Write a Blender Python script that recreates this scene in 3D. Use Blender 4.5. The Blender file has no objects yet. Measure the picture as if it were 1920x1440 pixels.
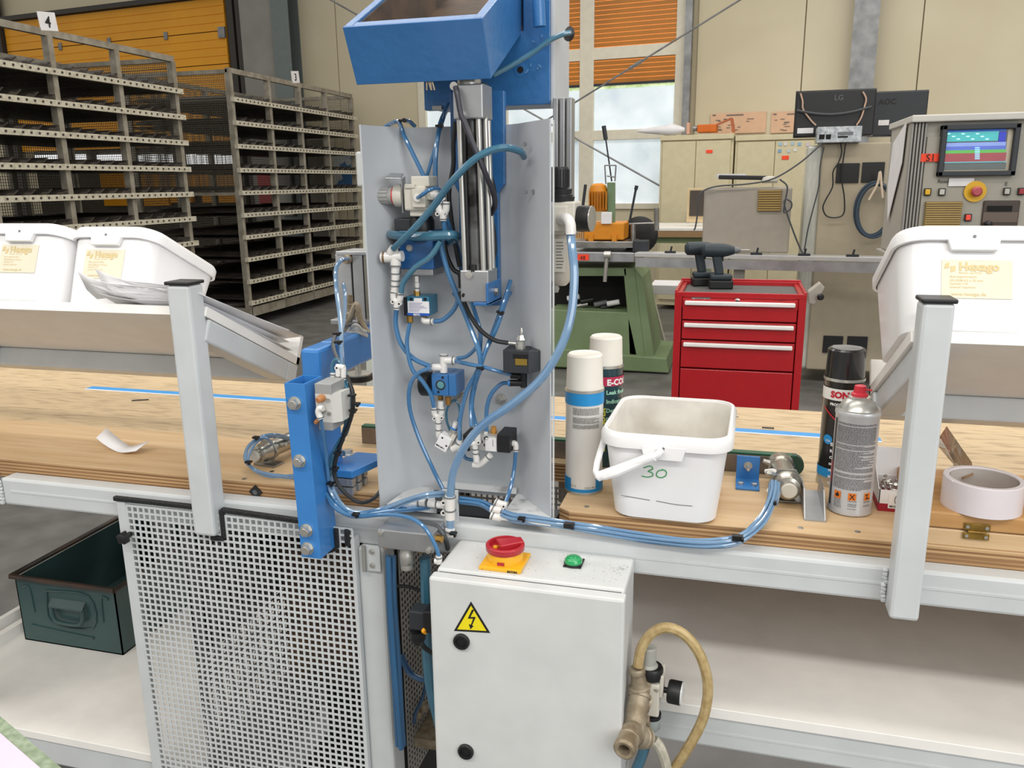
import bpy, math, random
from mathutils import Vector, Matrix
random.seed(7)
scene = bpy.context.scene
COL = scene.collection
PI = math.pi
# ------------------------------------------------------------------ camera
FPX, PITCH, ROLL, YAW = 1535.0, math.radians(13.82), math.radians(-0.711), math.radians(15.4)
CAM = Vector((0, 0, 1.5))
CF = Vector((-math.sin(YAW)*math.cos(PITCH), math.cos(YAW)*math.cos(PITCH), -math.sin(PITCH)))
_r = Vector((math.cos(YAW), math.sin(YAW), 0)); _u = _r.cross(CF)
CR = _r*math.cos(ROLL) + _u*math.sin(ROLL); CU = CR.cross(CF)
cd = bpy.data.cameras.new('camera'); cam = bpy.data.objects.new('camera', cd); COL.objects.link(cam)
cam.matrix_world = Matrix.Translation(CAM) @ Matrix((CR, CU, -CF)).transposed().to_4x4()
cd.sensor_width = 36; cd.lens = FPX/1920*36; cd.clip_start = 0.05; cd.clip_end = 100
scene.camera = cam
# ------------------------------------------------------------------ world and light
w = bpy.data.worlds.new('world'); scene.world = w; w.use_nodes = True
w.node_tree.nodes['Background'].inputs[0].default_value = (1.0, 0.965, 0.92, 1)
w.node_tree.nodes['Background'].inputs[1].default_value = 0.46
def area(name, loc, size, energy, col=(1, .96, .9), rot=(0, 0, 0)):
    l = bpy.data.lights.new(name, 'AREA'); l.shape = 'RECTANGLE'; l.size, l.size_y = size; l.energy = energy; l.color = col
    o = bpy.data.objects.new(name, l); COL.objects.link(o); o.location = loc; o.rotation_euler = rot; return o
area('ceiling_light_row', (-.8, -1.6, 4.2), (9, .5), 165)
area('ceiling_light_row', (-.8, 0.9, 4.6), (9, .5), 60)
area('ceiling_light_row', (.2, 3.9, 4.6), (8, .5), 90)
area('ceiling_light_row', (1.0, 7.4, 4.8), (9, .5), 130)
area('cool_side_light', (3.2, -2.2, 2.6), (3, 2), 70, (.93, .97, 1), (math.radians(70), 0, math.radians(40)))  # cool area lamp behind the camera; no window is modelled there
scene.view_settings.view_transform = 'Standard'; scene.view_settings.look = 'None'
scene.view_settings.exposure = 0.33; scene.view_settings.gamma = 1; scene.view_settings.use_curve_mapping = False

# ------------------------------------------------------------------ points on real planes
def ray(u, v): return CF + CR*((u-960)/FPX) - CU*((v-720)/FPX)
def A(u, v, y, *_):
    d = ray(u, v); return CAM + d*(y/d.y)
def onX(u, v, x):
    d = ray(u, v); return CAM + d*(x/d.x)
def onZ(u, v, z):
    d = ray(u, v); return CAM + d*((z-CAM.z)/d.z)
WK, WY = 0.12, 10.35           # back wall: y = WY - WK*x
def onW(u, v, off=0.0):
    d = ray(u, v); return CAM + d*((WY-off)/(d.y+WK*d.x))
# ------------------------------------------------------------------ materials
def lin(h):
    c = [int(h[i:i+2], 16)/255 for i in (0, 2, 4)]
    return tuple((x/12.92 if x <= .04045 else ((x+.055)/1.055)**2.4) for x in c) + (1,)
MATS = {}
def mat(name, h, rough=.5, metal=0, h2=None, scale=8, stretch=(1, 1, 1), bump=0, bscale=60, coat=0, trans=0, emit=0, lo=.35, hi=.65, alpha=1, detail=4):
    if name in MATS: return MATS[name]
    m = bpy.data.materials.new(name); m.use_nodes = True; nt = m.node_tree; b = nt.nodes['Principled BSDF']
    b.inputs['Base Color'].default_value = lin(h); b.inputs['Roughness'].default_value = rough; b.inputs['Metallic'].default_value = metal
    b.inputs['Coat Weight'].default_value = coat; b.inputs['Coat Roughness'].default_value = .08
    b.inputs['Transmission Weight'].default_value = trans; b.inputs['Alpha'].default_value = alpha
    tc = nt.nodes.new('ShaderNodeTexCoord'); mp = nt.nodes.new('ShaderNodeMapping'); mp.inputs['Scale'].default_value = stretch
    nt.links.new(tc.outputs['Object'], mp.inputs[0])
    if h2 is None: h2 = h; scale = 14; dv = .93
    else: dv = 1
    n = nt.nodes.new('ShaderNodeTexNoise'); n.inputs['Scale'].default_value = scale; n.inputs['Detail'].default_value = detail
    nt.links.new(mp.outputs[0], n.inputs['Vector'])
    r = nt.nodes.new('ShaderNodeValToRGB'); r.color_ramp.elements[0].position = lo; r.color_ramp.elements[1].position = hi
    r.color_ramp.elements[0].color = lin(h); c2 = lin(h2); r.color_ramp.elements[1].color = (c2[0]*dv, c2[1]*dv, c2[2]*dv, 1)
    nt.links.new(n.outputs['Fac'], r.inputs[0]); nt.links.new(r.outputs[0], b.inputs['Base Color'])
    if bump:
        n2 = nt.nodes.new('ShaderNodeTexNoise'); n2.inputs['Scale'].default_value = bscale; nt.links.new(mp.outputs[0], n2.inputs['Vector'])
        bp = nt.nodes.new('ShaderNodeBump'); bp.inputs['Strength'].default_value = bump; bp.inputs['Distance'].default_value = .002
        nt.links.new(n2.outputs['Fac'], bp.inputs['Height']); nt.links.new(bp.outputs[0], b.inputs['Normal'])
    if emit:
        b.inputs['Emission Strength'].default_value = emit; nt.links.new(r.outputs[0], b.inputs['Emission Color'])
    MATS[name] = m; return m
M_frame = mat('white_enamel', 'CBCFD0', .38, bump=.15, bscale=25)
M_plate = mat('grey_paint', 'C3C7CA', .42, h2='B7BBC0', scale=5, bump=.25, bscale=40)
M_blue = mat('blue_paint', '336FA9', .36, h2='2B639C', scale=6, bump=.5, bscale=70, coat=.2)
M_bluebr = mat('bright_blue_paint', '3A80C6', .32, bump=.2, bscale=50, coat=.2)
M_wood = mat('plywood_face', 'D6BA93', .55, h2='C5A276', scale=4.5, stretch=(1.0, 12, 12), bump=.15, bscale=30, lo=.3, hi=.72, detail=10)
M_woodworn = mat('plywood_worn', 'CBB38E', .6, h2='8F785C', scale=46, stretch=(.33, 1.7, 1.7), bump=.15, bscale=40, lo=.48, hi=.82, detail=12)
M_ply = mat('plywood_edge', 'C4A073', .65, h2='94704A', scale=9, stretch=(.25, 2, 26), bump=.3, bscale=20, lo=.38, hi=.66)
M_mel = mat('white_melamine', 'F1EFEA', .35)
M_white = mat('white_plastic', 'F1F1F2', .33, h2='E9E8E8', scale=5, coat=.15)
M_bwhite = mat('bucket_inside', 'E6E3DC', .5, h2='BDB7AE', scale=9, lo=.42, hi=.72, detail=8)
M_fit = mat('white_fitting', 'E4E2DE', .3, coat=.3)
M_ring = mat('grey_ring', '6E7274', .4)
M_black = mat('black_plastic', '17181A', .45)
M_dark = mat('charcoal_plastic', '2B2F34', .5)
M_tie = mat('black_nylon', '101112', .4)
M_hose = mat('blue_hose', '5089BA', .16, h2='3F79AB', scale=10, coat=.8, trans=.25)
M_hosel = mat('pale_blue_hose', '8BB0D2', .14, h2='759FC8', scale=10, coat=.8, trans=.35)
M_hoset = mat('teal_hose', '4C86A0', .16, h2='39708C', scale=10, coat=.8, trans=.25)
M_bhose = mat('black_rubber', '1E2022', .45)
M_ghose = mat('grey_cable', '4A4D50', .45)
M_steel = mat('brushed_steel', 'A9A8A4', .32, .9, h2='8C8B88', scale=12)
M_alu = mat('aluminium', 'B9BBBD', .38, .75, h2='A2A4A7', scale=10)
M_zinc = mat('zinc_plate', 'C9C8C2', .3, .8)
M_brass = mat('brass', 'B08A45', .35, .85)
M_brassold = mat('dirty_brass', 'B0A48F', .5, .4, h2='85765F', scale=40, bump=.4, bscale=120)
M_beige = mat('beige_plastic', 'CFCBBF', .45)
M_beige2 = mat('beige_machine', 'B9B1A0', .5)
M_cab = mat('cream_cabinet', 'D2C8A6', .5)
M_wall = mat('cream_wall_panel', 'D3C9AE', .6, h2='C9BEA0', scale=.7)
M_red = mat('red_enamel', 'B5141F', .35, coat=.2)
M_green = mat('machine_green', '7D916B', .5, h2='728660', scale=4)
M_crate = mat('dark_green_steel', '35504F', .4, h2='2B4444', scale=6, coat=.15)
M_orange = mat('orange_paint', 'D98A14', .45)
M_yellow = mat('yellow_door', 'F2A80C', .5, h2='E89E0A', scale=1.5)
M_slat = mat('orange_blind_slat', 'BC7820', .45, h2='AC6C1A', scale=2)
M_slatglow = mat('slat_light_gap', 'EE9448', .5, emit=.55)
M_concrete = mat('concrete_floor', '737270', .38, h2='5E5D5B', scale=5, bump=.1, bscale=12)
M_galv = mat('galvanised_steel', '98999A', .45, .5, h2='7F8182', scale=9)
M_colgrey = mat('grey_column_paint', '96948C', .6, h2='8A8880', scale=3)
M_darkmet = mat('dark_door_guide', '3B3731', .6)
M_rack = mat('rack_steel', 'A09A8C', .55, .2, h2='837C6E', scale=12)
M_racklt = mat('rack_rail', 'C9C3B0', .5, h2='A19A86', scale=30, lo=.45, hi=.75)
M_profile = mat('dark_profile', '35302C', .45, .4, h2='4B453F', scale=8)
M_meshw = mat('rack_mesh', '6A655A', .5, .3)
M_blk = mat('black_recess', '0C0B0B', .8)
M_paper = mat('white_paper', 'ECEBEC', .7)
M_tag = mat('orange_tag', 'FF4A26', .6)
M_label = mat('cream_label', 'E6DFC8', .6)
M_ltext = mat('ochre_print', 'D9C592', .6)
M_tx = mat('black_print', '1A1A1A', .6)
M_txg = mat('grey_print', '6A6A68', .6)
M_txw = mat('white_print', 'EFEFEF', .6)
M_tape = mat('blue_tape', '3E9AE0', .45)
M_glow = mat('frosted_pane', 'E6EEF2', .5, h2='BFCDD4', scale=2.5, emit=.42, lo=.3, hi=.75)
M_ygreen = mat('foliage_outside', '9FB86A', .8, h2='D9E6C0', scale=12, emit=.6)

# ------------------------------------------------------------------ geometry builder
ROOT = {}
def rotm(rx=0, ry=0, rz=0): return Matrix.Rotation(rz, 3, 'Z') @ Matrix.Rotation(ry, 3, 'Y') @ Matrix.Rotation(rx, 3, 'X')
def basis(d):
    d = Vector(d).normalized(); a = Vector((0, 0, 1)) if abs(d.z) < .9 else Vector((1, 0, 0))
    s = d.cross(a).normalized(); return s, s.cross(d).normalized(), d
def smooth_path(pts, k=6):
    P = [Vector(p) for p in pts]
    if len(P) < 3: return P
    Q = [P[0]*2-P[1]] + P + [P[-1]*2-P[-2]]; out = []
    for i in range(1, len(Q)-2):
        a, b, c, d = Q[i-1:i+3]
        for j in range(k):
            t = j/k; out.append(.5*((2*b)+(c-a)*t+(2*a-5*b+4*c-d)*t*t+(3*b-a-3*c+d)*t**3))
    out.append(P[-1]); return out
class G:
    def __init__(s): s.v = []; s.f = []
    def add(s, vs, fs):
        o = len(s.v); s.v += [tuple(v) for v in vs]; s.f += [tuple(i+o for i in f) for f in fs]; return s
    def box(s, a, b):
        x0, x1 = sorted((a[0], b[0])); y0, y1 = sorted((a[1], b[1])); z0, z1 = sorted((a[2], b[2]))
        return s.add([(x, y, z) for z in (z0, z1) for y in (y0, y1) for x in (x0, x1)],
                     [(0, 2, 3, 1), (4, 5, 7, 6), (0, 1, 5, 4), (1, 3, 7, 5), (3, 2, 6, 7), (2, 0, 4, 6)])
    def obox(s, c, size, R=None):
        R = R or Matrix.Identity(3); c = Vector(c); h = [q/2 for q in size]
        return s.add([c + R @ Vector((x*h[0], y*h[1], z*h[2])) for z in (-1, 1) for y in (-1, 1) for x in (-1, 1)],
                     [(0, 2, 3, 1), (4, 5, 7, 6), (0, 1, 5, 4), (1, 3, 7, 5), (3, 2, 6, 7), (2, 0, 4, 6)])
    def beam(s, p, q, wd, h, up=(0, 0, 1)):
        p, q = Vector(p), Vector(q); d = (q-p).normalized(); sd = d.cross(Vector(up)).normalized(); u = sd.cross(d)
        vs = [e + sd*a*wd/2 + u*b*h/2 for e in (p, q) for a, b in ((-1, -1), (1, -1), (1, 1), (-1, 1))]
        return s.add(vs, [(0, 1, 2, 3), (7, 6, 5, 4), (0, 4, 5, 1), (1, 5, 6, 2), (2, 6, 7, 3), (3, 7, 4, 0)])
    def cyl(s, p, q, r, r2=None, n=16, cap=True):
        r2 = r if r2 is None else r2; p, q = Vector(p), Vector(q); a, b, d = basis(q-p)
        vs = [e + (a*math.cos(2*PI*i/n) + b*math.sin(2*PI*i/n))*rr for e, rr in ((p, r), (q, r2)) for i in range(n)]
        fs = [(i, n+i, n+(i+1) % n, (i+1) % n) for i in range(n)]
        if cap: fs += [tuple(range(n)), tuple(range(2*n-1, n-1, -1))]
        return s.add(vs, fs)
    def lathe(s, o, ax, prof, n=24, cap=True):
        o = Vector(o); a, b, d = basis(ax)
        vs = [o + d*h + (a*math.cos(2*PI*i/n) + b*math.sin(2*PI*i/n))*r for r, h in prof for i in range(n)]
        fs = [(k*n+i, (k+1)*n+i, (k+1)*n+(i+1) % n, k*n+(i+1) % n) for k in range(len(prof)-1) for i in range(n)]
        if cap: fs += [tuple(range(n)), tuple(range(len(prof)*n-1, (len(prof)-1)*n-1, -1))]
        return s.add(vs, fs)
    def tube(s, pts, r, n=8, k=6, sm=True):
        P = smooth_path(pts, k) if sm else [Vector(p) for p in pts]
        fs = []; vs = []; a = None
        for i, p in enumerate(P):
            d = (P[min(i+1, len(P)-1)] - P[max(i-1, 0)]).normalized()
            if a is None: a = basis(d)[0]
            a = (a - d*a.dot(d)).normalized(); b = d.cross(a)
            vs += [p + (a*math.cos(2*PI*j/n) + b*math.sin(2*PI*j/n))*r for j in range(n)]
        for i in range(len(P)-1):
            for j in range(n): fs.append((i*n+j, i*n+(j+1) % n, (i+1)*n+(j+1) % n, (i+1)*n+j))
        m = len(P); fs += [tuple(range(n-1, -1, -1)), tuple(range((m-1)*n, m*n))]
        return s.add(vs, fs)
    def prism(s, poly, ext):
        P = [Vector(p) for p in poly]; e = Vector(ext); n = len(P)
        return s.add(P + [p+e for p in P], [tuple(range(n)), tuple(range(2*n-1, n-1, -1))] + [(i, n+i, n+(i+1) % n, (i+1) % n) for i in range(n)])
    def hexn(s, p, d, r, h): return s.cyl(p, Vector(p)+Vector(d).normalized()*h, r, n=6)
    def hull(s, front, d):      # four points pushed back along d
        return s.prism(front, d)
    def build(s, name, m, parent=None, smooth=False, bevel=0, local=False, kind=None, label=None, flip=True):
        vs = [Vector(v) for v in s.v]
        if parent is not None and not local:
            k = parent
            while k.name not in ROOT: k = k.parent
            mi = ROOT[k.name]; vs = [mi @ v for v in vs]
        me = bpy.data.meshes.new(name); me.from_pydata(vs, [], s.f); me.validate()
        import bmesh
        bm = bmesh.new(); bm.from_mesh(me); bmesh.ops.recalc_face_normals(bm, faces=bm.faces); bm.to_mesh(me); bm.free()
        me.materials.append(m)
        o = bpy.data.objects.new(name, me); COL.objects.link(o)
        if smooth:
            for p in me.polygons: p.use_smooth = True
            me.set_sharp_from_angle(angle=math.radians(38))
        if bevel:
            b = o.modifiers.new('bevel', 'BEVEL'); b.width = bevel; b.segments = 2; b.limit_method = 'ANGLE'; b.angle_limit = math.radians(40)
        if parent is not None: o.parent = parent
        else: ROOT[o.name] = Matrix.Identity(4)
        if kind: o['kind'] = kind
        if label: o['label'] = label
        return o
def tag(o, label, cat, group=None):
    o['label'] = label; o['category'] = cat
    if group: o['group'] = group
    return o
def thing(name, label, cat, loc=(0, 0, 0), rot=(0, 0, 0), group=None):
    o = bpy.data.objects.new(name, None); COL.objects.link(o); o.empty_display_size = .05
    o.location = loc; o.rotation_euler = rot
    from mathutils import Euler
    ROOT[o.name] = (Matrix.Translation(Vector(loc)) @ Euler(rot).to_matrix().to_4x4()).inverted()
    return tag(o, label, cat, group)
def copy_tree(o, parent=None):
    c = o.copy(); COL.objects.link(c); c.parent = parent
    if parent is None: ROOT[c.name] = ROOT[o.name]
    for ch in list(o.children): copy_tree(ch, c)
    return c
def text(body, size, m, parent, org, xd, yd, name='lettering', cyl=None, local=False, bold=0, align='LEFT', thick=.0):
    cu = bpy.data.curves.new('t', 'FONT'); cu.body = body; cu.size = size; cu.offset = bold; cu.align_x = align; cu.resolution_u = 2
    to = bpy.data.objects.new('t', cu); me = bpy.data.meshes.new_from_object(to)
    org, xd, yd = Vector(org), Vector(xd).normalized(), Vector(yd).normalized()
    vs = []
    for v in me.vertices:
        if cyl:                                   # wrap around a vertical cylinder: (centre, radius, start angle)
            c, R, a0 = cyl; a = a0 + v.co.x/R; vs.append((c[0]+math.cos(a)*R, c[1]+math.sin(a)*R, org.z+v.co.y))
        else: vs.append(org + xd*v.co.x + yd*v.co.y)
    g = G(); g.v = [tuple(v) for v in vs]; g.f = [tuple(p.vertices) for p in me.polygons]
    bpy.data.objects.remove(to); bpy.data.curves.remove(cu); bpy.data.meshes.remove(me)
    return g.build(name, m, parent, local=local)
def pbox(u0, v0, u1, v1, y, dep):     # a box whose front face covers these pixels at its true distance y, dep thick
    vm, um = (v0+v1)/2, (u0+u1)/2
    a, b, c, d = A(u0, vm, y), A(u1, vm, y), A(um, v0, y), A(um, v1, y)
    return (a.x, y, d.z), (b.x, y+dep, c.z)
def bolt(g, p, d=(0, -1, 0), r=.006, h=.005):
    p = Vector(p); d = Vector(d).normalized(); g.cyl(p, p+d*.0015, r*1.22, n=18); g.hexn(p+d*.0015, d, r, h); return g
# ================================================================== SETTING
RW = rotm(0, 0, -math.atan(WK)); EX = RW @ Vector((1, 0, 0)); EY = RW @ Vector((0, 1, 0)); EZ = Vector((0, 0, 1))
G().box((-22, -4, -.1), (9, 22, 0)).build('floor', M_concrete, kind='structure')
def wallpt(s, z, off=0): return Vector((0, WY, 0)) + EX*s + EZ*z - EY*off
def wseg(g, s0, s1, z0, z1, off=0, dep=.12):   # off: front face distance in front of the wall plane; dep goes back
    return g.obox(wallpt((s0+s1)/2, (z0+z1)/2, off-dep/2), (s1-s0, dep, z1-z0), RW)
def S(u, v, off=0): p = onW(u, v, off) - Vector((0, WY, 0)); return p.dot(EX)
def ZW(u, v, off=0): return onW(u, v, off).z
def wbox(g, u0, v0, u1, v1, off, dep):
    um, vm = (u0+u1)/2, (v0+v1)/2
    return wseg(g, S(u0, vm, off), S(u1, vm, off), ZW(um, v1, off), ZW(um, v0, off), off, dep)
sD0, sD1 = S(10, 60), S(428, 60)               # roller door opening
sW0, sW1 = S(785, 200), S(1287, 200)           # window opening
zWs = ZW(1190, 392)
wall = G(); wseg(wall, -16, sD0, 0, 5.6, -.05, .15); wseg(wall, sD0, sD1, ZW(220, 8), 5.6, -.05, .15)
wseg(wall, sD1, sW0, 0, 5.6, -.05, .15); wseg(wall, sW0, sW1, 0, zWs, -.05, .15); wseg(wall, sW1, 9, 0, 5.6, -.05, .15)
wall = wall.build('wall_back', M_wall, kind='structure')
def panels(s0, s1, wdt, z0=0, z1=5.5):
    n = max(1, round((s1-s0)/wdt)); d = (s1-s0)/n
    for i in range(n):
        wseg(G(), s0+i*d+.006, s0+(i+1)*d-.006, z0, z1, 0, .05).build('wall_panel', M_wall, wall, bevel=.004)
panels(sD1+.6, sW0, 1.05); panels(sW1+.1, sW1+6, 1.15); panels(sW0, sW1, 1.2, 0, zWs)
G().box((-20, 13.8, 0), (-2, 14.0, 6)).build('wall_far_hall', mat('dark_hall', '5A564E', .8), kind='structure')
# window -------------------------------------------------------------
win = G()
zt, ztr, zmid = 5.4, ZW(1190, 250), ZW(1190, 98)
fr = .09
for a, b in ((785, 799), (938, 952), (1087, 1113), (1264, 1287)): wseg(win, S(a, 200), S(b, 200), zWs, zt, .02, .10)
wseg(win, sW0, sW1, zWs, zWs+.07, .03, .12); wseg(win, sW0+.002, sW1-.002, ztr-.07, ztr+.05, .014, .088); wseg(win, sW0+.002, sW1-.002, zmid-.06, zmid+.08, .014, .088)
winO = win.build('window_1', mat('window_frame', 'E3DDC9', .5), kind='structure', bevel=.006)
cols = ((799, 938), (952, 1087), (1113, 1264))
for a, b in cols:
    sa, sb = S(a, 200), S(b, 200)
    for z0, z1 in ((zWs+.07, ztr-.07), (ztr+.05, zmid-.06), (zmid+.08, zt)):
        wseg(G(), sa, sb, z0, z1, -.03, .02).build('pane', M_glow, winO)
    wseg(G(), sa, sb, ZW(1190, 163), ZW(1190, 157), -.02, .008).build('garden_strip', M_ygreen, winO)
    sl = G(); gl = G()
    for z0, z1 in ((ZW(1190, 154), zmid-.06), (zmid+.08, zt)):
        z = z0
        while z < z1-.01:
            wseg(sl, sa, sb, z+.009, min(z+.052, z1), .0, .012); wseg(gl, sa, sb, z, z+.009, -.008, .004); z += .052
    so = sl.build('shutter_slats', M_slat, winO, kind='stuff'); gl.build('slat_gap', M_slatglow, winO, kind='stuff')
    wseg(G(), sa, sb, ZW(1190, 158), ZW(1190, 153), .004, .02).build('shutter_end_bar', M_dark, winO)
# steel columns --------------------------------------------------------
g = G(); s = S(1290, 100); wseg(g, s-.02, s+.06, 0, 5.6, .14, .1); g.build('trim_1', M_galv, kind='structure')
g = G(); a, b = S(1597, 80, .25), S(1645, 80, .25)
wseg(g, a, b, 0, 5.6, .25, .012); wseg(g, a, b, 0, 5.6, .02, .012); wseg(g, (a+b)/2-.006, (a+b)/2+.006, 0, 5.6, .24, .22)
g.build('trim_2', M_galv, kind='structure')
g = G(); a, b = S(462, 80, .1), S(522, 80, .1); wseg(g, a, b, 0, 5.6, .2, .2); g.build('trim_3', M_colgrey, kind='structure')
g = G(); a, b = S(524, 80, .1), S(556, 80, .1); wseg(g, a, b, 0, 5.6, .25, .012); wseg(g, a, a+.012, 0, 5.6, .24, .22); wseg(g, a, b, 0, 5.6, .02, .012)
g.build('trim_4', mat('grey_green_steel', '77807E', .5, .3), kind='structure')
g = G(); a = S(430, 80, .1); wseg(g, a, a+.1, 0, 5.6, .1, .08); wseg(g, a+.16, a+.3, 0, 5.6, .12, .1); wseg(g, a+.1, a+.16, 0, 5.6, .04, .04)
g.build('trim_5', M_darkmet, kind='structure')
g = G(); wseg(g, sD0-.3, sD0, 0, 5.6, .1, .08); g.build('trim_6', M_darkmet, kind='structure')
g = G(); wseg(g, sD0-.1, sD1+.1, ZW(220, 17), ZW(220, 8), .1, .1); g.build('trim_7', M_darkmet, kind='structure')
# sectional door -------------------------------------------------------
door = thing('door_1', 'yellow sectional hall door half raised behind the racks', 'door', wallpt(sD0, 2.6)); door['kind'] = 'structure'
zs = [ZW(220, 18), ZW(220, 78), ZW(220, 140)]; zb = ZW(430, 172)
edges = [ZW(220, 18), ZW(220, 79), ZW(220, 138), zb]
edges = [zs[0]+.0, zs[1], zs[1]*1-(zs[0]-zs[1])*1.02]
z_hi = zs[0]; step = zs[0]-zs[1]; zz = z_hi
while zz > 2.15:
    z0 = max(zz-step, 2.1)
    p = G(); k = 4
    for i in range(k): wseg(p, sD0+.02, sD1-.02, z0+.006+(zz-z0-.006)*i/k, z0+(zz-z0)*(i+1)/k-.006, .03, .04)
    wseg(p, sD0+.02, sD1-.02, z0+.006, zz-.003, .022, .03)
    p.build('door_section', M_yellow, door, bevel=.003)
    for f in (.27, .5, .75):
        if z0 > 2.2: wseg(G(), sD0+(sD1-sD0)*f-.035, sD0+(sD1-sD0)*f+.035, z0-.05, z0+.06, .045, .02).build('hinge', M_galv, door, bevel=.004)
    zz = z0
wseg(G(), sD1-.14, sD1-.02, z_hi-step-.1, z_hi-step+.05, .06, .04).build('roller_bracket', M_galv, door)
# strips of the neighbouring hall seen under the door -------------------
M_sky = mat('bright_window', 'F4F7F8', .5, emit=.95)
ww = G()
for a, b in ((185, 236), (262, 306), (312, 340), (352, 367), (370, 440), (-60, 40), (60, 160)):
    p, q = A(a, 308, 13.75), A(b, 289, 13.75); ww.box((p.x, 13.72, p.z), (q.x, 13.76, q.z))
ww.build('window_2', M_sky, kind='structure')
for i, (a, b, u0, u1) in enumerate(((325, 352, 190, 242), (325, 352, 266, 310), (325, 352, 318, 372), (325, 352, 376, 448), (362, 386, 196, 246), (362, 386, 270, 314), (362, 380, 320, 358), (362, 380, 380, 448), (222, 236, 185, 240))):
    p, q = A(u0, b, 13.6), A(u1, a, 13.6)
    o = G().box((p.x, 13.6, p.z), (q.x, 13.7, q.z)).build('door_2' if i == 0 else 'door_%d' % (i+2), M_yellow, kind='structure')
# ================================================================== RACKS
def mesh_grid(g, o, du, dv, nu, nv, t, dn):
    o, du, dv, dn = Vector(o), Vector(du), Vector(dv), Vector(dn).normalized()
    for i in range(nu+1):
        p = o + du*(i/nu); g.beam(p, p+dv, t, t, dn)
    for i in range(nv+1):
        p = o + dv*(i/nv); g.beam(p, p+du, t, t, dn)
XR = -5.08; LV = [.27, .50, .735, .97, 1.2, 1.43, 1.66, 1.9, 2.13, 2.36]
def rack(label, x0, ys, plate, plate_y):
    T = thing('storage_rack', label, 'rack', (x0, ys[0], 0)); dx = 1.25
    for i, y in enumerate(ys):
        for x in (x0, x0-dx):
            G().box((x-.03, y-.025, .12), (x+.03 if x == x0 else x+.03, y+.025, 2.62)).build('post', M_rack, T)
    fr = G()
    for x in (x0, x0-dx): fr.beam((x, ys[0]-.02, 2.64), (x, ys[-1]+.02, 2.64), .045, .05); fr.beam((x, ys[0], .17), (x, ys[-1], .17), .06, .1)
    for y in (ys[0], ys[-1]):
        fr.beam((x0, y, 2.63), (x0-dx, y, 2.63), .04, .04); fr.beam((x0, y, .16), (x0-dx, y, .16), .06, .1); fr.beam((x0, y, 1.42), (x0-dx, y, 1.42), .03, .03)
    fr.build('frame', M_rack, T)
    for z in LV:
        r = G(); r.box((x0+.02, ys[0]-.03, z-.024), (x0+.06, ys[-1]+.06, z+.022))
        n = int((ys[-1]-ys[0])/.075)
        ro = r.build('shelf_rail', M_racklt, T)
        k = G()
        for i in range(n): y = ys[0]+.04+i*.075; k.cyl((x0+.058, y, z), (x0+.066, y, z), .009, n=6)
        k.build('rivets', M_profile, ro, kind='stuff')
        s = G()
        for i in range(16):
            xx = x0-.02-i*dx/16; s.box((xx-.06, ys[0]+.02, z-.02), (xx, ys[-1]-.02, z-.008))
        s.build('shelf_tray', M_profile, T)
        for a, b in zip(ys[:-1], ys[1:]):
            nb = max(3, round((b-a)/.2))
            for i in range(nb):
                y = a+.05+(b-a-.08)*i/nb; wd = (b-a)/nb*.86; h = .03+.01*random.random()
                P = [(x0+.055, y, z+.024), (x0+.055, y+wd*.25, z+.024+h*.55), (x0+.055, y+wd*.55, z+.024+h*.5), (x0+.055, y+wd*.8, z+.03+h), (x0+.055, y+wd*.9, z+.028+h), (x0+.055, y+wd*.62, z+.024+h*.22), (x0+.055, y+wd*.55, z+.024)]
                G().prism(P, (-dx-.03, 0, 0)).build('carrier_bar', M_profile, T)
    for y in (ys[0], ys[-1]):
        g = G(); mesh_grid(g, (x0-.04, y, 1.44), (-dx+.06, 0, 0), (0, 0, 1.18), 58, 54, .004, (0, 1, 0)); g.build('mesh_panel', M_meshw, T)
    g = G(); L = ys[-1]-ys[0]; mesh_grid(g, (x0-dx, ys[0], .3), (0, L, 0), (0, 0, 2.3), int(L/.026), 88, .004, (1, 0, 0)); g.build('mesh_panel', M_meshw, T)
    for y in (ys[0]+.15, ys[-1]-.15):
        for x in (x0-.1, x0-dx+.1):
            c = G(); c.cyl((x-.02, y, .06), (x+.02, y, .06), .06, n=16); c.obox((x, y, .12), (.07, .08, .05)); c.build('caster', M_dark, T, smooth=True)
    a = G().obox((x0+.02, plate_y, 2.72), (.006, .17, .13), rotm(.12, 0, 0)).build('number_plate', M_paper, T)
    text(plate, .11, M_tx, a, (x0+.026, plate_y-.03, 2.68), (0, 1, 0), (0, 0, 1), align='LEFT', bold=.002)
    return T
ys1 = [onX(u, v, -5.08).y for u, v in ((97, 80), (222, 105), (328, 125))]
ys1 = [ys1[0]-2.1, ys1[0]-1.4, ys1[0]-.7] + ys1
ys2 = [onX(u, v, XR).y for u, v in ((428, 140), (500, 155), (558, 170), (608, 180), (657, 190))]
rack('tall grey rack with plate 4 carrying dark bars, in front of the yellow door', -5.12, ys1, '4', onX(92, 60, -5.1).y)
rack('tall grey rack further back, left of the beige wall, its plate small', XR, ys2, '3', onX(556, 155, -5.05).y)
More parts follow.
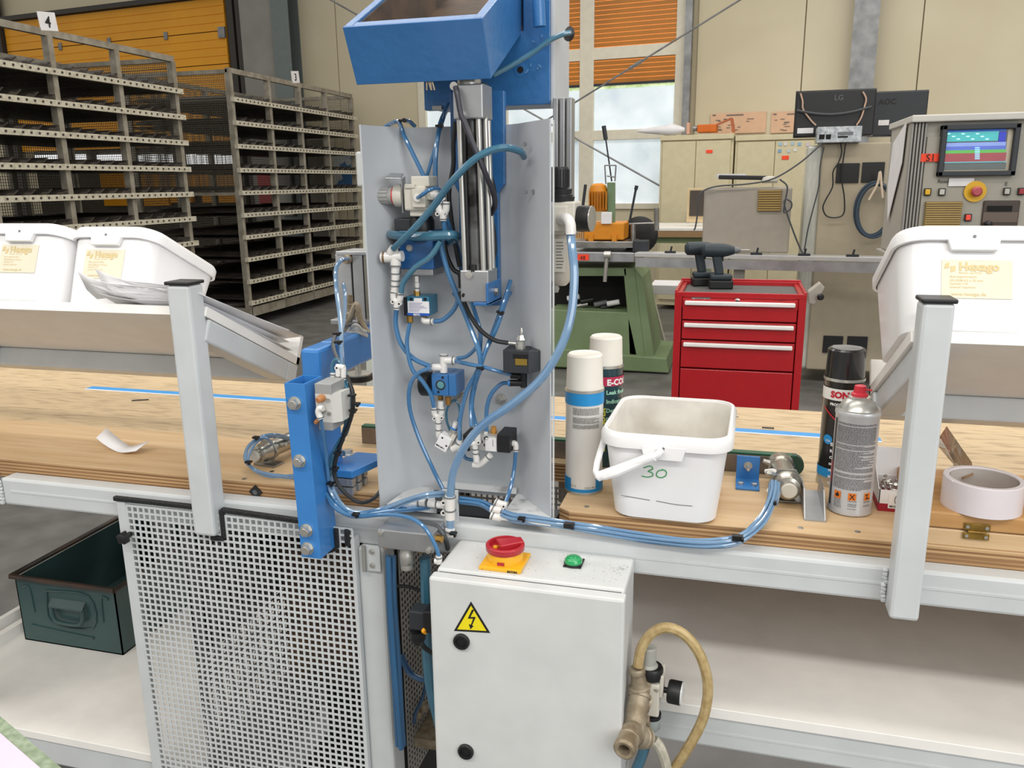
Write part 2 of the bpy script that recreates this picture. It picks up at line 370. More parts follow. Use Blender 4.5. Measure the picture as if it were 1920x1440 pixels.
# wall things seen through the rear rack --------------------------------
def wthing(name, label, cat, u0, v0, u1, v1, off, dep, m, **k):
    g = G(); wbox(g, u0, v0, u1, v1, off, dep); o = g.build(name, m, **k); return tag(o, label, cat)
wthing('fire_box', 'red box on the back wall seen through the rear rack', 'box', 484, 325, 508, 382, .3, .28, M_red, bevel=.01)
o = wthing('wall_cabinet', 'grey wall cabinet seen through the right bays of the rear rack', 'cabinet', 518, 255, 545, 405, .3, .28, M_colgrey, bevel=.01)
wthing('wall_cabinet', 'pale cabinet on the back wall right of the grey one', 'cabinet', 582, 260, 612, 470, .3, .28, mat('pale_grey', 'B5AFA0', .6), bevel=.01)
wthing('wall_sheet', 'blue and white sheet on the wall behind the rack end', 'sheet', 622, 288, 662, 350, .06, .01, mat('blue_print', '2F82C8', .6, h2='E4ECEF', scale=1.3, lo=.5, hi=.52))
# brace rods ------------------------------------------------------------
for i, (a, b) in enumerate((((1400, -8), (985, 250)), ((585, -20), (1240, 350)))):
    p, q = onW(*a, .5), onW(*b, .3); d = (q-p)
    g = G(); g.tube([p-d*.05, q+d*(.08 if i == 0 else -.004)], .011, sm=False); m_ = p+d*.46; g.cyl(m_-d*.03, m_+d*.03, .02, n=8)
    tag(g.build('brace_rod', M_galv, smooth=True), ['thin steel brace rod rising to the right across the window', 'thin steel brace rod falling to the right behind the press'][i], 'rod')
# ================================================================== WALL POSTERS AND CABINETS
M_post = mat('salmon_poster', 'D9B394', .7)
for i, (u0, v0, u1, v1) in enumerate(((1332, 211, 1436, 250), (1446, 209, 1494, 249))):
    g = G(); wbox(g, u0, v0, u1, v1, .02, .012); o = g.build('poster', M_post)
    tag(o, ['salmon poster on the wall behind the orange trestle', 'salmon poster on the wall partly behind the monitor'][i], 'poster')
    k = G()
    for j in range(14 if i == 0 else 8):
        uu = u0+6+random.random()*(u1-u0-26); vv = v0+9+random.random()*(v1-v0-14); wbox(k, uu, vv, uu+5+random.random()*9, vv+1, .026, .004)
    wbox(k, u0+30 if i == 0 else u1-18, v0+3.5, u0+62 if i == 0 else u1-2, v0+5.5, .026, .004); wbox(k, u0+4, v0+4, u0+10, v0+6, .026, .004)
    k.build('print', M_txg, o, kind='stuff')
CO = .55                                         # cabinet front distance from the wall
def office(label, u0, um, u1, tagpx, extra=False):
    s0, s1, sm = S(u0, 300, CO), S(u1, 300, CO), S(um, 300, CO); zt = ZW((u0+u1)/2, 256, CO)
    T = thing('office_cabinet', label, 'cabinet', wallpt((s0+s1)/2, 0, CO))
    g = G(); wseg(g, s0, s1, .05, zt, CO-.02, .45); g.build('body', M_cab, T, bevel=.006)
    g = G(); wseg(g, s0, s1, zt-.035, zt+.02, CO+.01, .48); g.build('top_panel', M_cab, T, bevel=.004)
    for a, b, hs in ((s0+.03, sm-.004, 1), (sm+.004, s1-.03, -1)):
        g = G(); wseg(g, a, b, .12, zt-.05, CO, .02); d = g.build('door', M_cab, T, bevel=.004)
        hx = b-.05 if hs > 0 else a+.05
        g = G(); wseg(g, hx-.012, hx+.012, 1.02, 1.16, CO+.02, .02); g.build('handle', M_galv, d)
    g = G(); wbox(g, *tagpx, CO+.006, .005); g.build('tag', M_tag, T)
    return T
c1 = office('cream two-door office cabinet right beside the window, one orange tag', 1237, 1304, 1374, (1324, 281, 1336, 287))
c2 = office('cream two-door office cabinet with stickers, half behind the monitor', 1377, 1452, 1530, (1466, 292, 1479, 299))
stc = ['9FC3DA', 'D9D7D2', 'A8C4CF', '88B4D6', 'CFC6D6', '7FA8C9', 'C5CCD2', 'E0DDD6']
for i, (u, v) in enumerate(((1463, 270), (1473, 270), (1486, 269), (1499, 270), (1515, 271), (1462, 283), (1479, 283), (1491, 281))):
    g = G(); wbox(g, u-3, v-3, u+3, v+3, CO+.006, .004); g.build('sticker', mat('sticker_%d' % i, stc[i], .6), c2)
# orange trestle and white bag on the cabinets
ztop = ZW(1300, 256, CO)
T = thing('paper_bag', 'white crumpled bag lying on the left cabinet edge', 'bag', onW(1260, 250, CO))
g = G(); P = onW(1262, 246, CO-.1)
g.lathe(P+Vector((-.42, -.02, .01)), EX, [(.005, 0), (.03, .12), (.05, .3), (.07, .42), (.045, .5), (.02, .56)], n=12)
g.build('sack', M_paper, T, smooth=True)
T = thing('orange_clamp_lamp', 'orange box with bracket arm lying on top of the left cabinet', 'lamp', onW(1325, 248, CO))
g = G(); wbox(g, 1307, 233, 1343, 248, CO-.05, .16); g.build('housing', mat('orange_box', 'D46A12', .5), T, bevel=.01)
g = G(); a, b, c = onW(1344, 234, CO-.08), onW(1372, 222, CO-.08), onW(1376, 248, CO-.08)
g.beam(a, b, .04, .02); g.beam(b, c, .05, .03); g.build('bracket_arm', mat('rust_orange', 'B4633A', .5), T)
g = G(); g.cyl(onW(1300, 241, CO-.1), onW(1307, 241, CO-.1), .03, n=8); g.build('connector', M_galv, T)
g = G(); wbox(g, 1287, 230, 1293, 252, CO-.05, .06); g.build('end_plate', mat('pink_plate', 'DBA98E', .5), T, bevel=.008)
# ================================================================== BACK BENCH (green frame table by the window) AND LAPTOP-LIKE BOARD
T = thing('wall_table', 'white topped table with green steel legs under the window', 'table', A(1255, 430, 8.2))
p, q = A(1205, 433, 8.2), A(1340, 433, 8.2)
G().box((p.x-.1, 8.2, p.z-.0), (q.x+.2, 9.2, p.z+.03)).build('top', M_mel, T, bevel=.004)
G().box((p.x-.1, 8.2, p.z-.06), (q.x+.2, 9.2, p.z-.002)).build('edge_board', mat('brown_edge', '9A7B56', .6), T)
for x in (p.x+.0, q.x): G().box((x-.1, 8.25, 0), (x-.02, 8.33, p.z-.06)).build('leg', M_green, T)
G().box((p.x-.1, 8.25, p.z-.12), (q.x+.2, 8.3, p.z-.06)).build('rail', M_green, T)
T = thing('framed_board', 'small dark board in a pale wooden frame, left of the grey terminal', 'board', A(1300, 400, 8.5))
a, b = pbox(1288, 353, 1322, 417, 8.5, .03); G().box(a, b).build('frame', mat('pale_wood_frame', 'DCC49A', .6), T, bevel=.004)
a, b = pbox(1293, 357, 1330, 405, 8.49, .02); G().box(a, b).build('panel', mat('dark_brown_board', '4A423A', .6), T)
# ================================================================== GREEN MITRE SAW
YS = 6.5
T = thing('metal_saw', 'green based metal saw with orange motor and steel table by the window', 'saw', A(1120, 690, YS))
def q4(pts, y): return [A(u, v, y) for u, v in pts]
g = G()
g.prism(q4([(1030, 502), (1175, 502), (1176, 518), (1030, 518)], YS), (0, .6, 0))
g.prism(q4([(1030, 580), (1178, 586), (1190, 640), (1200, 690), (1030, 690)], YS), (0, .6, 0))
g.prism(q4([(1168, 502), (1190, 502), (1212, 690), (1180, 690), (1176, 586)], YS), (0, .6, 0))
g.build('base', M_green, T, bevel=.008)
G().prism(q4([(1190, 502), (1204, 520), (1228, 680), (1212, 690)], YS), (0, .6, 0)).build('side_panel', M_green, T)
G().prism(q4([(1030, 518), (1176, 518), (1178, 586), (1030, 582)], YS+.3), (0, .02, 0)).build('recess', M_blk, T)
g = G(); g.prism(q4([(1030, 652), (1200, 668), (1250, 672), (1254, 700), (1030, 688)], YS-.05), (0, .75, 0)); g.build('foot', M_green, T, bevel=.01)
g = G(); g.prism(q4([(1040, 472), (1190, 474), (1190, 492), (1040, 490)], YS-.1), (0, .9, 0)); g.build('table_edge', M_alu, T, bevel=.006)
g = G(); g.prism(q4([(1075, 452), (1190, 453), (1190, 465), (1075, 465)], YS-.05), (0, .6, 0)); g.build('work_table', M_steel, T, bevel=.006)
g = G(); a, b = A(1138, 478, YS-.14), A(1134, 528, YS-.14); g.cyl(a, b, .016, n=10); g.cyl(a+Vector((-.02, 0, 0)), a+Vector((.03, 0, 0)), .03, n=10); g.build('clamp_lever', M_zinc, T, smooth=True)
a, b = pbox(1083, 477, 1104, 488, YS-.11, .005); o = G().box(a, b).build('tag', M_tag, T); text('48', .045, M_tx, o, A(1087, 487, YS-.112), (1, 0, 0), (0, 0, 1))
a, b = pbox(1095, 418, 1170, 450, YS, .35); g = G(); g.box(a, b); g.build('slide_base', M_orange, T, bevel=.01)
a, b = pbox(1103, 440, 1112, 462, YS-.02, .3); g = G(); g.box(a, b); a, b = pbox(1147, 440, 1156, 462, YS-.02, .3); g.box(a, b); g.build('bracket', M_orange, T)
g = G(); a, b = A(1122, 396, YS+.1), A(1122, 346, YS+.1); g.lathe(a, b-a, [(.07, 0), (.078, .02), (.078, .13), (.072, .17), (.06, .2), (.03, .215)], n=20); g.build('motor', M_orange, T, smooth=True)
g = G()
for i in range(7): a = A(1106+i*5.2, 393, YS+.03); g.box((a.x-.004, YS+.0, a.z), (a.x+.004, YS+.04, a.z+.14))
g.build('motor_fins', mat('orange_dark', 'B87512', .5), T)
g = G(); g.prism(q4([(1138, 342), (1152, 342), (1152, 424), (1140, 424)], YS+.05), (0, .06, 0)); g.build('column', mat('green_column', '6F8A68', .5), T, bevel=.004)
g = G(); a = A(1147, 340, YS+.05); b = A(1136, 262, YS+.05); g.cyl(a, b, .006, n=8); g.cyl(b, A(1132, 236, YS+.05), .017, n=10); g.build('long_lever', M_dark, T, smooth=True)
g = G()
for pp in ((1134, 310, 1155, 310), (1134, 310, 1136, 345), (1155, 310, 1153, 340), (1138, 330, 1153, 332)): g.cyl(A(pp[0], pp[1], YS+.03), A(pp[2], pp[3], YS+.03), .006, n=6)
g.build('guard_frame', M_galv, T)
g = G(); a, b = A(1180, 418, YS), A(1192, 356, YS); g.cyl(a, b, .009, n=8); g.cyl(b, A(1194, 348, YS), .014, n=8); g.build('hand_lever', M_dark, T, smooth=True)
g = G(); a, b = A(1093, 385, YS), A(1098, 346, YS); g.cyl(a, b, .012, n=8); g.build('lock_lever', M_dark, T, smooth=True)
g = G(); a = A(1200, 440, YS+.35); g.lathe(a, (0, -1, 0), [(.14, 0), (.15, .02), (.15, .05), (.1, .07)], n=28); g.build('blade_guard', M_black, T, smooth=True)
g = G(); a, b = A(1187, 455, YS+.05), A(1187, 420, YS+.05); g.cyl(a, b, .02, n=10); g.cyl(A(1180, 420, YS+.05), A(1235, 418, YS+.05), .008, n=8); g.cyl(A(1231, 390, YS+.05), A(1231, 432, YS+.05), .02, n=8); g.build('stop_arm', M_steel, T, smooth=True)
g = G(); a, b = pbox(1127, 398, 1146, 420, YS-.02, .05); g.box(a, b); g.build('switch_plate', M_paper, T, bevel=.004)
g = G(); a = A(1202, 462, YS-.05); g.obox(a, (.12, .1, .1)); g.build('drive_box', M_dark, T, bevel=.01)
for i, (u, v, m_) in enumerate(((1075, 560, M_paper), (1100, 566, M_black), (1125, 572, M_ring), (1150, 570, M_paper), (1090, 575, M_steel), (1137, 578, M_black))):
    p = A(u, v, YS+.15); g = G(); g.cyl(p-Vector((.05, 0, 0)), p+Vector((.05, .02*(i % 3), .02)), .022, n=10); tag(g.build('machine_offcut', m_, smooth=True), ('white', 'black', 'grey', 'second white', 'bare steel', 'second black')[i]+' round offcut lying in the recess of the green saw base', 'offcut')
g = G(); a, b = A(1078, 446, YS+.4), A(1102, 424, YS+.4)
for k in range(7): g.box((a.x+(b.x-a.x)*k/6-.003, YS+.4, a.z), (a.x+(b.x-a.x)*k/6+.003, YS+.406, b.z)); g.box((a.x, YS+.4, a.z+(b.z-a.z)*k/6-.003), (b.x, YS+.406, a.z+(b.z-a.z)*k/6+.003))
tag(g.build('orange_basket', M_orange, kind=None), 'orange mesh basket standing behind the saw table left of the motor', 'basket')
# brush and white rag thing: stack under the table
T = tag(G().box(*pbox(1219, 535, 1275, 552, 7.42, .4)).build('carton', M_paper, bevel=.004), 'flat white carton on the floor frame right of the green saw', 'carton')
T = tag(G().beam(A(1204, 480, 7.35), A(1246, 648, 7.3), .03, .03).build('support_strut', mat('pale_strut', 'B8B6A4', .5)), 'pale slanted strut running down right of the green saw base', 'strut')
# ================================================================== LONG ROLLER RAIL
rz = A(1190, 474, 6.45).z
p0 = Vector((A(1187, 480, 6.35).x+.03, 6.35, rz)); p1 = Vector((2.3, 6.35-.12*3.0, rz))
T = thing('stop_rail_bench', 'long pale aluminium stop rail bench running right from the saw', 'bench', p0)
g = G(); g.beam(p0, p1, .16, .03); g.build('top_plate', mat('rail_top', 'C8C8C6', .4, .3), T, bevel=.003)
g = G(); g.beam(p0-Vector((0, .075, .055)), p1-Vector((0, .075, .055)), .02, .07); g.build('face', M_alu, T)
for f in (.25, .95):
    c = p0.lerp(p1, f); G().box((c.x-.04, c.y-.03, 0), (c.x+.04, c.y+.05, rz-.05)).build('leg', M_colgrey, T)
for u in (1255, 1418, 1507, 1596):
    c = onZ(u, 478, rz+.02); c = p0.lerp(p1, min(.99, max(0, (A(u, 478, 6.2).x-p0.x)/(p1.x-p0.x)))); c.z = rz+.015
    g = G(); g.box((c.x-.04, c.y-.06, c.z), (c.x+.04, c.y-.02, c.z+.015)); g.cyl((c.x, c.y-.04, c.z), (c.x+.01, c.y-.04, c.z+.05), .008, n=6); g.build('stop_clamp', M_dark, T)
# grey terminal box on the rail
YT = 6.3
T = thing('grey_terminal', 'large grey terminal housing with a tan vent, standing on the rail bench', 'terminal', A(1398, 478, YT))
a, b = pbox(1318, 352, 1482, 476, YT, .5); G().box((a[0], a[1], rz+.02), (b[0], b[1], b[2])).build('housing', mat('warm_grey', 'A69F93', .5), T, bevel=.012)
a, b = pbox(1421, 356, 1465, 396, YT-.012, .012); v = G(); v.box(a, b)
vo = v.build('vent', mat('tan_vent', '8B7440', .5), T)
for i in range(9):
    zz = a[2]+(b[2]-a[2])*(i+.3)/9; G().box((a[0]+.004, YT-.02, zz), (b[0]-.004, YT-.01, zz+(b[2]-a[2])/9*.45)).build('vent_slat', mat('tan_slat', 'B59A5C', .5), vo)
hx = b[2]
T = tag(G().obox(A(1396, 333, YT+.12), (.37, .18, .03), rotm(0, .03, .05)).build('keyboard', M_black, bevel=.006), 'flat black keyboard lying on top of the grey terminal', 'keyboard')
T = tag(G().obox(A(1370, 330, YT+.2), (.2, .16, .03), rotm(0, 0, .1)).build('paper_stack', M_paper), 'white papers lying on the grey terminal behind the keyboard', 'paper')
g = G(); c = A(1443, 338, YT+.05); g.lathe(c-Vector((0, 0, .02)), (0, 0, 1), [(.05, 0), (.06, .015), (.05, .04), (.02, .05)], n=16); tag(g.build('computer_mouse', M_beige, smooth=True), 'beige mouse on the right end of the black keyboard', 'mouse')
def cable(name, label, pts, r, m, cat='cable', n=7, extra=None):
    g = G(); g.tube(pts, r, n=n)
    o = g.build(name, m, smooth=True); return tag(o, label, cat)
cable('power_cable', 'thin grey cable from the keyboard over the terminal edge down its left side', [A(*p, YT-.03) for p in ((1540, 270), (1500, 305), (1450, 335), (1400, 345), (1340, 350), (1312, 365), (1308, 400), (1304, 425), (1301, 432))], .006, M_ghose)
g = G(); g.tube([A(*p, YT-.05) for p in ((1462, 336), (1476, 350), (1472, 378), (1470, 398), (1482, 392), (1484, 380), (1474, 374), (1471, 385), (1486, 430), (1500, 465), (1507, 477))], .006, 7)
tag(g.build('power_cable', M_ghose, smooth=True), 'grey cable with a small loop hanging right of the grey terminal', 'cable')
# ================================================================== BEIGE CONTROL CABINET WITH MONITORS
YP = 6.42
T = thing('control_cabinet', 'large beige control cabinet panel with two black covers and coiled hose', 'cabinet', A(1600, 700, YP))
xa, xb = A(1535, 380, YP).x, A(1700, 380, YP).x; zt_ = A(1600, 268, YP).z
rz2 = zt_
G().box((xa, YP, .1), (xb+.5, YP+.7, zt_)).build('body', mat('beige_panel', 'B3A891', .55), T, bevel=.01)
G().box((xa-.10, YP+.02, .1), (xa+.01, YP+.25, zt_-.01)).build('corner_post', mat('wrapped_white', 'CFCFC4', .3, h2='BABDB4', scale=14, stretch=(3, 3, .5), coat=.4), T, bevel=.02)
for u0, v0, u1, v1 in ((1568, 306, 1611, 343), (1616, 304, 1658, 342), (1543, 630, 1580, 662), (1588, 631, 1626, 664)):
    G().box(*pbox(u0, v0, u1, v1, YP-.012, .012)).build('cover_plate', M_black, T, bevel=.002)
for i, (u0, v0, u1, v1, y, lab, m, txt, ts, tu, tv) in enumerate(((1492, 165, 1640, 259, 6.5, 'black monitor seen from behind, wrapped in thin cables, left of the pair', M_black, 'LG', .05, 1564, 188), (1632, 167, 1738, 258, 6.78, 'dark grey monitor seen from behind, right of the pair', M_dark, 'AOC', .055, 1647, 196))):
    T2 = thing('monitor', lab, 'monitor', A((u0+u1)/2, v1, y))
    a, b = pbox(u0, v0+4, u1, v1-4, y, .035); G().box(a, b).build('back_shell', m, T2, bevel=.008)
    G().box((a[0]-.006, y+.03, a[2]-.006), (b[0]+.006, y+.05, b[2]+.006)).build('bezel', mat('gloss_black', '101013', .15, coat=.5), T2, bevel=.003)
    cx = (a[0]+b[0])/2; g = G(); g.obox((cx, y+.0, a[2]-.03), (.07, .03, .05)); g.build('stand_neck', M_black, T2)
    g = G(); g.lathe((cx, y+.10, zt_+.001), (0, 0, 1), [(.09, 0), (.09, .008), (.05, .015)], n=24); g.build('stand_foot', M_black, T2, smooth=True)
    text(txt, ts, mat('dim_print', '5A5C60', .5) if i == 0 else M_tx, T2, A(tu, tv, y-.003), (1, 0, 0), (0, 0, 1), bold=.001)
    G().box(*pbox(1495+i*170-(i*18), 240-i*15, 1525+i*150-(i*8), 250-i*15, y-.004, .003)).build('sticker', M_paper, T2)
cable('twisted_cable', 'pale curly cable hanging down the left of the black monitor', [A(*p, 6.47) for p in ((1501, 175), (1505, 190), (1506, 205), (1520, 225), (1530, 235))], .006, mat('pale_pink_cable', 'C9A992', .5))
cable('twisted_cable', 'pale curly cable hanging down the right of the black monitor', [A(*p, 6.47) for p in ((1618, 172), (1624, 185), (1621, 200), (1615, 220), (1606, 235))], .006, mat('pale_pink_cable', 'C9A992', .5))
cable('monitor_cable', 'thick grey cable sagging across the back of the black monitor', [A(*p, 6.465) for p in ((1494, 207), (1530, 213), (1565, 214), (1600, 209), (1634, 200))], .009, M_ghose)
T = thing('mini_computer', 'silver computer case with ports lying below the black monitor', 'computer', A(1575, 268, 6.4))
a, b = pbox(1532, 237, 1616, 270, 6.33, .14); a = (a[0], a[1], zt_+.002)
G().box(a, b).build('case', mat('case_silver', 'C2C6C8', .35, .4, h2='8E9498', scale=30), T, bevel=.004)
for u0, v0, u1, v1, m in ((1571, 247, 1600, 253, M_ring), (1536, 252, 1546, 261, M_blk), (1549, 252, 1558, 261, M_blk), (1571, 255, 1590, 258, M_blk)):
    G().box(*pbox(u0, v0, u1, v1, 6.325, .006)).build('port', m, T)
cable('display_cable', 'black display cable looping down from the silver computer over the beige panel', [A(*p, 6.38) for p in ((1575, 262), (1578, 285), (1572, 305), (1562, 322), (1561, 350), (1548, 375), (1543, 390), (1550, 405), (1568, 408), (1582, 400), (1583, 370), (1578, 330), (1584, 280), (1586, 268))], .005, M_bhose)
cable('display_cable', 'grey cable running down the wrapped corner of the beige cabinet', [A(*p, 6.39) for p in ((1545, 275), (1538, 310), (1535, 350), (1525, 390), (1515, 430), (1508, 470))], .005, M_ghose)
g = G(); c = A(1636, 392, YP-.05)
for k, (rx, rz_) in enumerate(((.115, .18), (.125, .19), (.105, .175), (.12, .185))):
    g.tube([c+Vector((math.cos(t)*rx+.004*k, -.012*k, math.sin(t)*rz_-.004*k)) for t in [i*2*PI/20 for i in range(21)]], .0085, 7, 2)
tag(g.build('coiled_hose', mat('dark_blue_hose', '3E4E5E', .35), smooth=True), 'dark blue hose coiled on the beige control cabinet', 'hose')
cable('hanging_tie', 'pale tape tie holding up the coiled hose', [A(*p, YP-.11) for p in ((1629, 375), (1645, 345), (1650, 322), (1653, 350), (1655, 371))], .008, mat('pale_tape', 'D9C7B0', .6))
# ================================================================== S1 OPERATOR TERMINAL
YC = 4.1
x0 = A(1702, 330, YC).x; x1 = x0+.86; zt_ = A(1800, 214, YC).z; zb_ = zt_-.62
T = thing('operator_terminal', 'grey operator terminal with screen, tag S1 and red stop button', 'terminal', (x0+.4, YC, 0))
M_tg = mat('terminal_grey', 'B3AFA4', .5); M_tg2 = mat('terminal_front', 'A9A598', .5)
G().box((x0, YC+.02, zb_), (x1, YC+.55, zt_-.01)).build('housing', M_tg, T, bevel=.01)
G().box((x0-.01, YC-.03, zt_-.03), (x1, YC+.57, zt_)).build('top_cover', mat('terminal_top', 'CFCDC5', .5), T, bevel=.005)
g = G()
for i in range(5): g.box((x0-.004+i*.0135, YC-.005, zb_), (x0+.006+i*.0135, YC+.03, zt_-.03))
g.build('corner_profile', mat('profile_grey', '9A9793', .4, .3), T, bevel=.004)
G().box((x0+.064, YC+.005, zb_), (x1, YC+.03, zt_-.09)).build('front_panel', M_tg2, T, bevel=.003)
G().box((x0+.3, YC+.1, 0), (x0+.42, YC+.25, zb_)).build('pedestal', M_tg, T)
G().box((x0-.02, YC+.6-.62, zb_-.012), (x1, YC+.56, zb_)).build('bottom_lip', M_tg, T)
bz = G(); a, b = pbox(1762, 233, 1908, 330, YC-.015, .04)
for (c, d) in (((a[0], a[2]), (a[0]+.022, b[2])), ((b[0]-.022, a[2]), (b[0], b[2])), ((a[0], a[2]), (b[0], a[2]+.022)), ((a[0], b[2]-.022), (b[0], b[2]))): bz.box((c[0], YC-.03, c[1]), (d[0], YC+.02, d[1]))
bz.build('screen_bezel', M_dark, T, bevel=.004)
G().box((a[0]+.02, YC-.004, a[2]+.02), (b[0]-.02, YC+.01, b[2]-.02)).build('screen_surround', mat('screen_cream', 'CFC6AE', .4), T)
def scr(u0, v0, u1, v1, h, e=.55, yy=-.008):
    p, q = pbox(u0, v0, u1, v1, YC+yy, .003); G().box(p, q).build('screen_area', mat('scr_'+h, h, .4, emit=e), SC)
SC = G().box(*pbox(1771, 242, 1886, 318, YC-.006, .004)).build('screen', mat('scr_base', '39403F', .3, emit=.35), T)
for q in ((1771, 242, 1886, 247, '1D4A9A'), (1771, 247, 1872, 265, '3FA3A6'), (1873, 247, 1886, 266, '1E2FA8'), (1771, 267, 1886, 274, '7A8FC8'), (1771, 274, 1886, 281, '4E62B4'), (1771, 281, 1886, 287, '55A04A'), (1771, 287, 1886, 303, '8A3F45'), (1771, 303, 1886, 305, '58A0A8'), (1771, 306, 1886, 318, '4F5654')): scr(*q)
for i in range(7): scr(1828, 276+i*3.4, 1837, 278+i*3.4, '8FC5F0', .7, -.011)
for i in range(9): scr(1776+i*9, 250+(i % 3)*5, 1782+i*9, 251.5+(i % 3)*5, 'CFEFEF', .7, -.011)
tg = G().box(*pbox(1727, 288, 1761, 303, YC-.006, .004)).build('tag', M_tag, T); text('S1', .042, M_tx, tg, A(1735, 302, YC-.009), (1, 0, 0), (0, 0, 1))
G().box(*pbox(1779, 334, 1826, 349, YC-.004, .003)).build('note', M_paper, T)
for u, v, h in ((1740, 360, 'E3B014'), (1767, 360, 'C9C6BC'), (1889, 359, 'BDBBB0'), (1916, 359, 'A0202A'), (1816, 408, 'FF5138')):
    bo = G().box(*pbox(u-6.5, v-7, u+6.5, v+7, YC-.01, .02)).build('button_frame', M_dark, T, bevel=.003)
    G().box(*pbox(u-4.5, v-5, u+4.5, v+5, YC-.02, .012)).build('button', mat('btn_'+h, h, .4), bo, bevel=.002)
for u, v, s_ in ((1758, 343, 'Reset'), (1884, 348, 'E')): text(s_, .022, M_tx, T, A(u, v, YC-.001), (1, 0, 0), (0, 0, 1))
g = G(); c = A(1828, 359, YC); g.lathe(c, (0, -1, 0), [(.045, 0), (.045, .006)], n=28); st = g.build('stop_plate', mat('stop_yellow', 'E6B415', .45), T, smooth=True)
g = G(); g.lathe(c, (0, -1, 0), [(.012, 0), (.012, .02), (.022, .025), (.022, .035), (.015, .042)], n=20); g.build('stop_button', mat('mushroom_red', 'B0464E', .4), st, smooth=True)
a, b = pbox(1733, 378, 1802, 437, YC-.01, .012); vo = G().box(a, b).build('vent', mat('tan_vent', '8B7440', .5), T)
for i in range(14):
    zz = a[2]+(b[2]-a[2])*(i+.2)/14; G().box((a[0]+.003, YC-.018, zz), (b[0]-.003, YC-.009, zz+(b[2]-a[2])/14*.5)).build('vent_slat', mat('tan_slat', 'B59A5C', .5), vo)
a, b = pbox(1841, 376, 1910, 441, YC-.006, .01); dr = G().box(a, b).build('drive_bay', mat('dark_bay', '453A33', .5), T, bevel=.006)
G().box(*pbox(1852, 386, 1898, 396, YC-.012, .008)).build('slot', M_blk, dr)
G().box(*pbox(1843, 398, 1908, 417, YC-.01, .006)).build('drive_face', mat('bay_brown', '6A5A50', .5), dr)
G().box(*pbox(1862, 423, 1872, 430, YC-.012, .006)).build('drive_tag', M_red, dr)
g = G(); c = A(1852, 420, YC-.01); g.lathe(c, (0, -1, 0), [(.014, 0), (.014, .02), (.005, .03)], n=14); g.build('key_knob', M_black, dr, smooth=True)
P4 = [(x0-.008, YC+.08+.32, zt_-.1), (x0-.008, YC+.1, zt_-.02), (x0-.008, YC+.12, zt_-.2), (x0-.008, YC+.35, zt_-.47), (x0-.008, YC+.44, zt_-.3)]
tag(G().prism(P4, (-.003, 0, 0)).build('hanging_paper', M_paper), 'white sheets hanging on the left side of the operator terminal', 'paper')
# ================================================================== RED TOOL CABINET
YR = 4.05
x0 = A(1265, 560, YR).x; x1 = A(1513, 560, YR).x; zt_ = A(1385, 551, YR).z-.0
T = thing('tool_cabinet', 'red tool cabinet with white drawer handles and grey rubber top', 'cabinet', ((x0+x1)/2, YR, 0))
DP = .46
g = G(); t_ = .02
g.box((x0, YR, .08), (x0+.035, YR+DP, zt_)); g.box((x1-.035, YR, .08), (x1, YR+DP, zt_)); g.box((x0, YR+DP-.02, .08), (x1, YR+DP, zt_+.01)); g.box((x0+.035, YR+.005, zt_-.075), (x1-.035, YR+.02, zt_-.008)); g.box((x0, YR, .08), (x1, YR+DP, .12)); g.box((x0+.03, YR+.05, .1), (x1-.03, YR+.07, zt_-.05))
g.build('body', M_red, T, bevel=.004)
for q_ in (x0+.08, x1-.08):
    for w_ in (YR+.06, YR+DP-.06): g = G(); g.cyl((q_-.015, w_, .04), (q_+.015, w_, .04), .04, n=16); g.build('caster', M_black, T, smooth=True)
G().box((x0+.02, YR+.01, zt_-.03), (x1-.02, YR+DP-.02, zt_-.012)).build('rubber_top', mat('rubber_grey', '5F5E5C', .7), T)
g = G(); g.box((x0, YR, zt_-.01), (x0+.014, YR+DP, zt_+.012)); g.box((x1-.014, YR, zt_-.01), (x1, YR+DP, zt_+.012)); g.box((x0, YR+DP-.014, zt_), (x1, YR+DP, zt_+.02)); g.box((x0, YR-.001, zt_-.02), (x1, YR+.012, zt_+.004))
g.build('top_rim', M_red, T, bevel=.003)
zc = [A(1380, v, YR).z for v in (561, 603, 640, 694, 790)]; zc.append(.14)
for i in range(len(zc)-1):
    G().box((x0+.04, YR-.004, zc[i+1]+.005), (x1-.04, YR+.02, zc[i]-.003)).build('drawer', M_red, T, bevel=.003)
    d = T.children[-1] if False else None
for o in [o for o in T.children if o.name.startswith('drawer')]:
    zmax = max((v.co.z for v in o.data.vertices))+0
    zmin = min((v.co.z for v in o.data.vertices))
    if zmax < zc[3]: continue
    G().box((x0+.05, YR-.028, zmax-.028), (x1-.05, YR-.004, zmax-.008)).build('handle', mat('handle_white', 'F3F1EE', .4), o, bevel=.005)
g = G(); c = A(1383, 555, YR); c.y = YR+.004; c.z = zt_-.036; g.lathe(c, (0, -1, 0), [(.014, 0), (.014, .006), (.008, .008)], n=16); g.build('lock', M_zinc, T, smooth=True)
pl = G().box((x0+.08, YR-.001, zt_-.045), (x0+.17, YR+.006, zt_-.022)).build('badge', M_ring, T); text('Kennedy', .019, M_txw, pl, (x0+.085, YR-.003, zt_-.039), (1, 0, 0), (0, 0, 1))
text('BETRA', .028, M_tx, T, (x1-.15, YR+.002, zt_-.047), (1, 0, 0), (0, 0, 1), bold=.0012)
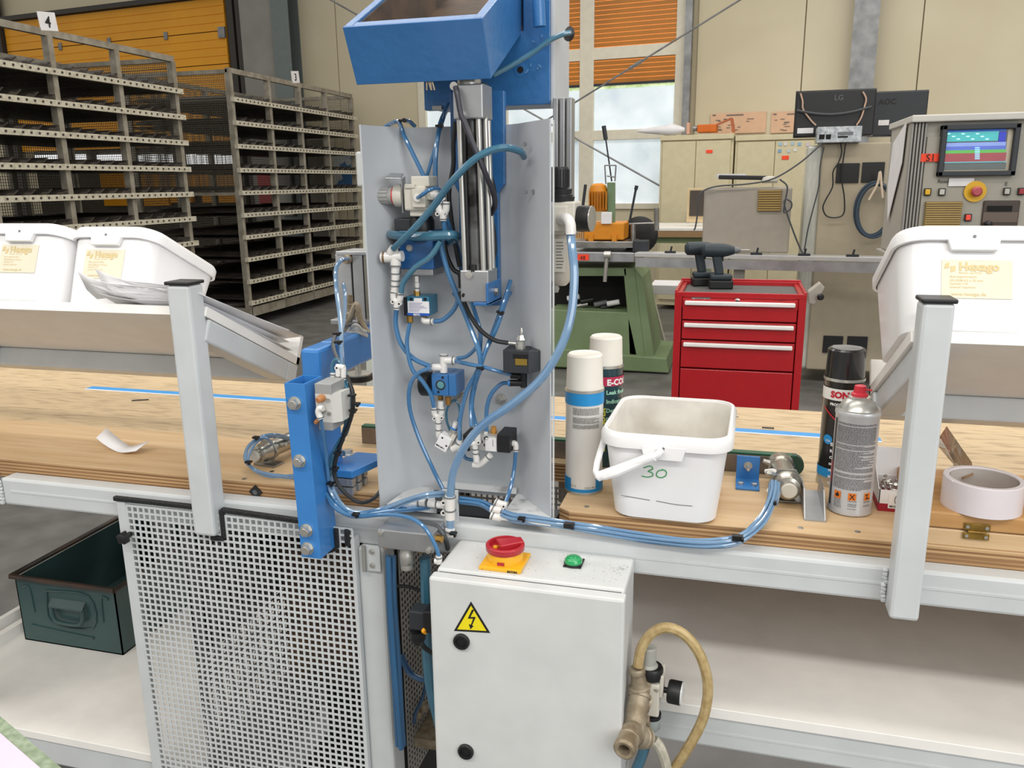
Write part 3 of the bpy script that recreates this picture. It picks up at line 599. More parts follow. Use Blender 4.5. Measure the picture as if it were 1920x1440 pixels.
# cordless drills
def drill(label, org, rz):
    T = thing('cordless_drill', label, 'drill', org, (0, 0, rz))
    M_b = mat('drill_body', '27343B', .5); M_k = mat('drill_black', '0F1113', .5)
    g = G(); g.box((-.045, -.038, 0), (.075, .038, .045)); g.build('battery', M_k, T, local=True, bevel=.008)
    g = G(); g.box((-.04, -.034, .045), (.07, .034, .075)); g.build('battery_shoe', M_b, T, local=True, bevel=.01)
    g = G(); g.prism([(-.015, -.018, .07), (.03, -.018, .07), (.012, -.016, .17), (-.035, -.016, .17)], (0, .034, 0)); g.build('grip', M_b, T, local=True, bevel=.009)
    g = G(); g.lathe((-.085, 0, .195), (1, 0, 0), [(.022, 0), (.034, .012), (.036, .07), (.034, .11), (.028, .135), (.02, .16)], n=18); g.build('motor_housing', M_b, T, local=True, smooth=True)
    g = G(); g.lathe((.07, 0, .195), (1, 0, 0), [(.018, 0), (.016, .02), (.009, .035)], n=16); g.build('chuck', M_ring, T, local=True, smooth=True)
    g = G(); g.cyl((.1, 0, .195), (.15, 0, .195), .0035, n=8); g.build('bit', M_steel, T, local=True)
    g = G(); g.box((.012, -.006, .14), (.024, .006, .165)); g.build('trigger', M_k, T, local=True, bevel=.002)
    return T
zz = zt_-.012
yd = YR+.12
p = onZ(1312, 537, zz); q = onZ(1345, 541, zz)
drill('dark cordless drill, left one of two standing on the red cabinet', (p.x, p.y+.03, zz), .25)
drill('dark cordless drill, right one with bit pointing right on the red cabinet', (q.x, q.y, zz), .12)
T = thing('wall_sprayer', 'small grey dispenser with black knob right of the red cabinet', 'dispenser', A(1535, 548, 4.6))
g = G(); g.prism(q4([(1515, 548), (1538, 530), (1547, 540), (1528, 572), (1516, 570)], 4.6), (0, .08, 0)); g.build('body', M_tg, T, bevel=.006)
g = G(); g.lathe(A(1538, 556, 4.59), (0, -1, 0), [(.015, 0), (.018, .02), (.01, .03)], n=14); g.build('knob', M_black, T, smooth=True)
# ================================================================== WORKBENCH FRAME
ZB = .98
BN = thing('workbench', 'long white steel workbench frame carrying plywood tops', 'workbench', (-.4, 1.2, 0))
def rail(x0, x1, y0, y1, z0, z1, name='rail'):
    g = G(); g.box((x0, y0, z0), (x1, y1, z1)); return g.build(name, M_frame, BN, bevel=.005)
rail(-1.36, 1.5, 1.185, 1.222, .90, .955, 'front_rail'); rail(-2.6, -1.40, 1.185, 1.222, .90, .955, 'front_rail')
g = G(); g.box((-1.34, 1.184, .927), (1.5, 1.186, .931)); g.build('rail_seam', M_frame, BN)
rail(-2.6, 1.5, 1.90, 1.94, .885, .94, 'back_rail')
for x in (-1.405, 1.3): rail(x, x+.04, 1.222, 1.90, .885, .94, 'cross_rail')
rail(-1.62, -1.57, 1.17, 1.222, 0, .90, 'leg'); rail(-1.62, -1.58, 1.88, 1.92, 0, .89, 'leg'); rail(1.3, 1.345, 1.185, 1.222, 0, .9, 'leg'); rail(.5, .54, 1.88, 1.92, 0, .9, 'leg')
rail(-.60, -.553, 1.172, 1.222, 0, .90, 'leg')
g = G()
for k in range(9): g.obox((.230+random.uniform(-.002, .002), 1.183, .905+k*.0058), (.007, .007, .007), rotm(k, k*.7, k))
for k in range(7): g.obox((-1.362, 1.183, .905+k*.007), (.008, .007, .008), rotm(k, k*.7, k))
g.build('weld_bead', M_frame, BN, bevel=.002)
rail(-.905, -.862, 1.148, 1.188, .900, 1.343, 'upright_post'); rail(.233, .272, 1.148, 1.188, .893, 1.343, 'upright_post')
for x0, x1 in ((-.907, -.86), (.231, .274)):
    G().box((x0, 1.146, 1.343), (x1, 1.19, 1.349)).build('end_cap', M_black, BN, bevel=.002)
# lower shelves
G().box((-1.75, 1.18, .37), (-.97, 1.95, .388)).build('lower_shelf', M_mel, BN, bevel=.001)
G().prism([(-.42, 1.23, .668), (-.125, 1.23, .668), (-.125, 1.18, .668), (1.6, 1.18, .668), (1.6, 1.98, .668), (-.42, 1.98, .668)], (0, 0, .018)).build('lower_shelf', M_mel, BN, bevel=.001)
G().box((-.42, 1.97, .6), (1.6, 1.985, .90)).build('back_panel', mat('shaded_shelf_back', 'A8927A', .5), BN)  # brown tone carries the under-bench shade and bounce off the wood
rail(-.42, 1.6, 1.185, 1.222, .61, .668, 'shelf_rail'); rail(-1.75, -.97, 1.185, 1.222, .31, .37, 'shelf_rail')
g = G(); g.box((-.13, 1.184, .637), (1.6, 1.186, .641)); g.build('rail_seam', M_frame, BN)
g = G(); g.beam((-1.74, 1.2, .40), (-1.74, 1.95, .40), .02, .03); g.beam((-1.77, 1.2, .42), (-1.77, 1.95, .42), .015, .03); g.build('side_lip', M_mel, BN)
# plywood tops
M_ply2 = mat('plywood_edge_dark', '9C7650', .65, h2='7E5C3C', scale=9, stretch=(.4, 2, 20), bump=.3, bscale=20)
def board(name, label, poly, z0, z1, mtop):
    T = thing(name, label, 'worktop', (poly[0][0], poly[0][1], z0))
    n_ = 11; hz = (z1-z0-.0015)/n_
    for q in range(2):
        g = G()
        for k in range(q, n_, 2): g.prism([(x, y+.0007*q, z0+k*hz) for x, y in poly], (0, 0, hz))
        g.build('ply_layers', M_ply2 if q else M_ply, T, kind='stuff')
    G().prism([(x+0, y, z1-.0015) for x, y in poly], (0, 0, .0015)).build('top_veneer', mtop, T)
    return T
bl = board('plywood_worktop', 'left plywood worktop with black diamond plug on its front edge', [(-2.6, 1.222), (-.578, 1.222), (-.578, 1.34), (-.55, 1.45), (-2.6, 1.45)], .942, ZB, M_wood)
br = board('plywood_worktop', 'right plywood worktop carrying the white bucket and cans', [(-.262, 1.235), (-.243, 1.222), (1.6, 1.222), (1.6, 1.45), (-.262, 1.45)], .940, ZB, M_wood)
bb = board('plywood_worktop', 'worn rear plywood worktop behind the belt, blue tape along it', [(-2.6, 1.4501), (1.6, 1.4501), (1.6, 1.935), (-2.6, 1.935)], .942, ZB-.0002, M_woodworn)
G().prism([(-.24, 1.2221, .9405), (-.2, 1.2221, .9405), (-.2, 1.30, .9405), (-.24, 1.30, .9405)], (0, 0, .02)).build('packer', M_ply, br)
g = G(); c = A(480, 922, 1.2215); g.obox((c.x, 1.2205, c.z), (.019, .004, .019), rotm(0, PI/4, 0)); d = g.build('diamond_plug', M_black, bl, bevel=.001)
g = G()
for k in range(4): g.obox((c.x, 1.218, c.z), (.010, .001, .0012), rotm(0, k*PI/4+.3, 0))
g.build('plug_mark', M_ring, d)
for (u, v), b_ in (((510, 884), bl), ((1100, 950), br), ((1608, 997), br), ((1501, 990), br), ((458, 898), bl)):
    p = onZ(u, v, ZB); g = G(); g.lathe((p.x, p.y, ZB-.0005), (0, 0, 1), [(.004, 0), (.0045, .001), (.002, .0012)], n=12); g.build('screw_head', M_steel, b_)
def strip(name, label, u0, u1, m):
    pass
def tape(label, xa, xb, ya, yb):
    o = G().prism([(xa, ya, ZB), (xb, yb, ZB), (xb, yb+.026, ZB), (xa, ya+.026, ZB)], (0, 0, .0007)).build('tape_strip', M_tape); tag(o, label, 'tape')
    G().prism([(xa, ya-.006, ZB), (xb, yb-.006, ZB), (xb, yb, ZB), (xa, ya, ZB)], (0, 0, .0006)).build('white_edge', M_paper, o)
tape('blue tape strip along the rear worktop left of the press', -1.66, -.60, 1.742, 1.738)
tape('blue tape strip along the rear worktop right of the press', -.56, .302, 1.738, 1.728)
# small debris
def pen(label, u, v, L, rz, m):
    p = onZ(u, v, ZB+.002); tag(G().cyl(p-Vector((math.cos(rz), math.sin(rz), 0))*L/2, p+Vector((math.cos(rz), math.sin(rz), 0))*L/2, .0014, n=8).build('metal_pin', m), label, 'pin')
pen('small grey pin lying on the rear worktop right of the bucket', 1372, 780, .03, .1, M_steel)
pen('short dark metal piece lying on the blue tape', 1440, 802, .025, 0, M_dark)
pen('thin dark wire lying on the left worktop near the post', 263, 750, .04, .5, M_dark)
g = G(); P = onZ(228, 846, ZB); N = 10
vs = []; fs = []
for i in range(N+1):
    t = i/N; x = P.x-.055+.105*t; z = ZB+.0015+.016*(2*t-1)**2*(1.5-t); 
    y = P.y+.012-.012*t+.005*math.sin(t*6)
    vs += [(x, y-.016, z), (x+.008*t, y+.016, z+.010*abs(2*t-1)+.002)]
for i in range(N): fs.append((2*i, 2*i+2, 2*i+3, 2*i+1))
g.add(vs, fs); o = g.build('paper_scrap', M_paper, smooth=True); so = o.modifiers.new('s', 'SOLIDIFY'); so.thickness = .0004
tag(o, 'curled scrap of printed paper lying on the left worktop', 'paper')
# ------------------------------------------------------------------ belt conveyor on the bench
T = thing('belt_conveyor', 'narrow green belt conveyor let into the bench behind the press', 'conveyor', (-.3, 1.47, ZB))
G().box((-.73, 1.476, ZB), (.115, 1.482, ZB+.034)).build('front_guide', mat('guide_steel', '8C8177', .35, .6, h2='6E655D', scale=14), T, bevel=.001)
G().box((-.73, 1.492, ZB), (.115, 1.496, ZB+.03)).build('rear_guide', M_steel, T)
G().box((-.73, 1.477, ZB+.034), (.12, 1.494, ZB+.038)).build('belt', mat('green_belt', '1F5A3E', .5), T, bevel=.001)
g = G(); g.cyl((.115, 1.478, ZB+.019), (.115, 1.492, ZB+.019), .0195, n=20); g.build('end_pulley', mat('green_belt_dark', '2A4A3C', .5), T, smooth=True)
for x in (-.12, -.01, .05): g = G(); bolt(g, (x, 1.476, ZB+.01), r=.003, h=.002); g.build('guide_screw', M_steel, T)
# ================================================================== TILTED TRAYS
TA = math.radians(27.2); RT = rotm(-TA)          # tray frame: local y runs down and back
def tray(label, ox, oz, x0, x1, tubes, L=.325):
    T = thing('tray_shelf', label, 'tray', (ox, 1.19, oz), (-TA, 0, 0))
    G().box((x0, 0, -.017), (x1, L, 0)).build('shelf_board', M_mel, T, local=True, bevel=.001)
    G().box((x0, L-.012, -.017), (x1, L, .045)).build('back_lip', M_mel, T, local=True, bevel=.001)
    for a in tubes: G().box((a, .012, -.058), (a+.04, L-.04, -.0175)).build('side_tube', M_frame, T, local=True, bevel=.004)
    G().box((x0, L-.04, -.058), (x1, L-.001, -.0175)).build('rear_tube', M_frame, T, local=True, bevel=.004)
    g = G(); g.obox(((x0+x1)/2, -.0, -.02), (.001, .001, .001)); 
    return T
def onTray(u, v, oz, h=0):      # pixel -> local tray coordinates at height h above the board
    d = ray(u, v); n = RT @ Vector((0, 0, 1)); o = Vector((0, 1.19, oz))
    t = (o+n*h-CAM).dot(n)/d.dot(n); return CAM+d*t
TZL, TZR = 1.303, 1.301
tl = tray('white tilted tray shelf on the left post carrying two buckets', -1.3, TZL, -.8, .44, (.4, -.32))
tr = tray('white tilted tray shelf on the right post carrying one bucket', .6, TZR, -.37, .5, (-.365, .3))
# ------------------------------------------------------------------ buckets
def rrect(w, d, r, z, n=6, y0=0):
    out = []
    for cx, cy, a0 in ((w/2-r, d-r, 0), (-w/2+r, d-r, PI/2), (-w/2+r, r, PI), (w/2-r, r, 1.5*PI)):
        for i in range(n+1):
            a = a0+i*PI/2/n; out.append((cx+r*math.cos(a), y0+cy+r*math.sin(a), z))
    return out
def bucket(label, loc, rot, w0=.162, w1=.176, d0=.19, d1=.215, h=.145, grp=None, lab=None, name='plastic_bucket', handle=None):
    T = thing(name, label, 'bucket', loc, rot, grp)
    def ring(s, z, e=0, r=.035): return rrect(w0+(w1-w0)*s+2*e, d0+(d1-d0)*s+2*e, r+e, z, y0=-(d1-d0)*s/2-e)
    rings = [ring(0, .0, -.008), ring(0, .004), ring(.5, h*.5), ring(.95, h*.95), ring(1, h), ring(1, h, -.0035, ), ring(.9, h*.9, -.003), ring(.05, .006, -.003)]
    n = len(rings[0]); g = G(); vs = [p for r in rings for p in r]
    fs = [(k*n+i, k*n+(i+1) % n, (k+1)*n+(i+1) % n, (k+1)*n+i) for k in range(4) for i in range(n)] + [tuple(range(n))]
    g.add(vs[:5*n], fs); g.build('shell', M_white, T, smooth=True, local=True)
    g = G(); vs = [p for r in rings[4:] for p in r]; fs = [(k*n+i, k*n+(i+1) % n, (k+1)*n+(i+1) % n, (k+1)*n+i) for k in range(3) for i in range(n)] + [tuple(range(3*n, 4*n))]
    g.add(vs, fs); g.build('inside', M_bwhite, T, smooth=True, local=True)
    # rim skirt
    rr = [ring(1, h-.018, .001), ring(1, h-.018, .006), ring(1, h-.004, .0065), ring(1, h+.001, .004), ring(1, h+.004, .0015), ring(1, h+.004, -.002), ring(1, h, -.003)]
    g = G(); vs = [p for r in rr for p in r]; fs = [(k*n+i, k*n+(i+1) % n, (k+1)*n+(i+1) % n, (k+1)*n+i) for k in range(len(rr)-1) for i in range(n)]
    g.add(vs, fs); rim = g.build('rim', M_white, T, smooth=True, local=True)
    yf = -(d1-d0)/2-.007
    G().prism([(-.034, yf, h-.012), (-.034+.006, yf, h-.033), (.034-.006, yf, h-.033), (.034, yf, h-.012)], (0, .008, 0)).build('handle_lug', M_white, T, local=True, bevel=.001)
    g = G(); g.cyl((0, yf-.0012, h-.014), (0, yf, h-.014), .0022, n=10); g.build('lug_hole', M_ring, T, local=True)
    if lab:
        # label lies on the sloping front wall
        dy = -(d1-d0)/2/h; yy = lambda z: dy*z-.0012
        la, lb, lz0, lz1 = lab
        o = G().prism([(la, yy(lz0), lz0), (lb, yy(lz0), lz0), (lb, yy(lz1), lz1), (la, yy(lz1), lz1)], (0, .0006, 0)).build('label', M_label, T, local=True)
        k = (lz1-lz0)
        up = Vector((0, dy, 1)); X1 = Vector((1, 0, 0))
        def tt(s_, sz, px, pz, m=M_ltext, b=0): text(s_, sz, m, o, (px, yy(pz)-.0006, pz), X1, up, local=True, bold=b)
        tt('Hexago', .0158, la+.021, lz1-.0145, b=.0007)
        tt('Bohren. wie Profis', .0038, la+.021, lz1-.019)
        tt('Bohrungsschrauben', .0042, la+.010, lz1-.0245); tt('G5.5538-4,5 x 30 mm', .0046, la+.010, lz1-.030); tt('Verzinkt T10', .0042, la+.010, lz1-.0345); tt('Senkkopf Teilgewinde', .0036, la+.010, lz1-.039)
        tt('www.hexago.de', .0066, la+.012, lz0+.0035)
        g = G(); g.prism([(la+.003, yy(lz1-.011)-.0006, lz1-.012), (la+.009, yy(lz1-.011)-.0006, lz1-.011), (la+.009, yy(lz1-.004)-.0006, lz1-.0035), (la+.005, yy(lz1-.004)-.0006, lz1-.005)], (0, .0003, 0))
        g.prism([(la+.011, yy(lz1-.018)-.0006, lz1-.0175), (la+.017, yy(lz1-.018)-.0006, lz1-.015), (la+.017, yy(lz1-.008)-.0006, lz1-.008), (la+.011, yy(lz1-.008)-.0006, lz1-.009)], (0, .0003, 0))
        g.build('logo', M_ltext, o, local=True)
    if handle:
        g = G(); g.tube(handle, .0052, n=8, k=5); g.build('handle', M_white, T, local=True, smooth=True)
        a, b = Vector(handle[1]), Vector(handle[2]); gr = G(); d = (b-a).normalized(); gr.cyl(a, b, .0078, n=12); gr.build('handle_grip', M_white, T, local=True, smooth=True)
    return T
n_ = RT @ Vector((0, 0, 1)); s_ = RT @ Vector((0, 1, 0))
def trayb(label, x, oz, dist, **k): 
    p = Vector((x, 1.19, oz)) + s_*dist + n_*.001
    return bucket(label, p, (-TA, 0, 0), **k)
trayb('white labelled bucket at the left picture edge on the left tray', -1.283, TZL, .012, lab=(-.042, .042, .055, .108))
trayb('white labelled bucket on the left tray next to the papers', -1.104, TZL, .026, lab=(-.044, .04, .052, .106))
trayb('white labelled bucket alone on the right tray', .307, TZR, .012, lab=(-.038, .048, .048, .101), w1=.182, w0=.166)
hb = [(-.115, -.085, .118), (-.093, -.052, .082)]
T = bucket('empty white bucket marked 30 standing open on the right worktop', (-.0925, 1.212, ZB+.001), (0, 0, -.02), w0=.160, w1=.190, d0=.2, d1=.232, h=.142,
           handle=[(-.098, .04, .128), (-.098, -.025, .075), (-.012, -.032, .118), (-.006, -.018, .127)])
g = G()
def stroke(T, pts, y, r=.0008, m=None): 
    g = G(); g.tube([(x, y-(z*.113), z) for x, z in pts], r, n=5, k=5); return g.build('handwritten_number', m, T, local=True)
M_gpen = mat('green_marker', '2E9A4E', .6)
stroke(T, [(-.030, .0905), (-.020, .0945), (-.016, .090), (-.023, .0855), (-.017, .0835), (-.016, .0785), (-.024, .0755), (-.033, .0765)], -.0005, m=M_gpen)
stroke(T, [(-.0, .090), (-.008, .087), (-.010, .079), (-.003, .0765), (.004, .081), (.004, .088), (-.002, .0905)], -.0005, m=M_gpen)
stroke(T, [(-.065, .040), (-.03, .037), (-.02, .036)], -.0005, .0005, M_txg); stroke(T, [(-.01, .036), (.02, .033), (.045, .033)], -.0005, .0005, M_txg)
# papers on left tray
g = G(); TP = thing('paper_stack', 'loose stack of curling printed papers on the left tray beside the bucket', 'paper', (-1.0, 1.2, TZL))
for k in range(7):
    pts = []; W = 8
    for j in range(5):
        for i in range(W+1):
            t = i/W; s2 = j/4
            base = Vector((-1.075+.19*t+.008*k*math.sin(k*2.1)+s2*.02, 1.19, TZL)) + s_*(-.014-.003*k+s2*(.035+.27*min(1, max(0, (t-.34)/.14)))) + n_*(.004+.0022*k+.020*max(0, .35-t)**1.3*(1+k*.12)*2*(1-s2) + .016*t*s2*(k/4)+.012*math.sin(t*3+k)*s2*.5 + max(0, .5-s2)*.006*k*(1-t)**.5)
            pts.append(base)
    fs = [(j*(W+1)+i, j*(W+1)+i+1, (j+1)*(W+1)+i+1, (j+1)*(W+1)+i) for j in range(4) for i in range(W)]
    q = G(); q.add(pts, fs); o = q.build('sheet', M_paper, TP, smooth=True); m_ = o.modifiers.new('s', 'SOLIDIFY'); m_.thickness = .0006
# ================================================================== SPRAY CANS AND SMALL THINGS ON THE RIGHT WORKTOP
def lines(T, c, R, a0, a1, z0, z1, n, m, h=.0009, seed=1):   # rows of small unreadable print wrapped around a can
    rnd = random.Random(seed); g = G()
    for k in range(n):
        z = z1-(z1-z0)*(k+.5)/n; a = a0
        if rnd.random() < .09: continue
        end = a1-(a1-a0)*(.0 if rnd.random() < .8 else rnd.random()*.5)
        while a < end:
            b = min(end, a+rnd.uniform(.02, .12)); q = [(c[0]+math.cos(t)*R, c[1]+math.sin(t)*R) for t in (a, b)]
            g.add([(q[0][0], q[0][1], z), (q[1][0], q[1][1], z), (q[1][0], q[1][1], z+h), (q[0][0], q[0][1], z+h)], [(0, 1, 2, 3)]); a = b+.02
    return g.build('fine_print', m, T)
def band(g, c, R, z0, z1, a0=0, a1=2*PI, n=40):
    vs = []
    for i in range(n+1):
        a = a0+(a1-a0)*i/n; vs += [(c[0]+math.cos(a)*R, c[1]+math.sin(a)*R, z0), (c[0]+math.cos(a)*R, c[1]+math.sin(a)*R, z1)]
    g.add(vs, [(2*i, 2*i+2, 2*i+3, 2*i+1) for i in range(n)]); return g
M_canw = mat('can_white', 'EFEDE8', .35, coat=.3)
def can(name, label, c, R, zt, capR, capz, body_m, cap_m, z0=ZB):
    T = thing(name, label, 'spray can', (c[0], c[1], z0))
    g = G(); g.lathe((c[0], c[1], z0), (0, 0, 1), [(R-.002, 0), (R, .002), (R-.0006, .005), (R-.0006, zt-z0-.005), (R+.0004, zt-z0-.003), (R, zt-z0), (R-.003, zt-z0)], n=40); g.build('can_body', body_m, T, smooth=True)
    for q_ in ((R+.0006, z0, z0+.004), (R+.001, zt-.004, zt+.001)): g = G(); band(g, c, *q_); g.build('seam_ring', M_zinc, T, smooth=True)
    if cap_m:
        g = G(); g.lathe((c[0], c[1], zt), (0, 0, 1), [(capR+.0008, -.001), (capR, .01), (capR-.0012, capz-zt-.003), (capR-.004, capz-zt), (capR-.007, capz-zt-.001)], n=36); g.build('cap', cap_m, T, smooth=True)
    return T
c = (-.238, 1.326); T = can('spray_can', 'white spray can with blue bands in front of the green can', c, .0325, 1.163, .0308, 1.222, M_canw, mat('cap_white', 'F0ECE2', .4))
bm = mat('can_blue', '2190D2', .4); g = G(); band(g, c, .0329, 1.138, 1.159); g.build('blue_band', bm, T, smooth=True); g = G(); band(g, c, .0329, ZB+.005, ZB+.011); band(g, c, .0329, ZB+.011, ZB+.029, -PI/2+.85, -PI/2+2.6); band(g, c, .0329, ZB+.011, ZB+.029, -PI/2-2.6, -PI/2-.55); g.build('blue_band', bm, T, smooth=True)
va = math.atan2(-c[1], -c[0])                     # angle facing the camera
lines(T, c, .0331, va-.62, va+.85, 1.098, 1.134, 20, M_txg, seed=3)
text('Inhalt: 400 ml', .0042, M_tx, T, (0, 0, ZB+.013), (1, 0, 0), (0, 0, 1), cyl=(c, .0332, va+.05)); text('440.3 02', .0042, M_txg, T, (0, 0, ZB+.015), (1, 0, 0), (0, 0, 1), cyl=(c, .0332, va-.85))
c = (-.224, 1.465); T = can('spray_can', 'dark green leak finder spray can with white cap, half hidden', c, .0325, 1.175, .0305, 1.227, mat('can_green', '17404A', .35, coat=.4), mat('cap_white', 'F0ECE2', .4))
va = math.atan2(-c[1], -c[0])
g = G(); band(g, c, .0329, 1.139, 1.156); g.build('red_band', mat('can_crimson', 'B8284F', .4), T, smooth=True)
text('E-COLL', .0155, M_txw, T, (0, 0, 1.141), (1, 0, 0), (0, 0, 1), cyl=(c, .0332, va+.08), bold=.0006)
M_ly = mat('lime_print', 'D8D84A', .5)
for k, s2 in enumerate(('Leak finder', 'Indicateur', 'Detector', 'Detektor')): text(s2, .0105, mat('aqua_print', 'A6DBC4', .5), T, (0, 0, 1.124-k*.017), (1, 0, 0), (0, 0, 1), cyl=(c, .0332, va+.05), bold=.0003)
me_ = text('LEAK FINDER', .014, M_ly, T, (c[0], c[1], 0), (1, 0, 0), (0, 0, 1), bold=.0006)
for v in me_.data.vertices:                          # turn the word to read upwards and wrap it
    lx, lz = v.co.x, v.co.z-(0-ZB); a = va-.32+(.011-lz*1.0)/.0332
    v.co = (math.cos(a)*.0333, math.sin(a)*.0333, lx+.035)
c = (.187, 1.46); T = can('spray_can', 'tall black contact cleaner spray can with black cap, behind the silver can', c, .0325, 1.172, .0315, 1.222, mat('can_black', '131418', .3, coat=.5), mat('cap_black', '0E0F10', .25, coat=.5))
va = math.atan2(-c[1], -c[0])
g = G(); band(g, c, .0329, 1.136, 1.156); g.build('white_band', M_canw, T, smooth=True)
g = G(); band(g, c, .0329, ZB+.018, ZB+.034); g.build('blue_band', bm, T, smooth=True)
g = G(); band(g, c, .0327, ZB+.002, ZB+.018); g.build('silver_band', M_zinc, T, smooth=True)
text('SONAX', .0150, mat('can_red_print', 'C81E32', .5), T, (0, 0, 1.141), (1, 0, 0), (0, 0, 1), cyl=(c, .0332, va-.62), bold=.0009)
text('PROFESSIONAL', .0062, M_txw, T, (0, 0, 1.127), (1, 0, 0), (0, 0, 1), cyl=(c, .0332, va-.62), bold=.0003)
for k, s2 in enumerate(('ELECTRO', 'REINIGER', 'CZYSTY', 'DETERGE', 'PER CON', 'BIZONS', 'CONTACT')): text(s2, .0078-.0008*min(k, 3), M_txw, T, (0, 0, 1.056-k*.0115), (1, 0, 0), (0, 0, 1), cyl=(c, .0332, va-.42), bold=.0003)
g = G()
for i in range(12):
    a0, a1 = va-1.0+i*.08, va-1.0+(i+1)*.08; z0 = 1.122-i*.0021
    g.add([(c[0]+math.cos(a0)*.033, c[1]+math.sin(a0)*.033, z0-.0015), (c[0]+math.cos(a1)*.033, c[1]+math.sin(a1)*.033, z0-.0036), (c[0]+math.cos(a1)*.033, c[1]+math.sin(a1)*.033, z0-.0006), (c[0]+math.cos(a0)*.033, c[1]+math.sin(a0)*.033, z0+.0015)], [(0, 1, 2, 3)])
g.build('red_stripe', mat('can_red_print', 'C81E32', .5), T)
text('606', .006, M_txw, T, (0, 0, 1.062), (1, 0, 0), (0, 0, 1), cyl=(c, .0336, va-.70))
g = G(); g.add([(c[0]+math.cos(va-.60+math.cos(a)*.0085/.033)*.0331, c[1]+math.sin(va-.60+math.cos(a)*.0085/.033)*.0331, 1.066+math.sin(a)*.0085) for a in [i*PI/10 for i in range(20)]], [tuple(range(20))]); g.build('blue_disc', bm, T)
g = G(); g.lathe((c[0], c[1], 1.2215), (0, 0, 1), [(.0245, 0), (.0245, .0008), (.001, .0012)], n=30); g.build('cap_disc', mat('cap_grey_dust', '8E8D8C', .5, h2='5E5E5F', scale=9), T)
# silver can
c = (.195, 1.335); R = .0335; T = thing('spray_can', 'silver spray can with red nozzle and small print in front of the black can', 'spray can', (c[0], c[1], ZB))
M_sil = mat('can_silver', 'C6C7C9', .32, .3)
g = G(); g.lathe((c[0], c[1], ZB), (0, 0, 1), [(R-.003, 0), (R, .002), (R, .006), (R-.001, .008), (R-.001, .160), (R+.0003, .163), (R, .168), (R-.0015, .170)], n=44); g.build('can_body', M_sil, T, smooth=True)
g = G(); g.lathe((c[0], c[1], ZB+.170), (0, 0, 1), [(R-.001, -.002), (R-.001, .001), (R-.0045, .0005), (.024, .011), (.0165, .016), (.0165, .020), (.012, .021)], n=36); g.build('shoulder', M_zinc, T, smooth=True)
g = G(); z = ZB+.190; g.lathe((c[0], c[1], z), (0, 0, 1), [(.0125, 0), (.0125, .004), (.0095, .006), (.0088, .014), (.0085, .0165), (.004, .018)], n=20); g.cyl((c[0]+.004, c[1]-.004, z+.012), (c[0]+.017, c[1]-.003, z+.0105), .0014, n=8); g.build('nozzle', mat('nozzle_red', 'D22A3C', .4), T, smooth=True)
va = math.atan2(-c[1], -c[0])
lines(T, c, R-.0006, va-.95, va+1.05, ZB+.044, ZB+.152, 62, mat('can_print', '2C2C2E', .6), .0008, 5)
for k, (s2, a) in enumerate((('', -.80), ('', -.1), ('', .65))):
    g = G(); band(g, c, R-.0003, ZB+.028, ZB+.040, va+a, va+a+.36, 8); sq = g.build('hazard_square', mat('hazard_orange', 'E07A2A', .5), T)
    g = G(); cx = va+a+.18
    def cp(da, z): return (c[0]+math.cos(cx+da)*(R+.0001), c[1]+math.sin(cx+da)*(R+.0001), ZB+z)
    if k == 0: g.add([cp(-.08, .031), cp(.08, .031), cp(.1, .034), cp(.02, .0385), cp(-.03, .036), cp(-.1, .034)], [(0, 1, 2, 3, 4, 5)])
    elif k == 1:
        g.add([cp(-.12, .030), cp(-.08, .0295), cp(.12, .038), cp(.08, .0385)], [(0, 1, 2, 3)]); g.add([cp(-.12, .038), cp(-.08, .0385), cp(.12, .030), cp(.08, .0295)], [(0, 1, 2, 3)])
    else: g.add([cp(-.12, .030), cp(.13, .030), cp(.1, .032), cp(-.1, .032)], [(0, 1, 2, 3)]); g.add([cp(-.06, .032), cp(-.02, .032), cp(-.02, .038), cp(-.06, .038)], [(0, 1, 2, 3)]); g.add([cp(-.12, .036), cp(.04, .037), cp(.04, .0385), cp(-.12, .038)], [(0, 1, 2, 3)])
    g.build('hazard_symbol', M_tx, sq)
    lines(T, c, R-.0006, va+a, va+a+.4, ZB+.012, ZB+.027, 7, mat('can_print', '3C3C3E', .6), .0007, 8+k)
g = G(); band(g, c, R-.0004, ZB+.012, ZB+.156, va-1.25, va-1.05, 5); g.build('side_stripe', mat('dark_stripe', '35363C', .4), T)
g = G(); band(g, c, R-.0004, ZB+.05, ZB+.085, va-1.3, va-1.08, 5); g.build('red_stripe', mat('can_red_print', 'C81E32', .5), T)
# U profile
pf = onZ(1528, 978, ZB); yf = pf.y
T = thing('channel_offcut', 'short aluminium U channel offcut standing beside the silver can', 'channel', (pf.x, yf, ZB))
g = G(); x0, x1 = pf.x-.016, pf.x+.016
g.box((x0, yf, ZB), (x1, yf+.135, ZB+.002)); g.prism([(x0, yf, ZB), (x0, yf+.135, ZB), (x0, yf+.12, ZB+.03), (x0, yf+.05, ZB+.036)], (.002, 0, 0)); g.prism([(x1, yf, ZB), (x1, yf+.135, ZB), (x1, yf+.12, ZB+.03), (x1, yf+.05, ZB+.036)], (-.002, 0, 0)); g.build('channel', M_alu, T)
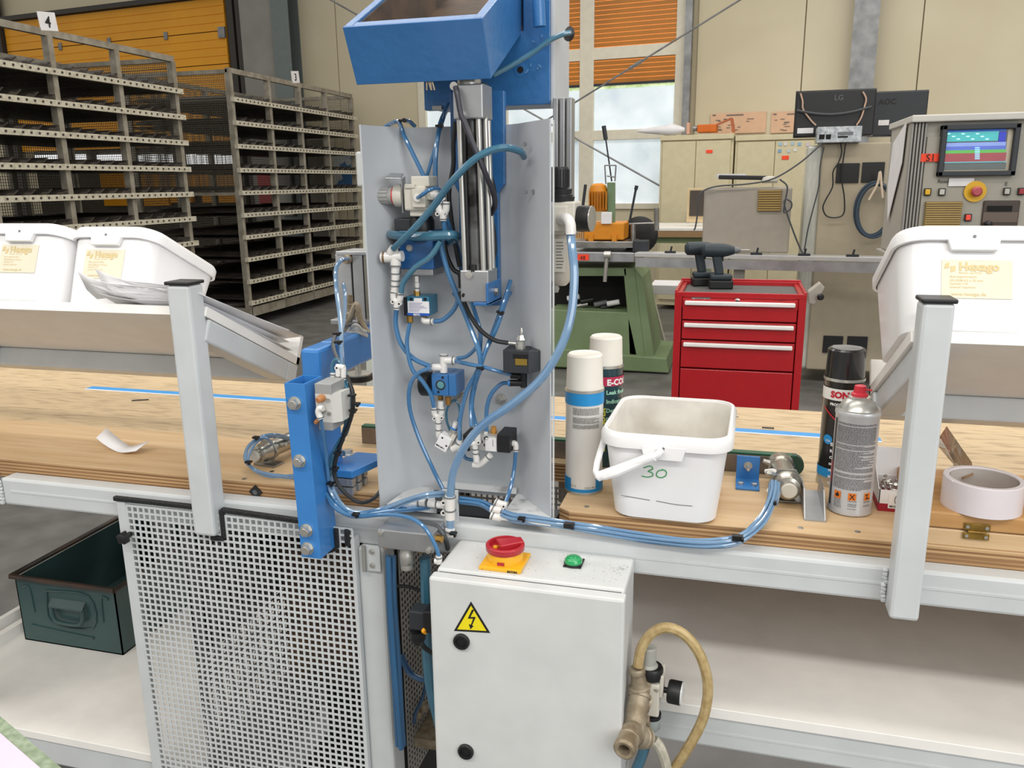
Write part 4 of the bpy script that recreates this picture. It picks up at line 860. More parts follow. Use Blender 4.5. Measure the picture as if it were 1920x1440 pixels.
# screw box
p = onZ(1642, 957, ZB); q = onZ(1700, 962, ZB)
T = thing('screw_box', 'open red and white carton of screws behind the right post', 'box', (p.x, p.y, ZB))
X0, X1_, Y0, Y1_ = p.x+.003, p.x+.07, p.y, p.y+.075
g = G(); t = .0012; h = .036
g.box((X0, Y0, ZB+.013), (X1_, Y0+t, ZB+h)); g.box((X0, Y0, ZB+.013), (X0+t, Y1_, ZB+h)); g.box((X1_-t, Y0, ZB+.013), (X1_, Y1_, ZB+h)); g.box((X0, Y1_-t, ZB+.013), (X1_, Y1_, ZB+h)); g.box((X0, Y0, ZB), (X1_, Y1_, ZB+.012)); g.build('carton', M_paper, T)
G().box((X0-.0005, Y0-.0005, ZB), (X1_+.0005, Y1_+.0005, ZB+.013)).build('red_band', mat('carton_red', '9E1B30', .6), T)
g = G(); g.prism([(X0, Y1_, ZB+h), (X1_, Y1_, ZB+h), (X1_, Y1_+.012, ZB+h+.045), (X0, Y1_+.012, ZB+h+.045)], (0, t, 0)); g.prism([(X0-.001, Y0+.005, ZB+h), (X0-.001, Y1_, ZB+h), (X0-.006, Y1_, ZB+h+.03), (X0-.006, Y0+.02, ZB+h+.03)], (t, 0, 0)); g.build('lid_flap', M_paper, T)
lb = G().box((X0+.014, Y0-.0012, ZB+.006), (X0+.04, Y0-.0004, ZB+.031)).build('sticker', M_white, T); text('0815/C', .0045, M_tx, lb, (X0+.016, Y0-.0015, ZB+.008), (1, 0, 0), (0, 0, 1), bold=.0002)
g = G(); g.tube([(X0+.027+.004*math.cos(a), Y0-.0016, ZB+.021+.007*math.sin(a)) for a in [i*PI/6 for i in range(13)]], .0005, n=5, k=2); g.build('symbol', M_tx, lb)
for i in range(46):
    a, b = random.random()*2*PI, random.uniform(-.5, .8); d = Vector((math.cos(a)*math.cos(b), math.sin(a)*math.cos(b), math.sin(b)))
    c0 = Vector((random.uniform(X0+.008, X1_-.008), random.uniform(Y0+.008, Y1_-.008), ZB+random.uniform(.02, .033)))
    o = G().cyl(c0, c0+d*.011, .0013, n=6).lathe(c0+d*.011, d, [(.0013, 0), (.0032, .0015), (.0028, .003)], n=8).build('screw', M_zinc, smooth=True)
    tag(o, 'small bright screw in the open carton behind the right post', 'screw', 'screws in the carton')
# hinged wooden case and tape roll
T = thing('wooden_case', 'low hinged wooden case with brass hinge at the right picture edge', 'case', (.3, 1.224, ZB))
G().box((.276, 1.224, ZB), (.62, 1.42, ZB+.026)).build('case_bottom', M_wood, T, bevel=.002)
G().box((.276, 1.223, ZB+.0275), (.62, 1.42, ZB+.052)).build('lid', mat('case_wood', 'C79A63', .5, h2='B58650', scale=5, stretch=(1, 12, 12), detail=6), T, bevel=.003)
c = A(1832, 988, 1.222)
h_ = G(); h_.obox((c.x, 1.2215, ZB+.034), (.034, .002, .011)); h_.obox((c.x, 1.2215, ZB+.020), (.034, .002, .010)); h_.obox((c.x, 1.2215, ZB+.027), (.018, .0022, .022)); h_.cyl((c.x-.012, 1.2195, ZB+.027), (c.x+.012, 1.2195, ZB+.027), .0022, n=8)
h_ = h_.build('hinge', mat('old_brass', '9A7A35', .4, .6, h2='7A5E28', scale=60), T, bevel=.0008)
g = G()
for dx in (-.0125, .0125):
    for dz in (.034, .020): g.cyl((c.x+dx, 1.2205, ZB+dz), (c.x+dx, 1.2192, ZB+dz), .0026, n=10)
g.build('hinge_screws', M_zinc, h_)
zt_ = ZB+.052
g = G(); tc = Vector((.362, 1.262, zt_)); RO, RI, H = .053, .0445, .044
n = 44; vs = []; fs = []
for r, z in ((RO, 0), (RO, H-.001), (RO-.001, H), (RI+.001, H), (RI, H-.001), (RI, 0)):
    vs += [tc+Vector((math.cos(2*PI*i/n)*r, math.sin(2*PI*i/n)*r, z)) for i in range(n)]
for k in range(6): fs += [(k*n+i, k*n+(i+1) % n, ((k+1) % 6)*n+(i+1) % n, ((k+1) % 6)*n+i) for i in range(n)]
T = thing('tape_roll', 'wide roll of pale tape lying on the wooden case', 'tape', tc)
g.add(vs, fs).build('roll', mat('pale_tape_roll', 'E4DCDF', .3, coat=.4), T, smooth=True)
g = G(); band(g, (tc.x, tc.y), RI-.0008, zt_+.001, zt_+H-.002); g.build('core', mat('core_film', 'BDB7B2', .35, h2='A8A39E', scale=12), T, smooth=True)
g = G(); P = [onZ(1765, 812, zt_+.035), onZ(1790, 845, zt_+.035), onZ(1812, 872, zt_+.035), onZ(1815, 892, zt_+.035)]
vs = []
for i, p in enumerate(P): vs += [p+Vector((-.008, -.002, -.018+.004*i)), p+Vector((.008, .004, .012-.004*i))]
g.add(vs, [(2*i, 2*i+2, 2*i+3, 2*i+1) for i in range(3)]); o = g.build('loose_tail', mat('brown_film', '9C7A55', .2, coat=.6, alpha=.8), T, smooth=True); o.modifiers.new('s', 'SOLIDIFY').thickness = .0004
g = G(); P = [A(1735, 820, 1.42), A(1765, 830, 1.42), A(1788, 870, 1.41), A(1790, 930, 1.40)]
vs = []
for p in P: vs += [p+Vector((0, -.03, 0)), p+Vector((.004, .02, 0))]
g.add(vs, [(2*i, 2*i+2, 2*i+3, 2*i+1) for i in range(3)]); o = g.build('liner_strip', mat('backing_paper', 'D9D2C4', .5)); o.modifiers.new('s', 'SOLIDIFY').thickness = .0005
tag(o, 'curved pale backing paper strip behind the tape roll', 'paper')
# ================================================================== GREEN CRATE
x0, x1, y0, y1, z0, z1 = -1.695, -1.40, 1.47, 1.93, .389, .572
T = thing('steel_crate', 'dark green open steel stacking crate on the lower left shelf', 'crate', ((x0+x1)/2, y0, z0))
g = G(); t = .003
g.box((x0, y0, z0), (x1, y0+t, z1-.012)); g.box((x0, y1-t, z0), (x1, y1, z1-.012)); g.box((x0, y0, z0), (x0+t, y1, z1-.012)); g.box((x1-t, y0, z0), (x1, y1, z1-.012)); g.box((x0, y0, z0), (x1, y1, z0+t)); g.build('tub', M_crate, T)
g = G()
for a, b in (((x0-.006, y0-.006), (x1+.006, y0-.006)), ((x1+.006, y0-.006), (x1+.006, y1+.006)), ((x1+.006, y1+.006), (x0-.006, y1+.006)), ((x0-.006, y1+.006), (x0-.006, y0-.006))):
    g.cyl((a[0], a[1], z1-.006), (b[0], b[1], z1-.006), .0065, n=10)
g.build('rolled_rim', mat('crate_rim', '2A2B29', .45, h2='4A3527', scale=12), T, smooth=True)
cx, cz = (x0+x1)/2+.008, (z0+z1)/2+.012
g = G()
def ridge(pts): g.tube([(a, y0-.001, b) for a, b in pts], .003, n=8, k=4)
ridge([(cx-.062, cz+.045), (cx+.062, cz+.045), (cx+.062, cz-.04), (cx-.062, cz-.04), (cx-.062, cz+.045)])
ridge([(x0+.02, cz+.045), (x0+.04, cz+.045), (x0+.045, cz-.02)]); ridge([(x1-.02, cz+.045), (x1-.04, cz+.045), (x1-.045, cz-.02)])
ridge([(x0+.03, z0+.045), (cx-.05, z0+.04), (cx+.06, z0+.035)])
g.build('pressed_ridges', M_crate, T, smooth=True)
g = G(); g.prism([(cx-.05, y0, cz+.028), (cx+.05, y0, cz+.028), (cx+.05, y0-.016, cz+.012), (cx-.05, y0-.016, cz+.012)], (0, 0, -.004)); g.build('handle_hood', M_crate, T, bevel=.001)
g = G(); g.tube([(cx-.045, y0-.008, cz+.014), (cx-.045, y0-.01, cz-.012), (cx-.03, y0-.012, cz-.03), (cx+.03, y0-.012, cz-.03), (cx+.045, y0-.01, cz-.012), (cx+.045, y0-.008, cz+.014)], .005, n=8); g.build('handle', M_crate, T, smooth=True)
# foreground slab corner
p, q = onZ(-60, 1292, 1.0), onZ(175, 1490, 1.0)
d = (q-p).normalized(); nn = Vector((d.y, -d.x, 0)); 
if nn.y > 0: nn = -nn
T = thing('foam_panel', 'blurred pink panel with mossy green edge in the bottom left corner', 'panel', p)
G().prism([p, q, q+nn*.3, p+nn*.3], (0, 0, -.02)).build('core', mat('green_foam', '93A088', .8, h2='76866C', scale=120, bump=.6, bscale=200), T)
p2, q2 = p+nn*.012+Vector((0, 0, .0008)), q+nn*.012+Vector((0, 0, .0008))
G().prism([p2, q2, q2+nn*.28, p2+nn*.28], (0, 0, .001)).build('pink_facing', mat('pink_face', 'D6C6D8', .5), T)
# ================================================================== PERFORATED GUARD
def perf(g, o, du, dv, nu, nv, bar, th, dn):
    o, du, dv, dn = Vector(o), Vector(du), Vector(dv), Vector(dn).normalized()
    for i in range(nu+1): p = o+du*(i/nu); g.beam(p, p+dv, bar, th, dn)
    for i in range(nv+1): p = o+dv*(i/nv); g.beam(p, p+du, bar, th*.94, dn)
XG0, XG1, YG, ZG = -1.068, -.604, 1.163, .948
T = thing('perforated_guard', 'white square-hole sheet metal guard door under the left worktop', 'guard', (XG0, YG, ZG))
pit = .0122
g = G(); nu = round((XG1-XG0-.012)/pit); nv = round(.62/pit)
perf(g, (XG0+.014, YG, ZG-.012), (nu*pit, 0, 0), (0, 0, -nv*pit), nu, nv, .0038, .0016, (0, 1, 0)); g.build('perforated_sheet', M_frame, T)
g = G(); g.box((XG0-.006, YG-.0015, ZG-.66), (XG0+.012, YG+.012, ZG-.004)); g.build('edge_fold', M_frame, T, bevel=.001); g = G(); g.box((XG1-.003, YG-.001, ZG-.66), (XG1+.004, YG+.02, ZG-.03)); g.build('edge_fold', M_frame, T, bevel=.001)
def trim(g, a, b): 
    a, b = Vector((a[0], YG, a[1])), Vector((b[0], YG, b[1])); g.beam(a, b, .009, .009, (0, 1, 0))
g = G(); zt_ = ZG
trim(g, (XG0-.01, zt_), (-.912, zt_-.001)); trim(g, (-.853, zt_-.001), (-.70, zt_-.006)); trim(g, (-.853, zt_), (-.853, .893)); trim(g, (-.853, .893), (-.88, .891)); trim(g, (-.632, zt_-.012), (-.632, .90)); trim(g, (-.632, .90), (-.66, .888)); trim(g, (-.612, zt_-.012), (-.612, .905))
g.build('rubber_edge_trim', mat('rubber_trim', '1B1C1E', .6, bump=1, bscale=300), T, bevel=.002)
p = A(236, 1006, YG-.012)
g = G(); g.lathe((p.x, YG, p.z), (0, -1, 0), [(.005, 0), (.005, .012), (.009, .013), (.009, .024), (.006, .026)], n=16)
for k in range(5): a = k*2*PI/5+.3; g.cyl((p.x+math.cos(a)*.008, YG-.012, p.z+math.sin(a)*.008), (p.x+math.cos(a)*.008, YG-.024, p.z+math.sin(a)*.008), .0038, n=8)
g.build('star_knob', M_black, T, smooth=True)
p, q = A(681, 1022, 1.166), A(714, 1073, 1.166)
hg = G().box((p.x+.004, 1.166, q.z), (q.x, 1.170, p.z)).build('hinge', M_frame, T, bevel=.001)
g = G(); g.cyl((p.x+.002, 1.163, q.z), (p.x+.002, 1.163, p.z), .0038, n=10); bolt(g, A(697, 1034, 1.165), r=.0035, h=.002); bolt(g, A(698, 1060, 1.165), r=.0035, h=.002); g.build('hinge_screws', M_zinc, hg, smooth=True)
T2 = thing('perforated_side_guard', 'grey perforated sheet seen in the gap beside the control box', 'guard', (-.545, 1.25, .9))
g = G(); perf(g, (-.555, 1.24, .885), (0, .3, 0), (0, 0, -.5), 25, 41, .0042, .0016, (1, 0, 0)); perf(g, (-.55, 1.56, .885), (.25, 0, 0), (0, 0, -.5), 20, 41, .0042, .0016, (0, 1, 0)); g.build('perforated_sheet', mat('grey_guard', 'A6A4A0', .4, .2), T2)
T3 = thing('scrap_bin', 'brown carton seen behind the perforated guard door', 'box', (-.85, 1.45, .45))
g = G(); g.box((-.90, 1.4, .45), (-.72, 1.6, .78)); g.build('carton', mat('brown_carton', '6E5540', .7, h2='3C342E', scale=14), T3, bevel=.01)
T3 = thing('drive_unit', 'dark motor unit inside the base behind the guard door', 'motor', (-.75, 1.4, .6))
g = G(); g.box((-.965, 1.66, .1), (-.565, 1.68, .93)); g.box((-.965, 1.23, .1), (-.565, 1.68, .12)); g.box((-.575, 1.225, .1), (-.565, 1.68, .93)); g.build('shade_wall', mat('shade_dark', '2A2928', .7), T3)  # added dark walls that keep light out behind the guard
G().box((-.975, 1.20, .60), (-.971, 1.66, .93)).build('shade_side_wall', mat('shade_dark', '2A2928', .7), T3)  # added dark sheet, blocks light and view behind the inner mesh
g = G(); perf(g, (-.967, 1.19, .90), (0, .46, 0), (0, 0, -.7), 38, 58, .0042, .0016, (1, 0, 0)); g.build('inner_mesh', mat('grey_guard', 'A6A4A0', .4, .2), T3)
g = G(); g.lathe((-1.0, 1.5, .75), (1, 0, 0), [(.05, 0), (.06, .02), (.06, .2), (.04, .22)], n=20); g.box((-.72, 1.38, .3), (-.64, 1.5, .6)); g.build('motor_body', mat('dark_motor', '2C3034', .5), T3, smooth=True)
# ================================================================== BLUE STANCHION
TS = thing('stanchion', 'bright blue steel tube bolted to the bench front with four bolts', 'post', (-.665, 1.10, .91))
x0, x1, y0, y1 = -.677, -.640, 1.112, 1.170; zb_, zt_ = .902, 1.198
a, b = A(533, 722, y0), A(565, 1034, y0)
lean = Matrix.Shear('XZ', 3, (0, 0)) if False else None
def sh(v): v = Vector(v); return v + Vector(((v.z-zb_)*-.0, 0, 0))
g = G(); w_ = .003
xa, xb = a.x, A(571, 722, y0).x
xa2, xb2 = b.x, A(597, 1037, y0).x
def quadbox(xl, xr, yl, yr, dx):       # wall of the tube from bottom to top, leaning with dx
    vs = [(xl, yl, zb_), (xr, yl, zb_), (xr, yr, zb_), (xl, yr, zb_)] + [(xl+dx, yl, zt_), (xr+dx, yl, zt_), (xr+dx, yr, zt_), (xl+dx, yr, zt_)]
    g.add(vs, [(0, 1, 2, 3), (7, 6, 5, 4), (0, 4, 5, 1), (1, 5, 6, 2), (2, 6, 7, 3), (3, 7, 4, 0)])
X0, X1_ = xa2, xa2+(xb-xa); DX = xa-xa2
quadbox(X0, X1_, y0, y0+w_, DX); quadbox(X0, X1_, y1-w_, y1, DX); quadbox(X0, X0+w_, y0+w_, y1-w_, DX); quadbox(X1_-w_, X1_, y0+w_, y1-w_, DX)
g.build('tube', M_bluebr, TS)
for u, v in ((553, 756), (562, 864), (575, 994), (577, 1028)):
    p = A(u, v, y0); g = G(); bolt(g, (p.x, y0, p.z), r=.0092, h=.008); g.lathe((p.x, y0-.0095, p.z), (0, -1, 0), [(.0065, 0), (.006, .0006)], n=20); g.build('hex_bolt', M_zinc, TS, bevel=.0004)
# rear tube with horizontal arm
xr_, xl_ = -.660, -.695
TA_ = thing('bent_arm', 'blue square steel arm reaching back over the bench to the left of the press', 'arm', (-.68, 1.19, .98))
g = G(); g.box((xl_, 1.195, 1.0), (xr_, 1.26, 1.236)); g.build('upright_tube', M_bluebr, TA_, bevel=.006); g = G(); g.box((xl_, 1.2605, 1.176), (xr_, 1.80, 1.236)); g.build('tube', M_bluebr, TA_, bevel=.005)
p = onX(655, 860, -.64); bx = onZ(680, 905, ZB)
g = G(); q0 = A(622, 862, 1.24); q1 = A(690, 862, 1.24)
g.prism([(q0.x-.01, 1.20, 1.012), (q1.x-.012, 1.20, 1.012), (q1.x+.015, 1.30, 1.012), (q0.x+.02, 1.30, 1.012)], (0, 0, .013)); g.build('clamp_plate', M_bluebr, TA_, bevel=.0015)
g = G(); bolt(g, A(652, 852, 1.25)*1+Vector((0, 0, 0)), (0, 0, 1), r=.009, h=.007); g.build('clamp_bolt', M_zinc, TA_)
g = G()
for k in range(2):
    zz = .981+k*.016
    g.box((q0.x-.005, 1.20, zz), (q1.x-.02, 1.27, zz+.013))
    for j in range(3): g.box((q1.x-.02, 1.2+.024*j, zz), (q1.x-.012, 1.213+.024*j, zz+.013))
g.build('slotted_profile', M_alu, TA_, bevel=.001)
g = G(); c = A(672, 702, 1.5); g.lathe((c.x, 1.5, c.z-.012), (0, 0, 1), [(.028, 0), (.030, .002), (.030, .012)], n=28); g.build('rubber_foot', M_black, TA_, smooth=True)
g = G(); g.lathe((c.x, 1.5, c.z), (0, 0, 1), [(.027, 0), (.027, .003), (.006, .0035), (.006, .03)], n=24); g.build('foot_spindle', M_zinc, TA_, smooth=True)
# vertical cylinder behind the arm
TC = thing('compact_cylinder', 'upright aluminium cylinder behind the press plate on the blue arm', 'cylinder', (-.73, 1.45, 1.24))
a = A(632, 475, 1.45); b = A(692, 475, 1.45); zb2 = 1.238
for q0, q1, m in ((632, 662, M_alu), (663, 684, M_alu), (684, 694, mat('alu_dark', '8B8980', .4, .5))):
    p, q = A(q0, 540, 1.45), A(q1, 540, 1.45); G().box((p.x, 1.45, zb2), (q.x-.002, 1.52, a.z-.002)).build('body_profile', m, TC, bevel=.0015)
G().box((a.x-.002, 1.448, a.z-.003), (b.x+.004, 1.525, a.z+.004)).build('top_plate', M_alu, TC, bevel=.001)
p = A(625, 612, 1.44); G().box((p.x, 1.43, 1.236), (b.x+.01, 1.54, 1.245)).build('base_plate', M_alu, TC, bevel=.001)
g = G(); p = A(653, 486, 1.45); g.lathe(p, (0, -1, 0), [(.009, 0), (.009, .006), (.007, .008), (.007, .014)], n=18); g.build('port_fitting', M_brassold, TC, smooth=True)
g = G(); p = A(655, 597, 1.40); g.lathe(p, (0.1, 0, 1), [(.012, 0), (.013, .01), (.010, .014), (.011, .028), (.006, .03), (.005, .045)], n=16); g.tube([A(652, 610, 1.39), A(668, 570, 1.39), A(676, 600, 1.39), A(690, 625, 1.39)], .006); g.build('greasy_coupling', M_brassold, TC, smooth=True)
g = G()
for k in range(7): g.tube([A(650+k*2, 622+random.random()*6, 1.36), A(668, 608+random.random()*16, 1.35), A(684+random.random()*6, 622+random.random()*10, 1.36)], .0028)
tag(g.build('white_cable_bundle', mat('dirty_white_cable', 'B4B2AC', .5), smooth=True), 'tangle of dirty white cable ends lying on the blue arm', 'cable')
# wall box left of the plate edge
T = tag(G().box(*pbox(667, 284, 690, 350, 3.03, .06)).build('junction_box', M_frame, bevel=.008), 'white box peeking out left of the press back plate', 'box')
T = tag(G().prism([A(u, v, 3.1) for u, v in ((678, 345), (700, 345), (705, 1000), (695, 1000))], (0, .06, 0)).build('pale_pole', mat('pale_green_pole', 'C9CFC4', .5)), 'pale pole behind the press plate', 'pole')
# ================================================================== PRESS: BACK PLATE
PR = thing('pneumatic_press', 'grey back plate press station with blue head and upright cylinder', 'press', (-.42, 1.27, ZB))
prof = [(-.561, 1.192), (-.556, 1.215), (-.538, 1.262), (-.518, 1.284), (-.495, 1.290), (-.375, 1.290), (-.352, 1.286), (-.335, 1.272), (-.280, 1.205), (-.268, 1.192)]
def sheet(pr, z0, z1, t=.003):
    n = len(pr); g = G(); off = []
    for i, (x, y) in enumerate(pr):
        a = Vector(pr[max(i-1, 0)]); b = Vector(pr[min(i+1, n-1)]); d = (b-a).normalized(); off.append((x-d.y*t*1, y+d.x*t))
    vs = [(x, y, z) for z in (z0, z1) for x, y in pr] + [(x, y, z) for z in (z0, z1) for x, y in off]
    f = []
    for i in range(n-1):
        f += [(i, i+1, n+i+1, n+i), (2*n+i+1, 2*n+i, 3*n+i, 3*n+i+1), (n+i, n+i+1, 3*n+i+1, 3*n+i), (i+1, i, 2*n+i, 2*n+i+1)]
    f += [(0, n, 3*n, 2*n), (n-1, 3*n-1, 4*n-1, 2*n-1)]
    return g.add(vs, f)
bp_ = sheet(prof, .968, 1.588).build('back_plate', M_plate, PR, smooth=True)
G().box((-.264, 1.193, .968), (-.2625, 1.20, 1.586)).build('plate_edge', M_frame, PR)
g = G()
for u, v in ((702, 300), (724, 300), (703, 287), (984, 270), (985, 360), (1000, 359), (1007, 269)):
    p = A(u, v, 1.285 if u < 900 else 1.23); g.lathe(p, (0, -1, 0), [(.0035, 0), (.003, .002)], n=10)
g.build('plate_rivets', M_ring, PR, smooth=True)
for u, v in ((722, 686),): g = G(); g.cyl(A(u-3, v-1, 1.25), A(u+6, v+3, 1.23), .002, n=6); g.build('protruding_screw', M_zinc, PR)
g = G(); g.cyl(A(703, 429, 1.25), A(714, 430, 1.23), .0018, n=6); g.build('protruding_screw', M_zinc, PR)
for u, v in ((865, 745), (939, 748)):
    p = A(u, v, 1.288); g = G(); bolt(g, (p.x, 1.288, p.z), r=.0075, h=.006); g.cyl((p.x, 1.284, p.z), (p.x, 1.268, p.z), .004, n=10); g.build('hex_bolt', M_zinc, PR)
g = G(); g.box((-.47, 1.287, .975), (-.345, 1.29, .985)); g.prism([(-.345, 1.29, .9801), (-.268, 1.192, .9801), (-.262, 1.17, .9801), (-.345, 1.175, .9801)], (0, 0, .0-.006)); g.prism([(-.55, 1.19, .968), (-.46, 1.19, .968), (-.5, 1.28, .968), (-.54, 1.28, .968)], (0, 0, .008)); g.box((-.48, 1.27, .982), (-.345, 1.276, .992)); g.build('foot_plates', mat('scuffed_white', 'D4D6D6', .4, h2='9A9C9C', scale=30, lo=.55, hi=.7), PR)
G().box((-.555, 1.225, .905), (-.27, 1.285, .955)).build('inner_beam', M_dark, PR)
# blue column plate
cp = [A(843, 170, 1.275), A(945, 170, 1.275), A(946, 345, 1.275), A(934, 362, 1.275), A(937, 573, 1.275), A(893, 573, 1.275), A(861, 440, 1.275), A(860, 362, 1.275), A(846, 335, 1.275)]
G().prism(cp, (0, .012, 0)).build('column_plate', M_blue, PR, bevel=.0015)
# head body
g = G(); g.prism([(-.515, 1.36, 1.622), (-.304, 1.36, 1.622), (-.304, 1.36, 1.83), (-.349, 1.36, 1.83), (-.349, 1.36, 1.735), (-.515, 1.36, 1.735)], (0, .08, 0)); g.build('head_body', M_blue, PR, bevel=.002)
pr = [A(1000, 8, 1.36), A(1033, 5, 1.36), A(1051, 50, 1.42), A(1052, 200, 1.42), A(1034, 206, 1.36)]
g = G(); g.prism([(-.304, 1.36, 1.615), (-.304, 1.36, 1.835), (-.300, 1.40, 1.845), (-.300, 1.46, 1.80), (-.300, 1.46, 1.63)], (.006, 0, 0)); g.build('side_plate', M_plate, PR, bevel=.001)
g = G(); p0_, p1_ = A(795, 180, 1.34), A(848, 205, 1.34); g.box((p0_.x, 1.34, p1_.z), (p1_.x, 1.36, p0_.z+.04)); g.build('left_cheek', M_blue, PR, bevel=.001)
g = G(); a = A(824, 202, 1.335); g.box((a.x-.012, 1.333, a.z-.003), (a.x+.004, 1.34, a.z+.003)); g.build('label_plate', M_steel, PR)
p = A(976, 131, 1.36); g = G(); g.lathe(p, (0, -1, 0), [(.011, 0), (.011, .0006), (.0055, .001)], n=24); g.build('bore_ring', M_blue, PR, smooth=True)
g = G(); g.cyl(p+Vector((0, -.0012, 0)), p+Vector((0, -.0016, 0)), .0052, n=20); g.build('bore', M_blk, PR)
g = G()
for u, v in ((988, 134), (1008, 128), (1012, 124), (1000, 78), (1016, 68), (995, 122)):
    p = A(u, v, 1.359); R_ = rotm(.2, random.random()*3, random.random()*.3); g.obox(p, (.004+random.random()*.004, .001, .0025), R_)
g.build('peeling_paint', mat('paint_flakes', '5F93C4', .3), PR)
g = G(); a, b = A(1008, -30, 1.33), A(1012, 50, 1.33); g.cyl(a, b, .0098, n=18); g.build('lift_pin', M_blue, PR, smooth=True)
# inclined chute box
CT = math.radians(26.5); e2 = Vector((0, math.cos(CT), math.sin(CT))); e3 = Vector((0, -math.sin(CT), math.cos(CT)))
TL, TR = A(642, 54, 1.15), A(904, 31, 1.15)
o_ = Vector((0, 1.15, (TL.z+TR.z)/2)); HB = .083; LB = .42; t = .0045
def cb(g, x0, x1, s0, s1, h0, h1):
    g.add([Vector((x, 0, 0))+o_+e2*s+e3*h for h in (h0, h1) for s in (s0, s1) for x in (x0, x1)], [(0, 2, 3, 1), (4, 5, 7, 6), (0, 1, 5, 4), (1, 3, 7, 5), (3, 2, 6, 7), (2, 0, 4, 6)])
g = G(); cb(g, TL.x, TR.x, 0, t, -HB, 0); g.build('chute_front', M_blue, PR, bevel=.001)
g = G(); cb(g, TL.x, TL.x+.013, t, LB, -HB, 0); cb(g, TR.x-.013, TR.x, t, LB, -HB, 0); g.build('chute_sides', M_blue, PR, bevel=.001)
g = G(); cb(g, TL.x+.013, TR.x-.013, .0045, .022, -.006, -.0003); g.build('chute_rim', M_blue, PR, bevel=.001)
g = G(); cb(g, TL.x+.013, TR.x-.013, t, LB, -HB, -HB+.004); cb(g, TL.x+.0131, TR.x-.0131, .024, .028, -HB+.004, -.01); cb(g, TL.x+.013, TL.x+.016, t, LB, -HB, -.004); cb(g, TR.x-.016, TR.x-.013, t, LB, -HB, -.004); g.build('chute_floor', mat('dark_brown_inside', '3A322C', .7, h2='5A4636', scale=20), PR)  # dark brown mottled sheets over the floor and inner walls
g = G()
for (u, v) in ((795, 6), (800, 10)): pass
q = o_+Vector((-.435, 0, 0))+e2*.07+e3*-.03; g.tube([q+Vector((math.cos(a)*.012, 0, math.sin(a)*.012)) for a in [i*PI/6 for i in range(13)]], .004, n=8, k=2); g.build('eye_bolt', M_dark, PR, smooth=True)
g = G()
for k in range(4):
    p = A(800+k*3.5, 153, 1.19); g.cyl(p, p+Vector((random.uniform(-.004, .004), 0, -.012)), .0013, n=6)
g.build('screw_tips', M_brassold, PR)
# press cylinder
CY = thing('press_cylinder', 'upright tie-rod air cylinder with grey heads in the blue bracket', 'cylinder', (-.39, 1.22, 1.33))
a, b = pbox(849, 157, 905, 223, 1.195, .05); G().box((a[0], 1.195, a[2]), (b[0], 1.245, b[2])).build('upper_head', M_alu, CY, bevel=.002)
g = G(); p = A(880, 152, 1.22); g.cyl(p-Vector((0, 0, .006)), p+Vector((0, 0, .006)), .018, n=24); g.build('rod_collar', M_zinc, CY, smooth=True)
zt2 = a[2]+.003; hd = (a, b)
a2, b2 = pbox(863, 507, 916, 567, 1.195, .05); G().box((a2[0], 1.195, a2[2]), (b2[0], 1.245, b2[2])).build('lower_head', M_alu, CY, bevel=.002)
zb3 = b2[2]-.002
for x, y in ((a2[0]+.006, 1.203), (b2[0]-.010, 1.203), (b2[0]-.003, 1.215), (a2[0]+.006, 1.24), (b2[0]-.006, 1.24)):
    g = G(); g.cyl((x, y, zb3), (x+(a[0]-a2[0])*.9, y, zt2), .0042, n=12); g.build('tie_rod', M_zinc, CY, smooth=True)
cx = (a2[0]+b2[0])/2; g = G(); g.cyl((cx-.004, 1.222, zb3), (cx-.008, 1.222, zt2), .0165, n=24); g.build('barrel', mat('oily_barrel', '6B6C6C', .35, .6, h2='23211F', scale=16, lo=.42, hi=.58), CY, smooth=True)
g = G(); g.cyl((cx-.012, 1.204, zb3), (cx-.014, 1.204, zt2), .0035, n=10); g.cyl((cx-.002, 1.199, zb3+.0), (cx-.002, 1.199, zb3+.01), .005, n=10); g.build('sensor_rail', M_black, CY, smooth=True)
g = G(); p = A(880, 515, 1.195); g.lathe(p, (0, -1, 0), [(.006, 0), (.006, .004), (.003, .0045)], n=14); p = A(866, 215, 1.195); g.lathe(p, (0, -1, 0), [(.006, 0), (.006, .006), (.003, .007)], n=14); p = A(853, 162, 1.195); g.lathe(p, (0, -1, 0), [(.006, 0), (.006, .006)], n=14); g.build('port_screw', M_zinc, CY, smooth=True)
g = G(); g.tube([A(854, 163, 1.186), A(858, 180, 1.182), A(864, 214, 1.182), A(872, 232, 1.182), A(886, 268, 1.18), A(898, 295, 1.182), A(912, 330, 1.19), A(925, 362, 1.21), A(928, 385, 1.225), A(920, 403, 1.24)], .0043); g.build('air_line', mat('purple_black_line', '34333C', .35), CY, smooth=True)
g = G(); p, q = A(905, 155, 1.21), A(905, 205, 1.21); g.box((p.x-.001, 1.205, q.z), (p.x+.0015, 1.235, p.z)); g.build('side_inset', M_dark, CY)
g = G(); p, q = A(911, 531, 1.19), A(935, 573, 1.19); g.box((p.x, 1.188, q.z), (p.x+.004, 1.262, p.z+.0)); g.box((A(888, 573, 1.19).x, 1.188, q.z-.001), (p.x+.004, 1.262, q.z+.004)); g.build('foot_bracket', M_blue, CY, bevel=.001)
g = G(); bolt(g, (p.x+.004, 1.225, (p.z+q.z)/2), (1, 0, 0), r=.006, h=.004); g.build('bracket_bolt', M_steel, CY)
